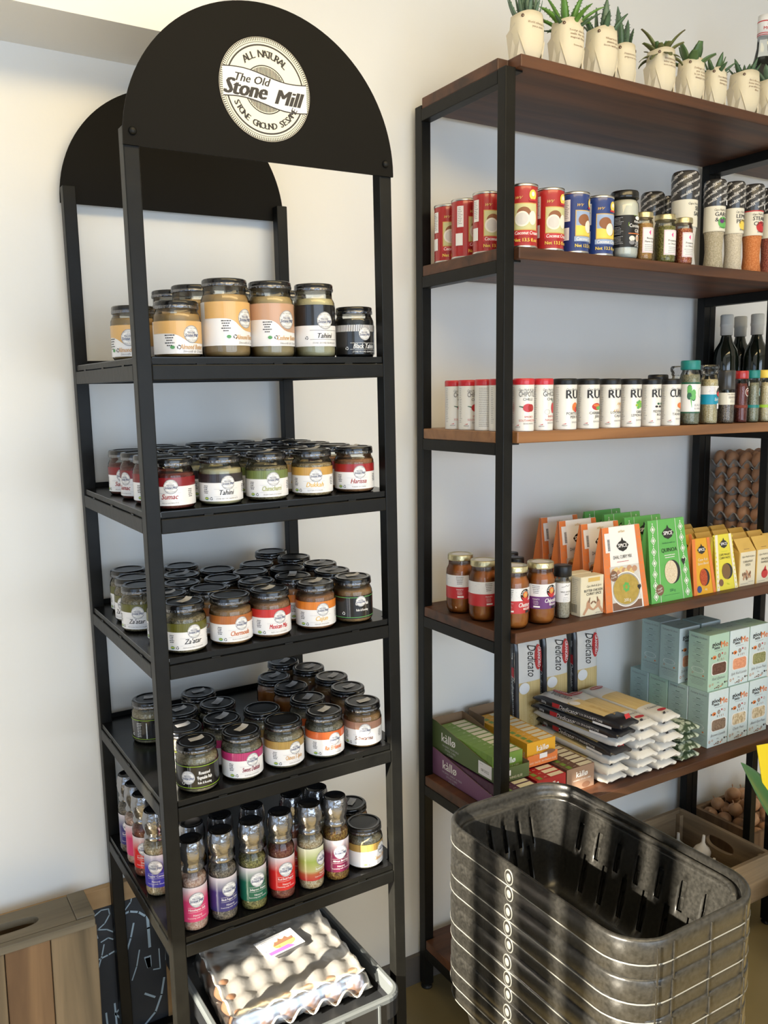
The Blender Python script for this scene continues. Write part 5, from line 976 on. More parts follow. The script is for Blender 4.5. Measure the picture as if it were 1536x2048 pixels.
SBN = {'green': 'lime green stock cube box in the green tray', 'yellow': 'yellow stock cube box in the upper row', 'red': 'red stock cube box in the lower row', 'purple': 'dark purple stock cube box in the purple tray', 'brown': 'brown stock cube box in the lower row'}
def sb_row(k, x, y0, n, z, x_shift=0.0):
    for i in range(n): SB[k].put(TM(x + x_shift * i, y0 + 0.0222 * i, z), '%s, %s' % (SBN[k], 'at the front end' if i == 0 else 'number %s from the front' % (['', 'two', 'three', 'four', 'five', 'six', 'seven', 'eight', 'nine', 'ten', 'eleven', 'twelve', 'thirteen', 'fourteen'][i])), 'stock cube boxes in rows')
z5 = WT[5] + 0.0004
def display_tray(name, lab, x, y, z, w_, l_, zf, zb, matn, word, sub, w2=0.0):
    """printed carton tray: high at the back, side sloping down to a low front"""
    o = thing(name, lab, 'display tray', None, TM(x, y, z)); t = 0.0012; B = MB()
    B.box(0, w_, 0, l_, 0, t, 'cardboard')
    for xs in (0, w_ - t):
        pts = [(0, 0), (l_, 0), (l_, zb), (l_ * 0.93, zb), (0.10 * l_, zf), (0, zf)]; outer = (matn, 'cardboard') if xs == 0 else ('cardboard', matn)
        B.poly([(xs, a, b) for a, b in reversed(pts)], outer[0]); B.poly([(xs + t, a, b) for a, b in pts], outer[1])
        for k in range(6): a, b = pts[k], pts[(k + 1) % 6]; B.poly([(xs, *a), (xs, *b), (xs + t, *b), (xs + t, *a)], 'cardboard')
    B.box(t, w_ - t, 0, t, 0, zf * 0.92, matn); B.box(t, w_ - t, l_ - t, l_, 0, zb, 'cardboard'); B.build('tray', o)
    L = MB(); m = plane((-0.0004, l_, 0), (0, -1, 0), (0, 0, 1)); L.text(m, word, l_ * 0.28, zb * 0.42, 0.034, 'white_print', 0.0002, bold=0.02); 
    for i, s_ in enumerate(sub): L.text(m, s_, l_ * 0.31, zb * 0.27 - i * 0.009, 0.0075, 'ink_lightgrey', 0.0002)
    if w2: L.rect(m, l_ * 0.74, l_ * 0.93, zf * 0.15, zf * 1.0, 'sticker_white', 0.0003); L.text(m, '08/2022', l_ * 0.835, zf * 0.4, 0.010, 'ink', 0.0005); L.lines(m, l_ * 0.76, zf * 0.85, 0.02, 1, 0.004, 'ink_grey', 0.0005, 0.001, 'L')
    L = sp(L, o, 'side_print'); m3 = plane((0, -0.0004, 0), (1, 0, 0), (0, 0, 1)); L.text(m3, 'NOTHING ELSE', w_ * 0.5, 0.007, 0.0085, 'cream_print', 0.0002, maxw=w_ * 0.9); L.rect(m3, w_ * 0.12, w_ * 0.42, 0.016, 0.030, 'sticker_white', 0.0004)
    L.build('print', o)
display_tray('display_tray', 'purple carton tray of garlic stock cubes at the bottom left', 0.8715, 0.135, z5, 0.102, 0.322, 0.034, 0.074, 'box_purple', 'k\u00e0ll\u00f8', ['ORGANIC GARLIC & HERB', 'STOCK CUBES', '6 CUBES'], 0.0)
sb_row('purple', 0.8745, 0.140, 13, z5 + 0.0016); sb_row('red', 0.9825, 0.150, 12, z5); sb_row('brown', 1.0890, 0.157, 12, z5)
zu = z5 + 0.0665
display_tray('display_tray', 'olive green carton tray of vegetable stock cubes, upper left', 0.8780, 0.178, zu, 0.103, 0.282, 0.040, 0.082, 'box_green', 'k\u00e0ll\u00f8', ['ORGANIC VEGETABLE', 'STOCK CUBES', '6 CUBES'], 1.0)
sb_row('green', 0.8815, 0.200, 11, zu + 0.0016)
sb_row('yellow', 1.0080, 0.218, 10, zu + 0.0016)
o = thing('display_tray', 'orange fronted carton tray holding yellow stock cubes', 'display tray', None, TM(1.0050, 0.212, zu)); B = MB(); B.box(0, 0.102, 0, 0.250, 0, 0.0012, 'cardboard'); B.box(0, 0.102, 0, 0.0014, 0, 0.030, 'orange_print'); B.box(0, 0.102, 0.2486, 0.250, 0, 0.085, 'cardboard'); B.box(0, 0.0012, 0.0014, 0.06, 0.0012, 0.026, 'orange_print'); B.box(0, 0.0012, 0.18, 0.2486, 0.0012, 0.080, 'cardboard'); B.box(0.1008, 0.102, 0.0014, 0.2486, 0.0012, 0.026, 'orange_print'); B.build('tray', o)
L = MB(); m = plane((0, -0.0004, 0), (1, 0, 0), (0, 0, 1)); L.text(m, 'ADD TASTE  NOTHING ELSE', 0.051, 0.008, 0.0072, 'cream_print', 0.0002, maxw=0.09); L.rect(m, 0.040, 0.066, 0.018, 0.031, 'sticker_white', 0.0003); L.disc(m, 0.072, 0.030, 0.022, 0.006, 'brown_print', 0.0001, 14); L.build('print', o)

# pasta packets: pillow shapes with crimped ends
def pasta_pack(kind, Lg=0.300, w_=0.074, t_=0.026):
    def make():
        o = thing('pasta_packet', '', 'pasta packet'); n = 20; nl = 34; loops = []; mats = []
        rr = random.Random(len(kind) * 3)
        for i in range(nl + 1):
            s_ = i / nl; y = s_ * Lg; e = min(1.0, min(s_, 1 - s_) / 0.09); e = e ** 0.6; hw = w_ / 2 * (0.96 + 0.04 * e + (0.05 if e < 0.4 else 0)); ht = max(0.0011, t_ / 2 * e)
            lp = []
            for j in range(n):
                a = 2 * PI * j / n; c, q_ = math.cos(a), math.sin(a); x = hw * abs(c) ** 0.55 * (1 if c >= 0 else -1); z = ht * abs(q_) ** 0.55 * (1 if q_ >= 0 else -1)
                z += 0.0014 * math.sin(s_ * 60 + a * 3) * (1 - e) + rr.uniform(-0.0004, 0.0004) + (0.0030 * math.sin(c * 7) * (1 - e))
                lp.append((x, y, t_ / 2 + z))
            loops.append(lp)
        B = MB(); b = 0; base = {'black': 'pack_black', 'white': 'pack_white', 'leaf': 'pack_leaf'}[kind]
        for i in range(nl):
            s_ = (i + 0.5) / nl
            for j in range(n): pass
        n_ = len(loops[0]); B.v = [p_ for lp in loops for p_ in lp]
        for i in range(nl):
            s_ = (i + 0.5) / nl
            for j in range(n_):
                a = (j + 0.5) / n_ * 360; topf = 20 < a < 160; mt = base
                if kind == 'black': mt = 'pack_black' if (not topf or a > 120 or s_ < 0.16) else ('pasta' if 0.22 < s_ < 0.62 else ('pack_white' if s_ >= 0.62 else 'pack_black'))
                elif kind == 'white': mt = 'pasta' if (topf and 0.30 < s_ < 0.72) else 'pack_white'
                else: mt = 'pack_leaf' if s_ < 0.42 else ('pasta' if False else 'pack_white')
                k = (j + 1) % n_; B.face([i * n_ + j, i * n_ + k, (i + 1) * n_ + k, (i + 1) * n_ + j], mt, True)
        B.face(list(reversed(range(n_))), base); B.face([nl * n_ + j for j in range(n_)], base); B.build('wrapper', o)
        L = MB(); top = plane((0, 0, t_ + 0.0007), (1, 0, 0), (0, 1, 0)); sidel = plane((-w_ / 2 - 0.0006, Lg, t_ / 2), (0, -1, 0), (0, 0, 1)); end = plane((0, Lg * 0.06, t_ * 0.93), (1, 0, 0), (0, 0.5, 0.85))
        if kind == 'black':
            L.text(top, 'Dedicato', -w_ * 0.04, Lg * 0.80, 0.034, 'ink', 0.0004, shear=0.4, rot=-PI / 2, maxw=0.085); L.disc(top, w_ * 0.36, Lg * 0.82, 0.010, 0.034, 'red_print', 0.0002, 20); L.text(top, 'GRANORO', w_ * 0.345, Lg * 0.82, 0.011, 'white_print', 0.0006, rot=-PI / 2, bold=0.02); L.disc(top, -w_ * 0.18, Lg * 0.565, 0.015, 0.015, 'white_print', 0.0003, 20); L.text(top, 'DI PUGLIA', -w_ * 0.02, Lg * 0.30, 0.018, 'gold_print', 0.0005, rot=-PI / 2)
            L = sp(L, o, 'top_print'); L.text(sidel, 'Dedicato', Lg * 0.42, -0.006, 0.017, 'white_print', 0.0003, shear=0.4); L.rect(sidel, Lg * 0.24, Lg * 0.33, -0.006, 0.006, 'red_print', 0.0003); L.text(sidel, 'N\u00b0110 SPAGHETTONI', Lg * 0.66, -0.003, 0.009, 'white_print', 0.0003); L.text(sidel, '500g', Lg * 0.14, -0.003, 0.009, 'white_print', 0.0003); L.rect(sidel, Lg * 0.70, Lg * 0.90, -0.0115, -0.0055, 'white_label', 0.0004)
            L = sp(L, o, 'side_print'); L.shape(end, [(0.004, -0.004), (0.024, -0.004), (0.024, 0.010), (0.004, 0.010)], 'red_print', 0.0008)
        elif kind == 'white':
            L.disc(top, 0, Lg * 0.88, 0.026, 0.010, 'red_print', 0.0003, 22); L.text(top, 'GRANORO', 0, Lg * 0.868, 0.009, 'white_print', 0.0006, bold=0.02); L.text(top, 'I Classici', 0.0, Lg * 0.20, 0.016, 'ink_grey', 0.0004, shear=0.35); L.disc(top, 0.008, Lg * 0.13, 0.017, 0.0075, 'red_print', 0.0003, 20)
            L = sp(L, o, 'top_print'); L.rect(end, -0.012, -0.002, 0.000, 0.006, 'ink', 0.0008); L.text(end, 'No. 12', 0.012, 0.000, 0.008, 'ink_grey', 0.0008)
        else: L.disc(top, 0.0, Lg * 0.62, 0.020, 0.016, 'orange_print', 0.0003, 22, 0.72, 0.6, 5.2)
        L.build('print', o); return o
    return Proto(make)
PK = {'black': pasta_pack('black'), 'white': pasta_pack('white'), 'leaf': pasta_pack('leaf')}
def lay(kind, x, y, z, rz, tilt=0.0): return TM(x, y, z, rz) @ Matrix.Rotation(tilt, 4, 'X')
hts = 0.0265
for i in range(7):
    kind = 'white' if i in (0, 1, 2, 4) else 'black'; yw = (0.05, -0.03, 0.02, -0.04, 0.06, 0.10, 0.12)[i]
    PK[kind].put(lay(kind, 1.236 + (0.004, -0.004, 0.006, 0.0, 0.012, 0.004, 0.008)[i], (0.128, 0.118, 0.122, 0.112, 0.108, 0.100, 0.092)[i], z5 + hts * i, yw), '%s, %s in the leftmost lying pasta stack' % ('black edged pasta packet' if kind == 'black' else 'pale pasta packet', ['lowest', 'second up', 'third up', 'fourth up', 'fifth up', 'sixth up', 'topmost'][i]), 'pasta packets lying in stacks')
for i in range(6): PK['white'].put(lay('', 1.326 + (0.0, 0.006, -0.004, 0.004, 0.0, 0.003)[i], (0.120, 0.108, 0.100, 0.114, 0.100, 0.106)[i], z5 + hts * i, (0.0, 0.04, -0.03, 0.05, 0.0, 0.03)[i]), 'white pasta packet, %s in the second lying stack from the left' % ['lowest', 'second up', 'third up', 'fourth up', 'fifth up', 'topmost'][i], 'pasta packets lying in stacks')
for i in range(6): PK['white'].put(lay('', 1.418 + (0.0, 0.004, -0.005, 0.003, -0.002, 0.004)[i], (0.115, 0.107, 0.112, 0.098, 0.106, 0.110)[i], z5 + hts * i, (0.02, -0.02, 0.05, 0.0, 0.04, 0.06)[i]), 'white pasta packet, %s in the third lying stack' % ['lowest', 'second up', 'third up', 'fourth up', 'fifth up', 'topmost'][i], 'pasta packets lying in stacks')
for i in range(4): PK['leaf'].put(lay('', 1.512 + (0.004, 0.0, 0.006, 0.002)[i], (0.118, 0.112, 0.122, 0.118)[i], z5 + hts * i, (0.03, 0.0, 0.05, 0.04)[i]), 'green and white patterned pasta packet, %s of the stack beside the boxes' % ['lowest', 'second up', 'third up', 'topmost'][i], 'pasta packets lying in stacks')
for i, x in enumerate((1.187, 1.292, 1.412)):                            # three standing against the wall
    M = Matrix.Translation((x, 0.436, z5 + 0.001)) @ Matrix.Rotation(PI / 2 - 0.035, 4, 'X') @ Matrix.Rotation(0.0, 4, 'Z')
    M = M @ Matrix.Diagonal((1.30, 1.10, 0.9, 1))
    PK['black'].put(M, 'black edged spaghetti packet standing against the wall, %s' % ['left of three', 'middle of three', 'right of three'][i], 'spaghetti packets standing at the back')

def cereal(front, side, name, cm):
    def make():
        o = thing('pulse_box', '', 'box'); w_, d_, h_ = 0.0875, 0.072, 0.166
        MB().box(0, w_, 0, d_, 0, h_, side, {2: front}).build('carton', o, mods=[('BEVEL', dict(width=0.001, segments=1))])
        L = MB(); m = plane((0, -0.0004, 0), (1, 0, 0), (0, 0, 1)); c = w_ * 0.5
        L.text(m, 'g\u00f3od', c - 0.013, 0.132, 0.0185, 'ink', 0.0003, bold=0.03); L.text(m, 'ness', c - 0.010, 0.1225, 0.0135, 'ink', 0.0003, bold=0.03); L.text(m, 'Me', c + 0.022, 0.1245, 0.0265, 'orange_print', 0.0003, bold=0.02)
        L.lines(m, c, 0.117, 0.055, 1, 0.003, 'ink_grey', 0.0002, 0.0009)
        L.disc(m, c - 0.020, 0.099, 0.0085, 0.0055, 'orange_print', 0.0003, 16); L.disc(m, c - 0.019, 0.098, 0.0032, 0.0022, 'ink', 0.0005, 10); L.shape(m, [(c - 0.028, 0.099), (c - 0.034, 0.103), (c - 0.034, 0.095)], 'ink', 0.0003); L.disc(m, c + 0.001, 0.102, 0.0062, 0.0062, 'brown_print', 0.0003, 14, 0.65); L.disc(m, c + 0.001, 0.102, 0.0025, 0.0025, 'skin_print', 0.0003, 10)
        L.disc(m, c + 0.014, 0.107, 0.0030, 0.0030, 'red_print', 0.0003, 10); L.disc(m, c + 0.026, 0.104, 0.0040, 0.0040, 'skin_print', 0.0003, 12, 0.7)
        for k, mm in enumerate(('ink', 'skin_print', 'brown_print', 'skin_print')): L.shape(m, [(c - 0.006 + k * 0.0085, 0.087), (c - 0.0035 + k * 0.0085, 0.087), (c - 0.004 + k * 0.0085, 0.093), (c - 0.0055 + k * 0.0085, 0.093)], mm, 0.0003)
        rp = lambda s_, r_: [(c + 0.002 + s_ * (a_ * 0.0225 + r_ * math.cos(t_)), 0.064 + s_ * (b_ * 0.0085 + r_ * math.sin(t_))) for a_, b_, t0 in ((1, 1, 0), (-1, 1, PI / 2), (-1, -1, PI), (1, -1, 1.5 * PI)) for t_ in (t0 + 0.2, t0 + 0.8, t0 + 1.4)]
        L.shape(m, rp(1.08, 0.0085), 'white_print', 0.0003); L.shape(m, rp(0.98, 0.0085), cm, 0.0006)
        L.text(m, name, c + 0.001, 0.0315, 0.0115, 'ink_grey', 0.0003, shear=0.3, maxw=w_ * 0.8); L.text(m, '500g', c, 0.0205, 0.005, 'ink_grey', 0.0003)
        for k, (u, v, r_, mm) in enumerate(((0.008, 0.018, 0.0042, 'skin_print'), (0.020, 0.020, 0.0034, 'skin_print'), (0.030, 0.0065, 0.002, 'brown_print'), (0.037, 0.0080, 0.0026, 'brown_print'), (0.046, 0.0090, 0.0048, 'brown_print'), (0.057, 0.0085, 0.0026, 'orange_print'), (0.063, 0.0130, 0.0038, 'brown_print'), (0.074, 0.0185, 0.0032, 'ink'), (0.082, 0.0185, 0.0022, 'brown_print'))): L.disc(m, u, v, r_, r_, mm, 0.0003, 12, 0.55 if k in (0, 1, 4, 6) else 0.0)
        L = sp(L, o, 'front_print'); ms = plane((-0.0004, d_, 0), (0, -1, 0), (0, 0, 1)); c2 = d_ / 2; L.text(ms, 'Packaging Goodness', c2, 0.152, 0.0085, 'ink_grey', 0.0002, shear=0.3, maxw=0.055)
        for k in range(4): L.lines(ms, c2, 0.139 - k * 0.019, 0.022, 1, 0.003, 'ink', 0.0002, 0.0014); L.lines(ms, c2, 0.134 - k * 0.019, 0.042, 3, 0.0040, 'ink_grey', 0.0002, 0.0008, 'C', k)
        L.disc(ms, c2, 0.058, 0.022, 0.0085, 'white_print', 0.0002, 24, 0.94); L.lines(ms, c2, 0.061, 0.026, 3, 0.0038, 'ink_grey', 0.0002, 0.0008, 'C', 6); L.text(ms, 'Cooking Instructions', c2, 0.033, 0.0085, 'ink_grey', 0.0002, shear=0.3, maxw=0.058); L.lines(ms, c2, 0.028, 0.056, 4, 0.0045, 'ink_grey', 0.0002, 0.0008, 'C', 8); L.disc(ms, c2 + 0.019, 0.044, 0.0032, 0.0022, 'orange_print', 0.0003, 10); L.disc(ms, c2 - 0.018, 0.046, 0.0030, 0.0030, 'skin_print', 0.0003, 12, 0.6)
        L = sp(L, o, 'side_print'); mt = plane((0, 0, h_ + 0.0004), (1, 0, 0), (0, 1, 0)); L.lines(mt, c, d_ * 0.5, 0.04, 1, 0.003, 'ink', 0.0002, 0.002)
        L.build('print', o); return o
    return Proto(make)
GB = {'redq': cereal('sage_box', 'sage_box', 'Red Quinoa', 'lentil_dark'), 'redl': cereal('blue_box', 'sage_box_b', 'Split Red Lentils', 'lentil_red'), 'grn': cereal('blue_box', 'sage_box', 'Split Green Peas', 'lentil_green'), 'brl': cereal('blue_box', 'sage_box_b', 'Brown Lentils', 'lentil_brown'), 'chk': cereal('blue_box', 'sage_box_b', 'Chick Peas', 'chickpea'), 'bep': cereal('blue_box', 'sage_box_b', 'Black Eye Peas', 'chickpea')}
gz = WT[5] + 0.0004
for lv, row, ci, k, lab in ((0, 0, 0, 'brl', 'brown lentil box, lower front left of the pale green boxes'), (0, 0, 1, 'chk', 'chick pea box, lower layer, front'), (0, 0, 2, 'bep', 'black eye pea box, lower layer, right end'), (1, 0, 0, 'redq', 'pale green red quinoa box, upper layer, front left'), (1, 0, 1, 'redl', 'split red lentil box, upper layer, front'), (1, 0, 2, 'grn', 'split green pea box, upper layer, right end'),
    (0, 1, 0, 'brl', 'pale blue pulse box, lower layer, second from the front, side showing'), (0, 2, 0, 'redq', 'mint green pulse box, lower layer, third from the front'), (0, 3, 0, 'redl', 'pale blue pulse box, lower layer, nearest the wall'), (1, 1, 0, 'redl', 'pulse box, upper layer, second from the front, slightly turned'), (1, 2, 0, 'brl', 'pulse box, upper layer, nearest the wall'),
    (1, 1, 1, 'brl', 'upper pulse box behind the split red lentils'), (0, 1, 1, 'chk', 'lower pulse box hidden behind the chick pea box')):
    x = 1.6260 + 0.0915 * ci; y = (0.150 if lv == 0 else 0.156) + (0.0745 if lv == 0 else 0.0790) * row + (0.018 if lv and row else 0); z = gz + (0.1664 if lv else 0)
    if lv and row == 1 and ci == 1: y += 0.004
    GB[k].put(TM(x + (-0.008 if lv and row == 1 and ci == 0 else 0), y, z, 0), lab, 'pale green and blue boxes of pulses')

# ---- top board: succulents in folded pots
def leaf_mesh(Lg, w_, th, bend, mat, teeth=0, blunt=False, seg=9):
    """thick pointed leaf along +Z bending towards +X"""
    B = MB(); loops = []
    for i in range(seg + 1):
        s_ = i / seg; W_ = w_ * ((math.sin(PI * min(1, 0.25 + s_ * 0.75)) ** 0.7) if not blunt else (0.35 + 0.65 * math.sin(PI * min(0.93, 0.05 + s_ * 0.9)))) * (1.0 if s_ < 0.97 or blunt else 0.15)
        W_ = max(W_, 0.0004); a = bend * s_; x = Lg * (1 - math.cos(a)) / max(abs(bend), 1e-4) * (1 if bend >= 0 else -1) if abs(bend) > 1e-3 else 0; z = Lg * math.sin(abs(a)) / abs(bend) if abs(bend) > 1e-3 else Lg * s_
        tt = th * (1 - s_ * 0.75); nx, nz = math.cos(a), -math.sin(a)
        loops.append([(x - nx * tt * 0.1, W_ / 2, z - nz * tt * 0.1), (x + nx * tt * 0.8, W_ * 0.28, z + nz * tt * 0.8), (x + nx * tt, 0, z + nz * tt), (x + nx * tt * 0.8, -W_ * 0.28, z + nz * tt * 0.8), (x - nx * tt * 0.1, -W_ / 2, z - nz * tt * 0.1), (x - nx * 0.1 * tt + 0.25 * tt, 0, z)])
    B.rings(loops, mat)
    for i in range(teeth):
        s_ = 0.12 + 0.8 * i / teeth; k = min(seg - 1, int(s_ * seg)); f = s_ * seg - k
        for j, sg in ((0, 1), (4, -1)):
            p0 = Vector(loops[k][j]).lerp(Vector(loops[k + 1][j]), f); B.poly([p0 + Vector((0, 0, -0.0016)), p0 + Vector((0.0003, sg * 0.0032, 0.0012)), p0 + Vector((0, 0, 0.0018)), p0 + Vector((0.0015, 0, 0))], mat)
    return B
def plant(o, spec, z0):
    for (n, Lg, w_, th, bend, tilt, mat, teeth, blunt, ph, rad) in spec:
        me0 = None
        for i in range(n):
            if me0 is None: lf = leaf_mesh(Lg, w_, th, bend, mat, teeth, blunt).build('leaf', o); me0 = lf.data
            else: lf = D.objects.new('leaf', me0); COL.objects.link(lf); lf.parent = o
            az = ph + 2 * PI * i / n + random.uniform(-0.25, 0.25); tl = tilt + random.uniform(-0.12, 0.12); sc = random.uniform(0.8, 1.12)
            lf.matrix_local = Matrix.Translation((rad * math.cos(az), rad * math.sin(az), z0)) @ Matrix.Rotation(az, 4, 'Z') @ Matrix.Rotation(tl, 4, 'Y') @ Matrix.Scale(sc, 4)
def pot(lab, x, y, w_, h_, words, spec, rz=0.0):
    o = thing('potted_succulent', lab, 'potted plant', 'succulents in cream folded pots', TM(x, y, WT[1] + 0.0004, rz)); a = w_ / 2; b = a * 0.86; n = 36; loops = []
    for z, sx, sy in ((0, 0.52, 0.60), (0.04, 0.62, 0.68), (0.12, 0.78, 0.82), (0.25, 0.92, 0.94), (0.45, 1.02, 1.02), (0.65, 1.03, 1.04), (0.85, 0.98, 1.0), (1.0, 0.95, 0.97)):
        loops.append([(a * sx * math.copysign(abs(math.cos(t)) ** 0.8, math.cos(t)), b * sy * math.copysign(abs(math.sin(t)) ** 0.8, math.sin(t)), h_ * z + (0.0025 * math.cos(2 * t) * -1 if z == 1.0 else 0)) for t in [2 * PI * j / n for j in range(n)]])
    loops += [[(p_[0] * 0.94, p_[1] * 0.94, p_[2]) for p_ in loops[-1]], [(p_[0] * 0.94, p_[1] * 0.94, h_ * 0.88) for p_ in loops[-1]]]
    MB().rings(loops, 'pot_clay', cap1=False).build('pot', o)
    MB().rings([[(p_[0] * 0.93, p_[1] * 0.93, h_ * 0.875) for p_ in loops[-2]], [(p_[0] * 0.5, p_[1] * 0.5, h_ * 0.89) for p_ in loops[-2]]], 'soil', cap0=False).build('soil', o)
    for sgn in (-1, 1):                                                   # folded side gussets with a rivet each
        F = MB(); e = sgn * a
        pts = [(e * 0.99, -b * 0.60, h_ * 0.46), (e * 0.60, -b * 0.86, h_ * 0.005), (e * 1.05, -b * 0.30, h_ * 0.005), (e * 1.08, b * 0.35, h_ * 0.005), (e * 1.02, b * 0.8, h_ * 0.62), (e * 1.0, -b * 0.1, h_ * 0.80)]
        inn = [(p_[0] * 0.93, p_[1] * 0.9, p_[2]) for p_ in pts]; q_ = len(pts); F.v = pts + inn
        F.face(list(range(q_)), 'pot_fold'); F.face(list(reversed(range(q_, 2 * q_))), 'pot_fold')
        for k in range(q_): F.face([k, k + q_, (k + 1) % q_ + q_, (k + 1) % q_], 'pot_fold')
        F.build('side_fold', o)
        MB().lathe([(0.0034, 0), (0.0036, 0.0012), (0.0022, 0.0016), (0.0016, 0.0004)], 'rivet', 12).build('rivet', o).matrix_local = Matrix.Translation((e * 0.80, -b * 0.66, h_ * 0.90)) @ Matrix.Rotation(sgn * 0.55, 4, 'Z') @ Matrix.Rotation(PI / 2, 4, 'X')
    L = MB()
    def pm(u, v, d):
        t_ = -PI / 2 + u / a; zz = min(0.99, max(0.0, v / h_)); k = 1.03 if 0.4 < zz < 0.75 else 1.0
        return (a * 1.035 * k * math.copysign(abs(math.cos(t_)) ** 0.8, math.cos(t_)), b * 1.045 * math.copysign(abs(math.sin(t_)) ** 0.8, math.sin(t_)) - 0.0004 - d, v)
    for i, t in enumerate(words): L.text(pm, t, 0.004, h_ * 0.74 - 0.0075 * i, 0.0066 if i < 4 else 0.0045, 'brown_print', 0.0002, maxw=w_ * 0.62)
    L.build('lettering', o, label='small dark printed verse')
    plant(o, spec, h_ * 0.86)
TH = lambda n, Lg, w_, th, bend, tilt, mat, teeth=0, blunt=False, ph=0.0, rad=0.008: (n, Lg, w_, th, bend, tilt, mat, teeth, blunt, ph, rad)
pot('cream pot at the left end with slim blue green spiky leaves', 0.9242, 0.150, 0.0725, 0.098, ['World change then', 'you own.'], [TH(6, 0.085, 0.014, 0.006, -0.25, 0.30, 'leaf_bluegreen', 5), TH(7, 0.062, 0.012, 0.005, -0.5, 0.72, 'leaf_bluegreen', 4, ph=0.4, rad=0.014), TH(3, 0.07, 0.012, 0.006, 0.1, 0.08, 'leaf_bluegreen', 4, ph=1)])
pot('cream pot with a bright green aloe spreading wide', 1.0436, 0.150, 0.0726, 0.108, ['You my dear were', 'made for wild,', 'magical things.', '', 'Emma Blake'], [TH(5, 0.095, 0.020, 0.008, 0.35, 0.25, 'leaf_bright', 8), TH(6, 0.080, 0.016, 0.006, 0.7, 0.75, 'leaf_bright', 7, ph=0.3, rad=0.014), TH(4, 0.055, 0.012, 0.005, 0.3, 1.15, 'leaf_dark', 6, ph=0.6, rad=0.020)])
pot('cream pot with toothed dark leaves, third from the left', 1.1500, 0.150, 0.0723, 0.112, ['Wherever life', 'plants you,', 'bloom with grace.'], [TH(3, 0.085, 0.022, 0.010, -0.15, 0.18, 'leaf_bluegreen', 7), TH(5, 0.055, 0.018, 0.008, 0.3, 0.6, 'leaf_dark', 5, ph=0.5, rad=0.016)])
pot('cream pot set behind, holding two tall upright toothed leaves', 1.2380, 0.170, 0.0640, 0.100, ['Happiness looks', 'gorgeous on you.'], [TH(2, 0.098, 0.022, 0.010, -0.1, 0.22, 'leaf_bluegreen', 9, ph=0.1), TH(3, 0.062, 0.016, 0.008, 0.1, 0.2, 'leaf_dark', 6, ph=1.8, rad=0.012)])
pot('cream pot with a drooping olive and brown rosette plant', 1.3500, 0.150, 0.0686, 0.104, ["Blooming isn't", 'ladies street still', 'more soft than lies.'], [TH(7, 0.050, 0.018, 0.004, 0.8, 0.6, 'leaf_olive', 0, True), TH(8, 0.042, 0.016, 0.004, 1.4, 1.2, 'leaf_olive', 0, True, ph=0.4, rad=0.016), TH(6, 0.034, 0.015, 0.004, 0.4, 0.3, 'leaf_jade', 0, True, ph=0.2), TH(3, 0.075, 0.012, 0.004, 0.9, 0.35, 'leaf_olive', 0, True, ph=0.9)])
pot('cream pot with broad rounded jade leaves', 1.4600, 0.150, 0.0654, 0.101, ['Darling, let us all', 'you a seed,', 'In our heart find', 'always living.'], [TH(4, 0.068, 0.032, 0.006, 0.15, 0.35, 'leaf_jade', 0, True), TH(4, 0.050, 0.028, 0.006, 0.5, 0.9, 'leaf_jade', 0, True, ph=0.7, rad=0.012)])
pot('narrow cream pot with a pointed green star succulent', 1.5560, 0.155, 0.0600, 0.098, ['You wonderful', 'wonderful', 'thing, you.'], [TH(6, 0.050, 0.017, 0.007, 0.1, 0.35, 'leaf_jade', 0), TH(8, 0.050, 0.016, 0.006, 0.2, 0.9, 'leaf_dark', 0, ph=0.3, rad=0.012)])
pot('wide cream pot with a low dark spiky plant', 1.6660, 0.148, 0.0760, 0.106, ["She's the type of", 'flower that can still', 'grow after a forest', 'fire.'], [TH(8, 0.052, 0.016, 0.007, -0.2, 0.85, 'leaf_dark', 3), TH(4, 0.045, 0.013, 0.006, -0.1, 0.25, 'leaf_dark', 3, ph=0.4)])
pot('last cream pot at the right edge with broad grey green leaves', 1.7780, 0.150, 0.0780, 0.106, ['Bloom'], [TH(7, 0.070, 0.030, 0.008, -0.2, 0.65, 'leaf_bluegreen'), TH(4, 0.055, 0.024, 0.007, 0.0, 0.2, 'leaf_bluegreen', ph=0.5)])
o = thing('syrup_bottle', 'clear bottle of dark syrup with white and red cap behind the pots', 'bottle', None, TM(1.905, 0.270, WT[1] + 0.0004))
pf = [(0.036, 0), (0.038, 0.01), (0.038, 0.16), (0.034, 0.195), (0.024, 0.225), (0.0175, 0.255), (0.0155, 0.30)]
MB().lathe(pf, 'jar_glass', 28, cap1=False).build('glass', o); MB().lathe([(a * 0.95, b + 0.002) for a, b in pf[:5]], 'glass_dark', 24).build('contents', o)
c = MB().lathe([(0.0175, 0.285), (0.0178, 0.325), (0.0165, 0.342), (0.008, 0.344)], 'white_print', 28); m = cyl(0.0181); c.rect(m, -0.05, 0.05, 0.322, 0.325, 'red_print', 0, 28); c.rect(m, -0.05, 0.05, 0.291, 0.293, 'red_print', 0, 28); c.rect(m, -0.05, 0.05, 0.286, 0.288, 'red_print', 0, 28); c.text(m, 'MONIN', 0.002, 0.300, 0.012, 'red_print', 0.0003, bold=0.02); c.text(m, 'A Paris', 0.002, 0.312, 0.007, 'red_print', 0.0003, shear=0.3); c.build('cap', o)

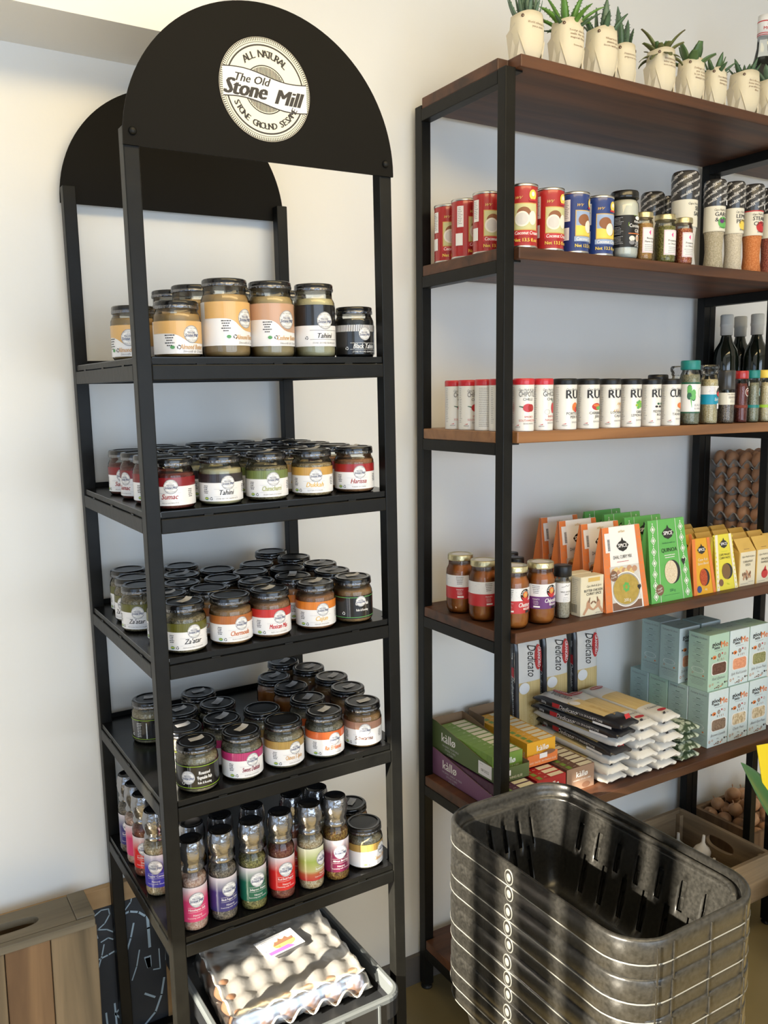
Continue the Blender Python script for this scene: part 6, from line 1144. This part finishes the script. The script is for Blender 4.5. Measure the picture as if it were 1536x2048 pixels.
# ---- second unit: dark bottles, egg trays, onions
bp_ = []
def wine():
    o = thing('oil_bottle', '', 'bottle')
    MB().lathe([(0.036, 0), (0.038, 0.006), (0.038, 0.165), (0.034, 0.190), (0.020, 0.215), (0.0155, 0.232), (0.0155, 0.245)], 'glass_dark', 30).build('bottle', o)
    MB().lathe([(0.0185, 0.235), (0.0190, 0.262), (0.0205, 0.264), (0.0205, 0.270), (0.0197, 0.272), (0.0200, 0.296), (0.017, 0.299)], 'cap_grey', 26).build('capsule', o); return o
PW = Proto(wine)
for x, y, lab in ((1.952, 0.405, 'dark oil bottle with pale capsule, left of the row'), (2.066, 0.425, 'dark oil bottle with pale capsule, middle of the row'), (2.040, 0.345, 'dark oil bottle with pale capsule, right of the row')): PW.put(TM(x + (0.02 if x < 2 else 0), y, 1.5905), lab, 'dark bottles on the second unit')
def pulp_tray(nx, ny, pitch, H, mat, sub=8):
    """moulded pulp egg tray with cups, posts and a scalloped rim"""
    B = MB(); NX, NY = nx * sub, ny * sub; X, Y = nx * pitch, ny * pitch
    for j in range(NY + 1):
        for i in range(NX + 1):
            u, v = i / sub, j / sub; cx, cy = math.sin(PI * u) ** 2, math.sin(PI * v) ** 2      # 1 in cup centres
            z = H * ((1 - cx) * (1 - cy)) ** 0.8 + 0.42 * H * (1 - cx * cy) ** 1.5 * (1 - (1 - cx) * (1 - cy)) 
            if i in (0, NX) or j in (0, NY): z = H * (0.34 + 0.66 * ((1 - cx) * (1 - cy)) ** 1.0)
            B.v.append((u * pitch, v * pitch, z))
    for j in range(NY):
        for i in range(NX): k = j * (NX + 1) + i; B.face([k, k + 1, k + NX + 2, k + NX + 1], mat, True)
    return B
SOL = [('SOLIDIFY', dict(thickness=0.0022, offset=0.0))]
def egg_mesh():
    B = MB(); pf = []
    for i in range(13):
        t = PI * i / 12; z = -0.0285 * math.cos(t); r_ = 0.0212 * math.sin(t) * (1 + 0.10 * math.cos(t)); pf.append((max(r_, 0.0003), z + 0.0285))
    B.lathe(pf, 'eggshell', 18); return B
def mk_egg(): return egg_mesh().build('egg')
EGG0 = None
def egg(M, lab, group):
    global EGG0
    if EGG0 is None: EGG0 = mk_egg(); e = EGG0
    else: e = D.objects.new('egg', EGG0.data); COL.objects.link(e)
    e.matrix_world = M; return tag(e, lab, 'egg', group)
PT = 0.0475; HT = 0.034
z0 = 1.1035
for k in range(8):
    o = thing('egg_tray', 'grey pulp egg tray, %s of the stack on the second unit' % (['lowest', 'second up', 'third up', 'fourth up', 'fifth up', 'sixth up', 'seventh up', 'topmost'][k]), 'egg tray', 'stacked grey egg trays')
    if k == 0: tb = pulp_tray(5, 5, PT, HT, 'pulp_grey', 8).build('tray', o, mods=SOL); tray_me = tb.data
    else:
        tb = D.objects.new('tray', tray_me); COL.objects.link(tb); tb.parent = o; md = tb.modifiers.new('s', 'SOLIDIFY'); md.thickness = 0.0022; md.offset = 0
    yaw = (-0.10, 0.05, -0.12, 0.04, -0.10, 0.06, -0.09, -0.03)[k]; M = TM(1.985, 0.225 if yaw < 0 else 0.218, z0 + 0.0425 * k, yaw * 0.35)
    o.matrix_world = M
    for i in range(5):
        for j in range(5):
            if not (i == 0 or k == 7): continue
            egg(M @ Matrix.Translation(((i + 0.5) * PT, (j + 0.5) * PT, 0.0035)) @ Matrix.Rotation(random.uniform(-0.08, 0.08), 4, 'X'), 'brown egg in the %s, %s from the wall end%s' % (['lowest tray', 'second tray up', 'third tray up', 'fourth tray up', 'fifth tray up', 'sixth tray up', 'seventh tray up', 'top tray'][k], NTH[4 - j], '' if k < 7 else ', row %s' % ['one', 'two', 'three', 'four', 'five'][i]), 'brown eggs in the grey stack')

def slat_box(name, lab, cat, M, X, Y, Z, hole=False, slats=2, mats=('crate_low', 'crate_low_side'), t=0.014, group=None, hz=0.62):
    """low crate: end boards across X, side boards along Y, slatted floor, optional hand hole in the right side"""
    o = thing(name, lab, cat, group, M); sh = Z / slats
    for s_ in range(slats):
        for y in (0, Y - t): MB().box(0, X, y, y + t, s_ * sh + 0.001, (s_ + 1) * sh - 0.001, mats[0]).build('board', o, mods=[('BEVEL', dict(width=0.0015, segments=1))])
        MB().box(0, t, t, Y - t, s_ * sh + 0.001, (s_ + 1) * sh - 0.001, mats[1]).build('board', o)
        if not hole: MB().box(X - t, X, t, Y - t, s_ * sh + 0.001, (s_ + 1) * sh - 0.001, mats[1]).build('board', o)
    if hole: o_ = plate_hole((t, Y - t), (0.001, Z - 0.001), (Y * 0.5, Z * hz), 0.050, 0.021, mats[1], lambda a, b, d: (X - t + d, a, b), t).build('board', o)
    for k in range(5): MB().box(t, X - t, t + k * (Y - 2 * t) / 5 + 0.002, t + (k + 1) * (Y - 2 * t) / 5 - 0.002, 0.0, 0.009, mats[0]).build('floor_slat', o)
    for x in (t, X - t - 0.016):
        for y in (t, Y - t - 0.016): MB().box(x, x + 0.016, y, y + 0.016, 0.009, Z - 0.012, mats[1]).build('corner_post', o)
    return o
def plate_hole(ur, vr, c, a, b, mat, f, t, n=40):
    """rectangular board pierced by a stadium-shaped hole"""
    B = MB(); ring_i, ring_o = [], []
    for k in range(n):
        th = 2 * PI * k / n; cx, sy = math.cos(th), math.sin(th); q_ = (abs(cx) ** 4 + abs(sy) ** 4) ** -0.25 * 0.5 + 0.5
        ring_i.append((c[0] + a * cx * q_, c[1] + b * sy * q_))
        s_ = min(((ur[1] if cx > 0 else ur[0]) - c[0]) / cx if abs(cx) > 1e-6 else 1e9, ((vr[1] if sy > 0 else vr[0]) - c[1]) / sy if abs(sy) > 1e-6 else 1e9); ring_o.append((c[0] + cx * s_, c[1] + sy * s_))
    for cu in ((ur[0], vr[0]), (ur[1], vr[0]), (ur[1], vr[1]), (ur[0], vr[1])):
        i = min(range(n), key=lambda q_: (ring_o[q_][0] - cu[0]) ** 2 + (ring_o[q_][1] - cu[1]) ** 2); ring_o[i] = cu
    B.rings([[f(u, v, 0) for u, v in ring_i], [f(u, v, 0) for u, v in ring_o], [f(u, v, t) for u, v in ring_o], [f(u, v, t) for u, v in ring_i], [f(u, v, 0) for u, v in ring_i]], mat, False, False, smooth=False)
    return B
slat_box('onion_crate', 'dark wooden crate of onions on the floor beyond the shelving', 'crate', TM(1.975, 0.226, 0.0), 0.34, 0.240, 0.232, mats=('crate_wood_brown', 'crate_wood_brown'))
def onion_mesh(k):
    rr = random.Random(k); B = MB(); n = 18; pf = []
    for i in range(11):
        t = PI * i / 10; z = -0.024 * math.cos(t); r_ = 0.028 * math.sin(t) ** 0.85; pf.append((max(r_, 0.001), z + 0.024))
    pf += [(0.003, 0.054), (0.0016, 0.062)]; B.lathe(pf, 'onion_skin', n, wob=lambda i, j: 0.03 * math.sin(j * 2.1 + k)); return B
OM = [onion_mesh(k) for k in range(2)]
OMd = []
rr = random.Random(5); cnt = 0; posn = ['near the wall', 'in the middle', 'near the front', 'at the front end']
for lay_, (nx, ny, zz, ins) in enumerate(((5, 4, 0.190, 0.036), (4, 3, 0.226, 0.055), (2, 2, 0.262, 0.085))):
    for i in range(nx):
        for j in range(ny):
            x = 1.975 + 0.02 + ins + (0.34 - 0.04 - 2 * ins) * i / (nx - 1) * 1.0; y = 0.226 + ins + (0.240 - 2 * ins) * j / (ny - 1)
            if len(OMd) < 2: oo = OM[len(OMd)].build('onion'); OMd.append(oo.data)
            else: oo = D.objects.new('onion', OMd[cnt % 2]); COL.objects.link(oo)
            oo.matrix_world = Matrix.Translation((x + rr.uniform(-0.004, 0.004), y + rr.uniform(-0.004, 0.004), zz + rr.uniform(-0.004, 0.004))) @ Euler((rr.uniform(-0.6, 0.6), rr.uniform(-0.6, 0.6), rr.uniform(0, 6))).to_matrix().to_4x4() @ Matrix.Scale(0.80 + 0.12 * rr.random(), 4)
            tag(oo, 'brown onion in the dark crate, %s layer, %s row of its %s' % (['lower', 'middle', 'top'][lay_], NTH[j], ['first column', 'second column', 'third column', 'fourth column', 'fifth column'][i]), 'onion', 'onions heaped in the crate'); cnt += 1
slat_box('garlic_crate', 'low wooden crate with hand hole under the shelving, holding garlic', 'crate', TM(1.555, 0.070, 0.1506), 0.285, 0.345, 0.136, hole=True, slats=1)
def garlic():
    o = thing('garlic_bulb', '', 'garlic'); B = MB(); pf = [(0.004, 0), (0.018, 0.003), (0.026, 0.012), (0.027, 0.022), (0.021, 0.033), (0.010, 0.042), (0.0055, 0.050), (0.0048, 0.064), (0.0040, 0.072)]
    B.lathe(pf, 'garlic_skin', 28, wob=lambda i, j: 0.05 * abs(math.sin(j * PI * 7 / 28)) - 0.03 if i < 6 else 0); B.build('bulb', o); return o
PGa = Proto(garlic)
for i, (x, y, lab) in enumerate(((1.765, 0.262, 'garlic bulb leaning at the hand hole of the wooden crate'), (1.700, 0.300, 'garlic bulb left of the hand hole'), (1.780, 0.365, 'garlic bulb in the far right corner of the crate'), (1.745, 0.200, 'garlic bulb at the near side of the crate'), (1.650, 0.360, 'garlic bulb at the back left of the crate'))):
    PGa.put(Matrix.Translation((x, y, 0.1506 + (0.052 if i == 0 else 0.012))) @ Matrix.Rotation(0.12 if i == 0 else 0.0, 4, 'Y'), lab, 'garlic bulbs in the low crate')
tag(MB().lathe([(0.026, 0), (0.034, 0.010), (0.036, 0.022), (0.031, 0.036), (0.012, 0.044)], 'garlic_skin', 24).build('garlic_bulb', None, (1.765, 0.262, 0.1606)), 'large garlic bulb lying beneath the one at the hand hole', 'garlic', 'garlic bulbs in the low crate')

# ================================================================ BASKET STACK
BX0, BX1, BY0, BY1 = 0.615, 0.968, -0.505, 0.062
def rrect(ins, z, rad, n=9, lx=36, ly=56):
    x0, x1, y0, y1 = BX0 + ins - BCX, BX1 - ins - BCX, BY0 + ins - BCY, BY1 - ins - BCY; r_ = max(rad - ins, 0.02); pts = []
    def seg(a, b, k):
        for i in range(k): pts.append((a[0] + (b[0] - a[0]) * i / k, a[1] + (b[1] - a[1]) * i / k, z))
    def arc(cx, cy, a0):
        for i in range(n): t = a0 + PI / 2 * i / n; pts.append((cx + r_ * math.cos(t), cy + r_ * math.sin(t), z))
    arc(x1 - r_, y1 - r_, 0); seg((x1 - r_, y1), (x0 + r_, y1), lx); arc(x0 + r_, y1 - r_, PI / 2); seg((x0, y1 - r_), (x0, y0 + r_), ly); arc(x0 + r_, y0 + r_, PI); seg((x0 + r_, y0), (x1 - r_, y0), lx); arc(x1 - r_, y0 + r_, 1.5 * PI); seg((x1, y0 + r_), (x1, y1 - r_), ly)
    return pts
BCX, BCY = (BX0 + BX1) / 2, (BY0 + BY1) / 2; RAD = 0.085
PITCH = 0.0355; TOPZ = 0.745; NB = 11
N_ = len(rrect(0, 0, RAD))
def arcs(j):
    """which side index j of a loop lies on: (side, index along it) or None in the corners"""
    k = j
    for side, cnt_ in (('c', 9), ('n', 36), ('c', 9), ('w', 56), ('c', 9), ('s', 36), ('c', 9), ('e', 56)):
        if k < cnt_: return (side, k)
        k -= cnt_
    return ('c', 0)
def make_basket():
    o = thing('shopping_basket', '', 'basket')
    B = MB(); spec = [(0.0035, -0.047), (0.0005, -0.043), (0.0, -0.020), (0.0, -0.004), (0.0025, 0.0), (0.0075, 0.001), (0.0115, -0.002), (0.0125, -0.014), (0.0145, -0.026), (0.0190, -0.0285), (0.0225, -0.0300), (0.0235, -0.034), (0.0275, -0.062), (0.031, -0.076), (0.034, -0.090), (0.038, -0.106), (0.0415, -0.122), (0.046, -0.142), (0.052, -0.170), (0.060, -0.205), (0.072, -0.222), (0.090, -0.226)]
    loops = [rrect(a, z, RAD) for a, z in spec]
    def skip(i, j):
        s_, k = arcs(j)
        if s_ == 'c': return False
        n_ = 36 if s_ in 'ns' else 56; m_ = k % (8 if n_ == 56 else 8)
        if 12 <= i <= 15 and m_ in (3, 4) and 3 < k < n_ - 3: return True
        if 16 <= i <= 18 and m_ in (7, 0) and 3 < k < n_ - 3: return True
        return False
    B.rings(loops, 'basket_plastic', cap0=False, cap1=False, skip=skip); b_ = B.build('shell', o, mods=[('SOLIDIFY', dict(thickness=0.0022, offset=-1.0))])
    F = MB(); lf = rrect(0.090, -0.226, RAD); F.rings([lf, rrect(0.12, -0.226, RAD)], 'basket_plastic', cap0=False, cap1=True, smooth=False); F.build('floor_panel', o)
    # light worn edge bead, ribs on the short faces, oval handle hub on the long faces
    E_ = MB(); E_.rings([rrect(-0.0006, -0.0445, RAD), rrect(-0.0010, -0.0432, RAD), rrect(-0.0002, -0.0420, RAD)], 'basket_edge', False, False); E_.build('edge_bead', o)
    Rb = MB()
    for sy, yy in ((-1, BY0 - BCY), (1, BY1 - BCY)):
        for k in range(4):
            x = (-0.125, -0.085, 0.010, 0.105)[k]; Rb.box(x, x + 0.0022, min(yy, yy + sy * 0.0022), max(yy, yy + sy * 0.0022), -0.042, -0.008, 'basket_plastic')
    Rb.build('rib', o, mods=None)['kind'] = 'stuff'
    for sx in (-1, 1):
        hb = MB(); xx = sx * (BX1 - BX0) / 2; cy = -0.188 - BCY; n_ = 20; lp = []
        for d_, q_ in ((0.0, 1.0), (0.0022, 0.97), (0.0024, 0.84), (0.0008, 0.78), (0.0026, 0.50), (0.0034, 0.15)):
            lp.append([(xx + sx * d_, cy + 0.0125 * q_ * math.cos(2 * PI * i / n_), -0.0235 + 0.0165 * q_ * math.sin(2 * PI * i / n_)) for i in range(n_)])
        hb.rings(lp, ['basket_edge', 'basket_edge', 'basket_plastic', 'basket_plastic', 'basket_edge']); hb.build('handle_hub', o)
    return o
PBk = Proto(make_basket)
for k in range(NB):
    z = TOPZ - k * PITCH
    PBk.put(TM(BCX + (0.002 if k % 3 == 1 else -0.001 if k else 0), BCY + (0.0015 if k % 2 else 0), z), 'black plastic shopping basket, %s of the nested stack' % (['topmost', 'second', 'third', 'fourth', 'fifth', 'sixth', 'seventh', 'eighth', 'ninth', 'tenth', 'lowest'][k] + (' from the top' if 0 < k < 10 else '')), 'nested black shopping baskets')
o = thing('wire_handle', 'folded black basket handle lying along the inner right edge of the top basket', 'handle', None, TM(BCX, BCY, TOPZ))
def tube(B, pts, r_, mat, seg=10):
    P_ = [Vector(p_) for p_ in pts]; loops = []
    for i, p_ in enumerate(P_):
        t_ = (P_[min(i + 1, len(P_) - 1)] - P_[max(i - 1, 0)]).normalized(); a = t_.cross(Vector((0, 0, 1))); a = a.normalized() if a.length > 1e-3 else Vector((1, 0, 0)); b = t_.cross(a).normalized()
        loops.append([p_ + a * r_ * math.cos(2 * PI * j / seg) + b * r_ * math.sin(2 * PI * j / seg) for j in range(seg)])
    return B.rings(loops, mat)
ww = (BX1 - BX0) / 2 - 0.0245; yy0, yy1 = BY0 - BCY + 0.030, BY1 - BCY - 0.10
hp = [(ww, -0.188 - BCY + 0.16, -0.016)] + [(ww, -0.10 - 0.02 * i + 0.10, -0.016) for i in range(12)]; r_ = 0.06
cx, cy = ww - r_, yy0 + r_
hp = [(ww, 0.13, -0.0175), (ww, 0.0, -0.0165), (ww, -0.10, -0.016), (ww, cy, -0.016)] + [(cx + r_ * math.cos(-t), cy + r_ * math.sin(-t), -0.016) for t in [PI / 2 * i / 8 for i in range(1, 7)]]
tube(MB(), hp, 0.0062, 'basket_plastic').build('grip', o)
o = thing('basket_trolley', 'low black wheeled base under the basket stack', 'trolley', None, TM(BCX, BCY, 0)); MB().box(-0.13, 0.13, -0.22, 0.22, 0.075, 0.095, 'plastic_black').build('frame', o, mods=BEV)
for x in (-0.115, 0.115):
    for y in (-0.20, 0.20):
        MB().box(x - 0.008, x + 0.008, y - 0.012, y + 0.012, 0.045, 0.076, 'plastic_black').build('caster_fork', o); wl = MB().lathe([(0.022, -0.008), (0.0245, -0.006), (0.0245, 0.006), (0.022, 0.008)], 'plastic_black', 20).build('wheel', o); wl.matrix_local = Matrix.Translation((x, y, 0.0246)) @ Matrix.Rotation(PI / 2, 4, 'Y')

# ================================================================ BLACK CRATE WITH EGG TRAYS IN THE LEFT RACK
o = thing('plastic_crate', 'black plastic crate with grey rim in the foot of the rack, full of egg trays', 'crate', None, ML @ TM(0.083, -0.058, 0.191)); X, Y, Z = 0.362, 0.440, 0.262; t = 0.004
B = MB(); r_ = 0.03
def rr2(ins, z, X=X, Y=Y, R=0.035, n=6):
    pts = []; q_ = max(R - ins, 0.004)
    for cx, cy, a0 in ((X - ins - q_, Y - ins - q_, 0), (ins + q_, Y - ins - q_, PI / 2), (ins + q_, ins + q_, PI), (X - ins - q_, ins + q_, 1.5 * PI)):
        for i in range(n + 1): a = a0 + PI / 2 * i / n; pts.append((cx + q_ * math.cos(a), cy + q_ * math.sin(a), z))
    return pts
B.rings([rr2(0.022, 0), rr2(0.014, 0.004), rr2(0.008, Z - 0.05), rr2(0.007, Z - 0.045)], 'crate_plastic', cap1=False, smooth=False)
B.rings([rr2(0.0, Z - 0.046), rr2(0.0, Z - 0.004), rr2(0.003, Z), rr2(0.009, Z), rr2(0.011, Z - 0.004)], 'crate_plastic', cap0=True, cap1=False, smooth=False); 
B.rings([rr2(0.011, Z - 0.004), rr2(0.013, Z - 0.05), rr2(0.018, 0.010)], 'crate_plastic', cap0=False, cap1=True, smooth=False); B.build('body', o)
MB().rings([rr2(-0.0005, Z - 0.010), rr2(-0.0006, Z - 0.002), rr2(0.003, Z + 0.0012), rr2(0.009, Z + 0.0012), rr2(0.0122, Z - 0.004), rr2(0.0124, Z - 0.030)], 'crate_rim', False, False, smooth=False).build('rim', o)
Rb = MB()
for x in (0.06, 0.14, 0.22, 0.30): Rb.box(x, x + 0.004, -0.004, 0.0, Z - 0.046, Z - 0.006, 'crate_rim')
Rb.build('rim_rib', o)['kind'] = 'stuff'
P6 = 0.0490
def packed_tray(z, yaw, dx, dy, wrap, lab):
    M = ML @ TM(0.112 + dx, 0.022 + dy, z, yaw)
    o = thing('egg_carton', lab, 'egg tray', 'wrapped egg trays in the crate', M)
    nx, ny = 6, 5
    pulp_tray(nx, ny, P6, 0.036, 'pulp_white', 9).build('tray', o, mods=SOL)
    up = pulp_tray(nx, ny, P6, 0.022, 'pulp_white', 9); H2 = 0.036 + 0.028
    up.v = [(x, y, H2 - zz * 0.6 + 0.004) for x, y, zz in [(a, b, 0.022 - c) for a, b, c in up.v]]
    up.v = [(min(max(x, 0.006), nx * P6 - 0.006), min(max(y, 0.006), ny * P6 - 0.006), zz) for x, y, zz in up.v]
    up.build('lid_tray', o, mods=SOL)
    if wrap:
        n1, n2 = 30, 26; Fm = MB(); X_, Y_ = nx * P6, ny * P6
        for j in range(n2 + 1):
            for i in range(n1 + 1):
                x, y = -0.006 + (X_ + 0.012) * i / n1, -0.008 + (Y_ + 0.016) * j / n2; e = min(i, n1 - i, j, n2 - j); zz = H2 + 0.0085 + 0.0020 * noise.noise(Vector((x * 30, y * 30, 1))) + 0.0016 * math.sin(PI * x / P6) ** 2
                if e == 0: zz = 0.030 + 0.004 * noise.noise(Vector((x * 60, y * 60, 0)))
                elif e == 1: zz = H2 - 0.004
                Fm.v.append((x, y, zz))
        for j in range(n2):
            for i in range(n1): k = j * (n1 + 1) + i; Fm.face([k, k + 1, k + n1 + 2, k + n1 + 1], 'cling_film', True)
        Fm.build('cling_film', o)
        L = MB(); m = lambda u, v, d: (0.120 + u * 0.985 + v * -0.17, 0.120 + u * 0.17 + v * 0.985, H2 + 0.0125 + d); L.rect(m, 0, 0.092, 0, 0.062, 'sticker_white', 0.0); L.disc(m, 0.055, 0.026, 0.026, 0.015, 'kraft_light', 0.0004, 22); L.shape(m, [(0.030, 0.026), (0.038, 0.040), (0.044, 0.036), (0.050, 0.046), (0.057, 0.038), (0.066, 0.045), (0.070, 0.036), (0.080, 0.038), (0.078, 0.028)], 'brown_print', 0.0007)
        L.shape(m, [(0.010, 0.004), (0.070, 0.004), (0.060, 0.016), (0.010, 0.014)], 'pink_print', 0.0006); L.text(m, 'Free Range Eggs', 0.022, 0.022, 0.006, 'ink', 0.0008, rot=PI); L.text(m, 'Large', 0.022, 0.030, 0.006, 'ink', 0.0008, rot=PI); L.lines(m, 0.012, 0.056, 0.05, 3, 0.005, 'ink_grey', 0.0006, 0.001, 'L', 2); L.build('sticker', o)
    for i in range(nx):
        for j in range(ny):
            if j == 0 or i == 0: egg(M @ Matrix.Translation(((i + 0.5) * P6, (j + 0.5) * P6, 0.0045)), 'brown egg in the %s wrapped tray, %s' % ('upper' if z > 0.38 else 'lower', ('front row, %s from left' % NTH[i]) if j == 0 else 'left side, %s from the front' % NTH[j]), 'brown eggs in the wrapped trays')
packed_tray(0.4050, -0.06, 0.0, 0.012, True, 'upper egg tray wrapped in cling film with a printed sticker')
packed_tray(0.3300, 0.03, -0.006, -0.050, True, 'lower wrapped egg tray, only its front edge showing')
for k in range(2):
    zz = 0.2055 + k * 0.062; M = ML @ TM(0.108, 0.0, zz)
    o = thing('egg_carton', ['bottom pulp tray hidden in the crate', 'pulp tray under the two wrapped ones'][k], 'egg tray', 'wrapped egg trays in the crate', M); pulp_tray(6, 5, P6, 0.058, 'pulp_white', 6).build('tray', o, mods=SOL)

# ================================================================ LOWER LEFT: WOODEN CRATE AND CHALKBOARD
o = thing('wooden_crate', 'weathered wooden crate standing on end against the left wall part', 'crate', None, TM(-0.560, 0.330, 0.0)); X, Y, Z = 0.510, 0.118, 0.585; t = 0.013
xs = [0, 0.082, 0.163, 0.252, 0.332, 0.418, X]
for i in range(6): MB().box(xs[i] + 0.0009, xs[i + 1] - 0.0009, 0.0 + 0.0012 * ((i * 3) % 2), t, 0.0, Z - 0.017 + 0.002 * ((i * 5) % 3), 'crate_wood' if i % 2 else 'crate_wood_brown').build('plank', o, mods=[('BEVEL', dict(width=0.0015, segments=1))])
plate_hole((0.0, X - 0.038), (t + 0.001, Y - 0.002), (0.345, 0.062), 0.062, 0.020, 'crate_wood_grey', lambda a, b, d: (a, b, Z - 0.0145 + d), 0.0145).build('end_board', o)
MB().box(X - 0.037, X - 0.001, t + 0.001, Y - 0.001, Z - 0.022, Z + 0.003, 'crate_wood_grey').build('corner_block', o, mods=BEV)
MB().box(0.0, X - 0.004, -0.0035, t - 0.001, Z - 0.0155, Z + 0.001, 'crate_wood_grey').build('top_edge', o, mods=BEV)
for i in range(3): MB().box(X - 0.013, X - 0.001, t + 0.001, Y - 0.001, 0.004 + i * 0.19, 0.004 + i * 0.19 + 0.178, 'crate_wood_brown').build('side_board', o)
MB().box(0.0, 0.013, t + 0.001, Y, 0.0, Z - 0.016, 'crate_wood_brown').build('side_board', o)
MB().box(0.0, X - 0.013, t + 0.001, Y, 0.0, 0.013, 'crate_wood_brown').build('end_board', o)
o = thing('chalkboard', 'wood-framed chalkboard with blue chalk writing, leaning behind the rack', 'chalkboard', None, Matrix.Translation((-0.62, 0.4732, 0.0)))
Xc, Zc = 0.795, 0.562; f = 0.045
MB().box(f * 0.6, Xc - f * 0.6, 0.005, 0.014, f * 0.6, Zc - f * 0.6, 'chalkboard').build('board', o)
MB().box(0, Xc, 0.0, 0.019, Zc - f, Zc, 'pine').build('frame_rail', o, mods=BEV); MB().box(0, Xc, 0.0, 0.019, 0, f, 'pine').build('frame_rail', o, mods=BEV)
for x in (0, Xc - f): MB().box(x, x + f, 0.0, 0.019, f + 0.0005, Zc - f - 0.0005, 'pine').build('frame_stile', o, mods=BEV)
ch = MB(); m = plane((0.62, 0.0046, 0), (1, 0, 0), (0, 0, 1))
def stroke(pts, w_=0.0035):
    w_ *= 0.8
    for (x0, z0), (x1, z1) in zip(pts, pts[1:]):
        a = math.atan2(z1 - z0, x1 - x0); c, s_ = math.cos(a) * w_ * 0.3, math.sin(a) * w_ * 0.3; nx_, nz_ = -math.sin(a) * w_ / 2, math.cos(a) * w_ / 2
        ch.shape(m, [(x0 - c - nx_, z0 - s_ - nz_), (x1 + c - nx_, z1 + s_ - nz_), (x1 + c + nx_, z1 + s_ + nz_), (x0 - c + nx_, z0 - s_ + nz_)], 'chalk')
Zf = 1.645
def S(*p_): return [(a, b + Zf) for a, b in p_]
stroke(S((-0.029, -1.147), (-0.010, -1.136), (0.006, -1.138), (0.008, -1.152), (-0.004, -1.170), (-0.020, -1.180))); stroke(S((-0.029, -1.150), (-0.025, -1.182), (-0.021, -1.200))); stroke(S((-0.020, -1.180), (0.000, -1.186), (0.018, -1.200)))
stroke(S((0.028, -1.122), (0.048, -1.112), (0.061, -1.118), (0.056, -1.138), (0.038, -1.158))); stroke(S((0.030, -1.163), (0.052, -1.160), (0.072, -1.168), (0.086, -1.182)), 0.006)
stroke(S((0.092, -1.186), (0.093, -1.215), (0.094, -1.262)), 0.008); stroke(S((0.060, -1.192), (0.052, -1.225), (0.040, -1.258)), 0.005)
stroke(S((-0.014, -1.212), (0.002, -1.207), (0.012, -1.214))); stroke(S((-0.008, -1.220), (-0.014, -1.245), (-0.024, -1.275))); stroke(S((-0.020, -1.252), (0.000, -1.248), (0.018, -1.243)), 0.0045)
for k in range(7): stroke(S((0.082 + 0.002 * k, -1.285 - 0.004 * (k % 2)), (0.088 + 0.001 * k, -1.312)), 0.005)
stroke(S((0.070, -1.262), (0.062, -1.300), (0.050, -1.330))); stroke(S((0.115, -1.275), (0.116, -1.325), (0.100, -1.322))); stroke(S((0.132, -1.268), (0.130, -1.308), (0.150, -1.306)))
stroke(S((0.078, -1.375), (0.100, -1.392)), 0.006); stroke(S((0.124, -1.352), (0.116, -1.392), (0.100, -1.430), (0.075, -1.452)), 0.006); stroke(S((0.150, -1.362), (0.140, -1.375), (0.142, -1.392), (0.155, -1.392), (0.160, -1.370)), 0.005)
stroke(S((-0.012, -1.388), (-0.010, -1.430)), 0.005); stroke(S((0.008, -1.372), (0.010, -1.425)), 0.005); stroke(S((0.022, -1.385), (0.008, -1.398), (0.024, -1.420)), 0.0045)
ch.build('chalk_writing', o, label='pale blue chalk strokes')

# ================================================================ LOWER RIGHT FOREGROUND: A PLANT AND A YELLOW CARD
o = thing('leafy_plant', 'potted plant at the right edge, one broad green leaf reaching into view', 'potted plant', None, TM(1.86, -0.10, 0.0))
MB().lathe([(0.085, 0), (0.10, 0.01), (0.125, 0.22), (0.13, 0.225), (0.118, 0.225), (0.115, 0.19), (0.04, 0.19)], 'plastic_black', 32).build('pot', o)
def big_leaf(base, tip, w_, droop, name='leaf'):
    base, tip = Vector(base), Vector(tip); ax = (tip - base); Lg = ax.length; ax.normalize(); side = ax.cross(Vector((0.45, -0.85, 0.15))).normalized(); nrm = side.cross(ax).normalized(); B = MB(); loops = []; n = 16
    for i in range(n + 1):
        s_ = i / n; W_ = w_ * math.sin(PI * min(1, s_ ** 0.8)) ** 0.9 + 0.0012; c = base + ax * Lg * s_ - Vector((0, 0, 1)) * droop * s_ * s_
        loops.append([c + side * W_ * k / 3 + nrm * (0.010 * abs(k / 3) * (W_ / w_)) for k in range(-3, 4)] + [c + side * W_ * k / 3 + nrm * (0.010 * abs(k / 3) * (W_ / w_) + 0.0010) for k in range(3, -4, -1)])
    B.rings(loops, 'leaf_plant'); return B.build(name, o)
MB_ = MB(); tube(MB_, [(0, 0, 0.19), (-0.01, 0.01, 0.25), (0.0, 0.015, 0.31)], 0.005, 'leaf_plant'); MB_.build('stem', o)
big_leaf((-0.075, 0.09, 0.395), (-0.295, 0.095, 0.660), 0.050, 0.0); big_leaf((0.0, 0.0, 0.30), (0.30, -0.10, 0.62), 0.05, 0.05); big_leaf((0.0, 0.02, 0.30), (0.10, 0.08, 0.72), 0.045, 0.02)
tube(MB_ := MB(), [(0, 0, 0.19), (-0.03, 0.025, 0.30), (-0.075, 0.09, 0.395)], 0.004, 'leaf_plant'); MB_.build('stem', o)
o = thing('yellow_card', 'plain yellow card on a stick beside the broad green leaf', 'card', None, TM(1.86, -0.125, 0.0))
MB().box(-0.003, 0.003, 0.117, 0.123, 0.19, 0.52, 'pine').build('stick', o); Bc = MB(); Bc.rings([[(-0.222, 0.125, 0.690), (-0.165, 0.125, 0.490), (0.02, 0.125, 0.46), (0.05, 0.125, 0.66)], [(-0.222, 0.1265, 0.690), (-0.165, 0.1265, 0.490), (0.02, 0.1265, 0.46), (0.05, 0.1265, 0.66)]], 'yellow_card', smooth=False); Bc.build('card', o)
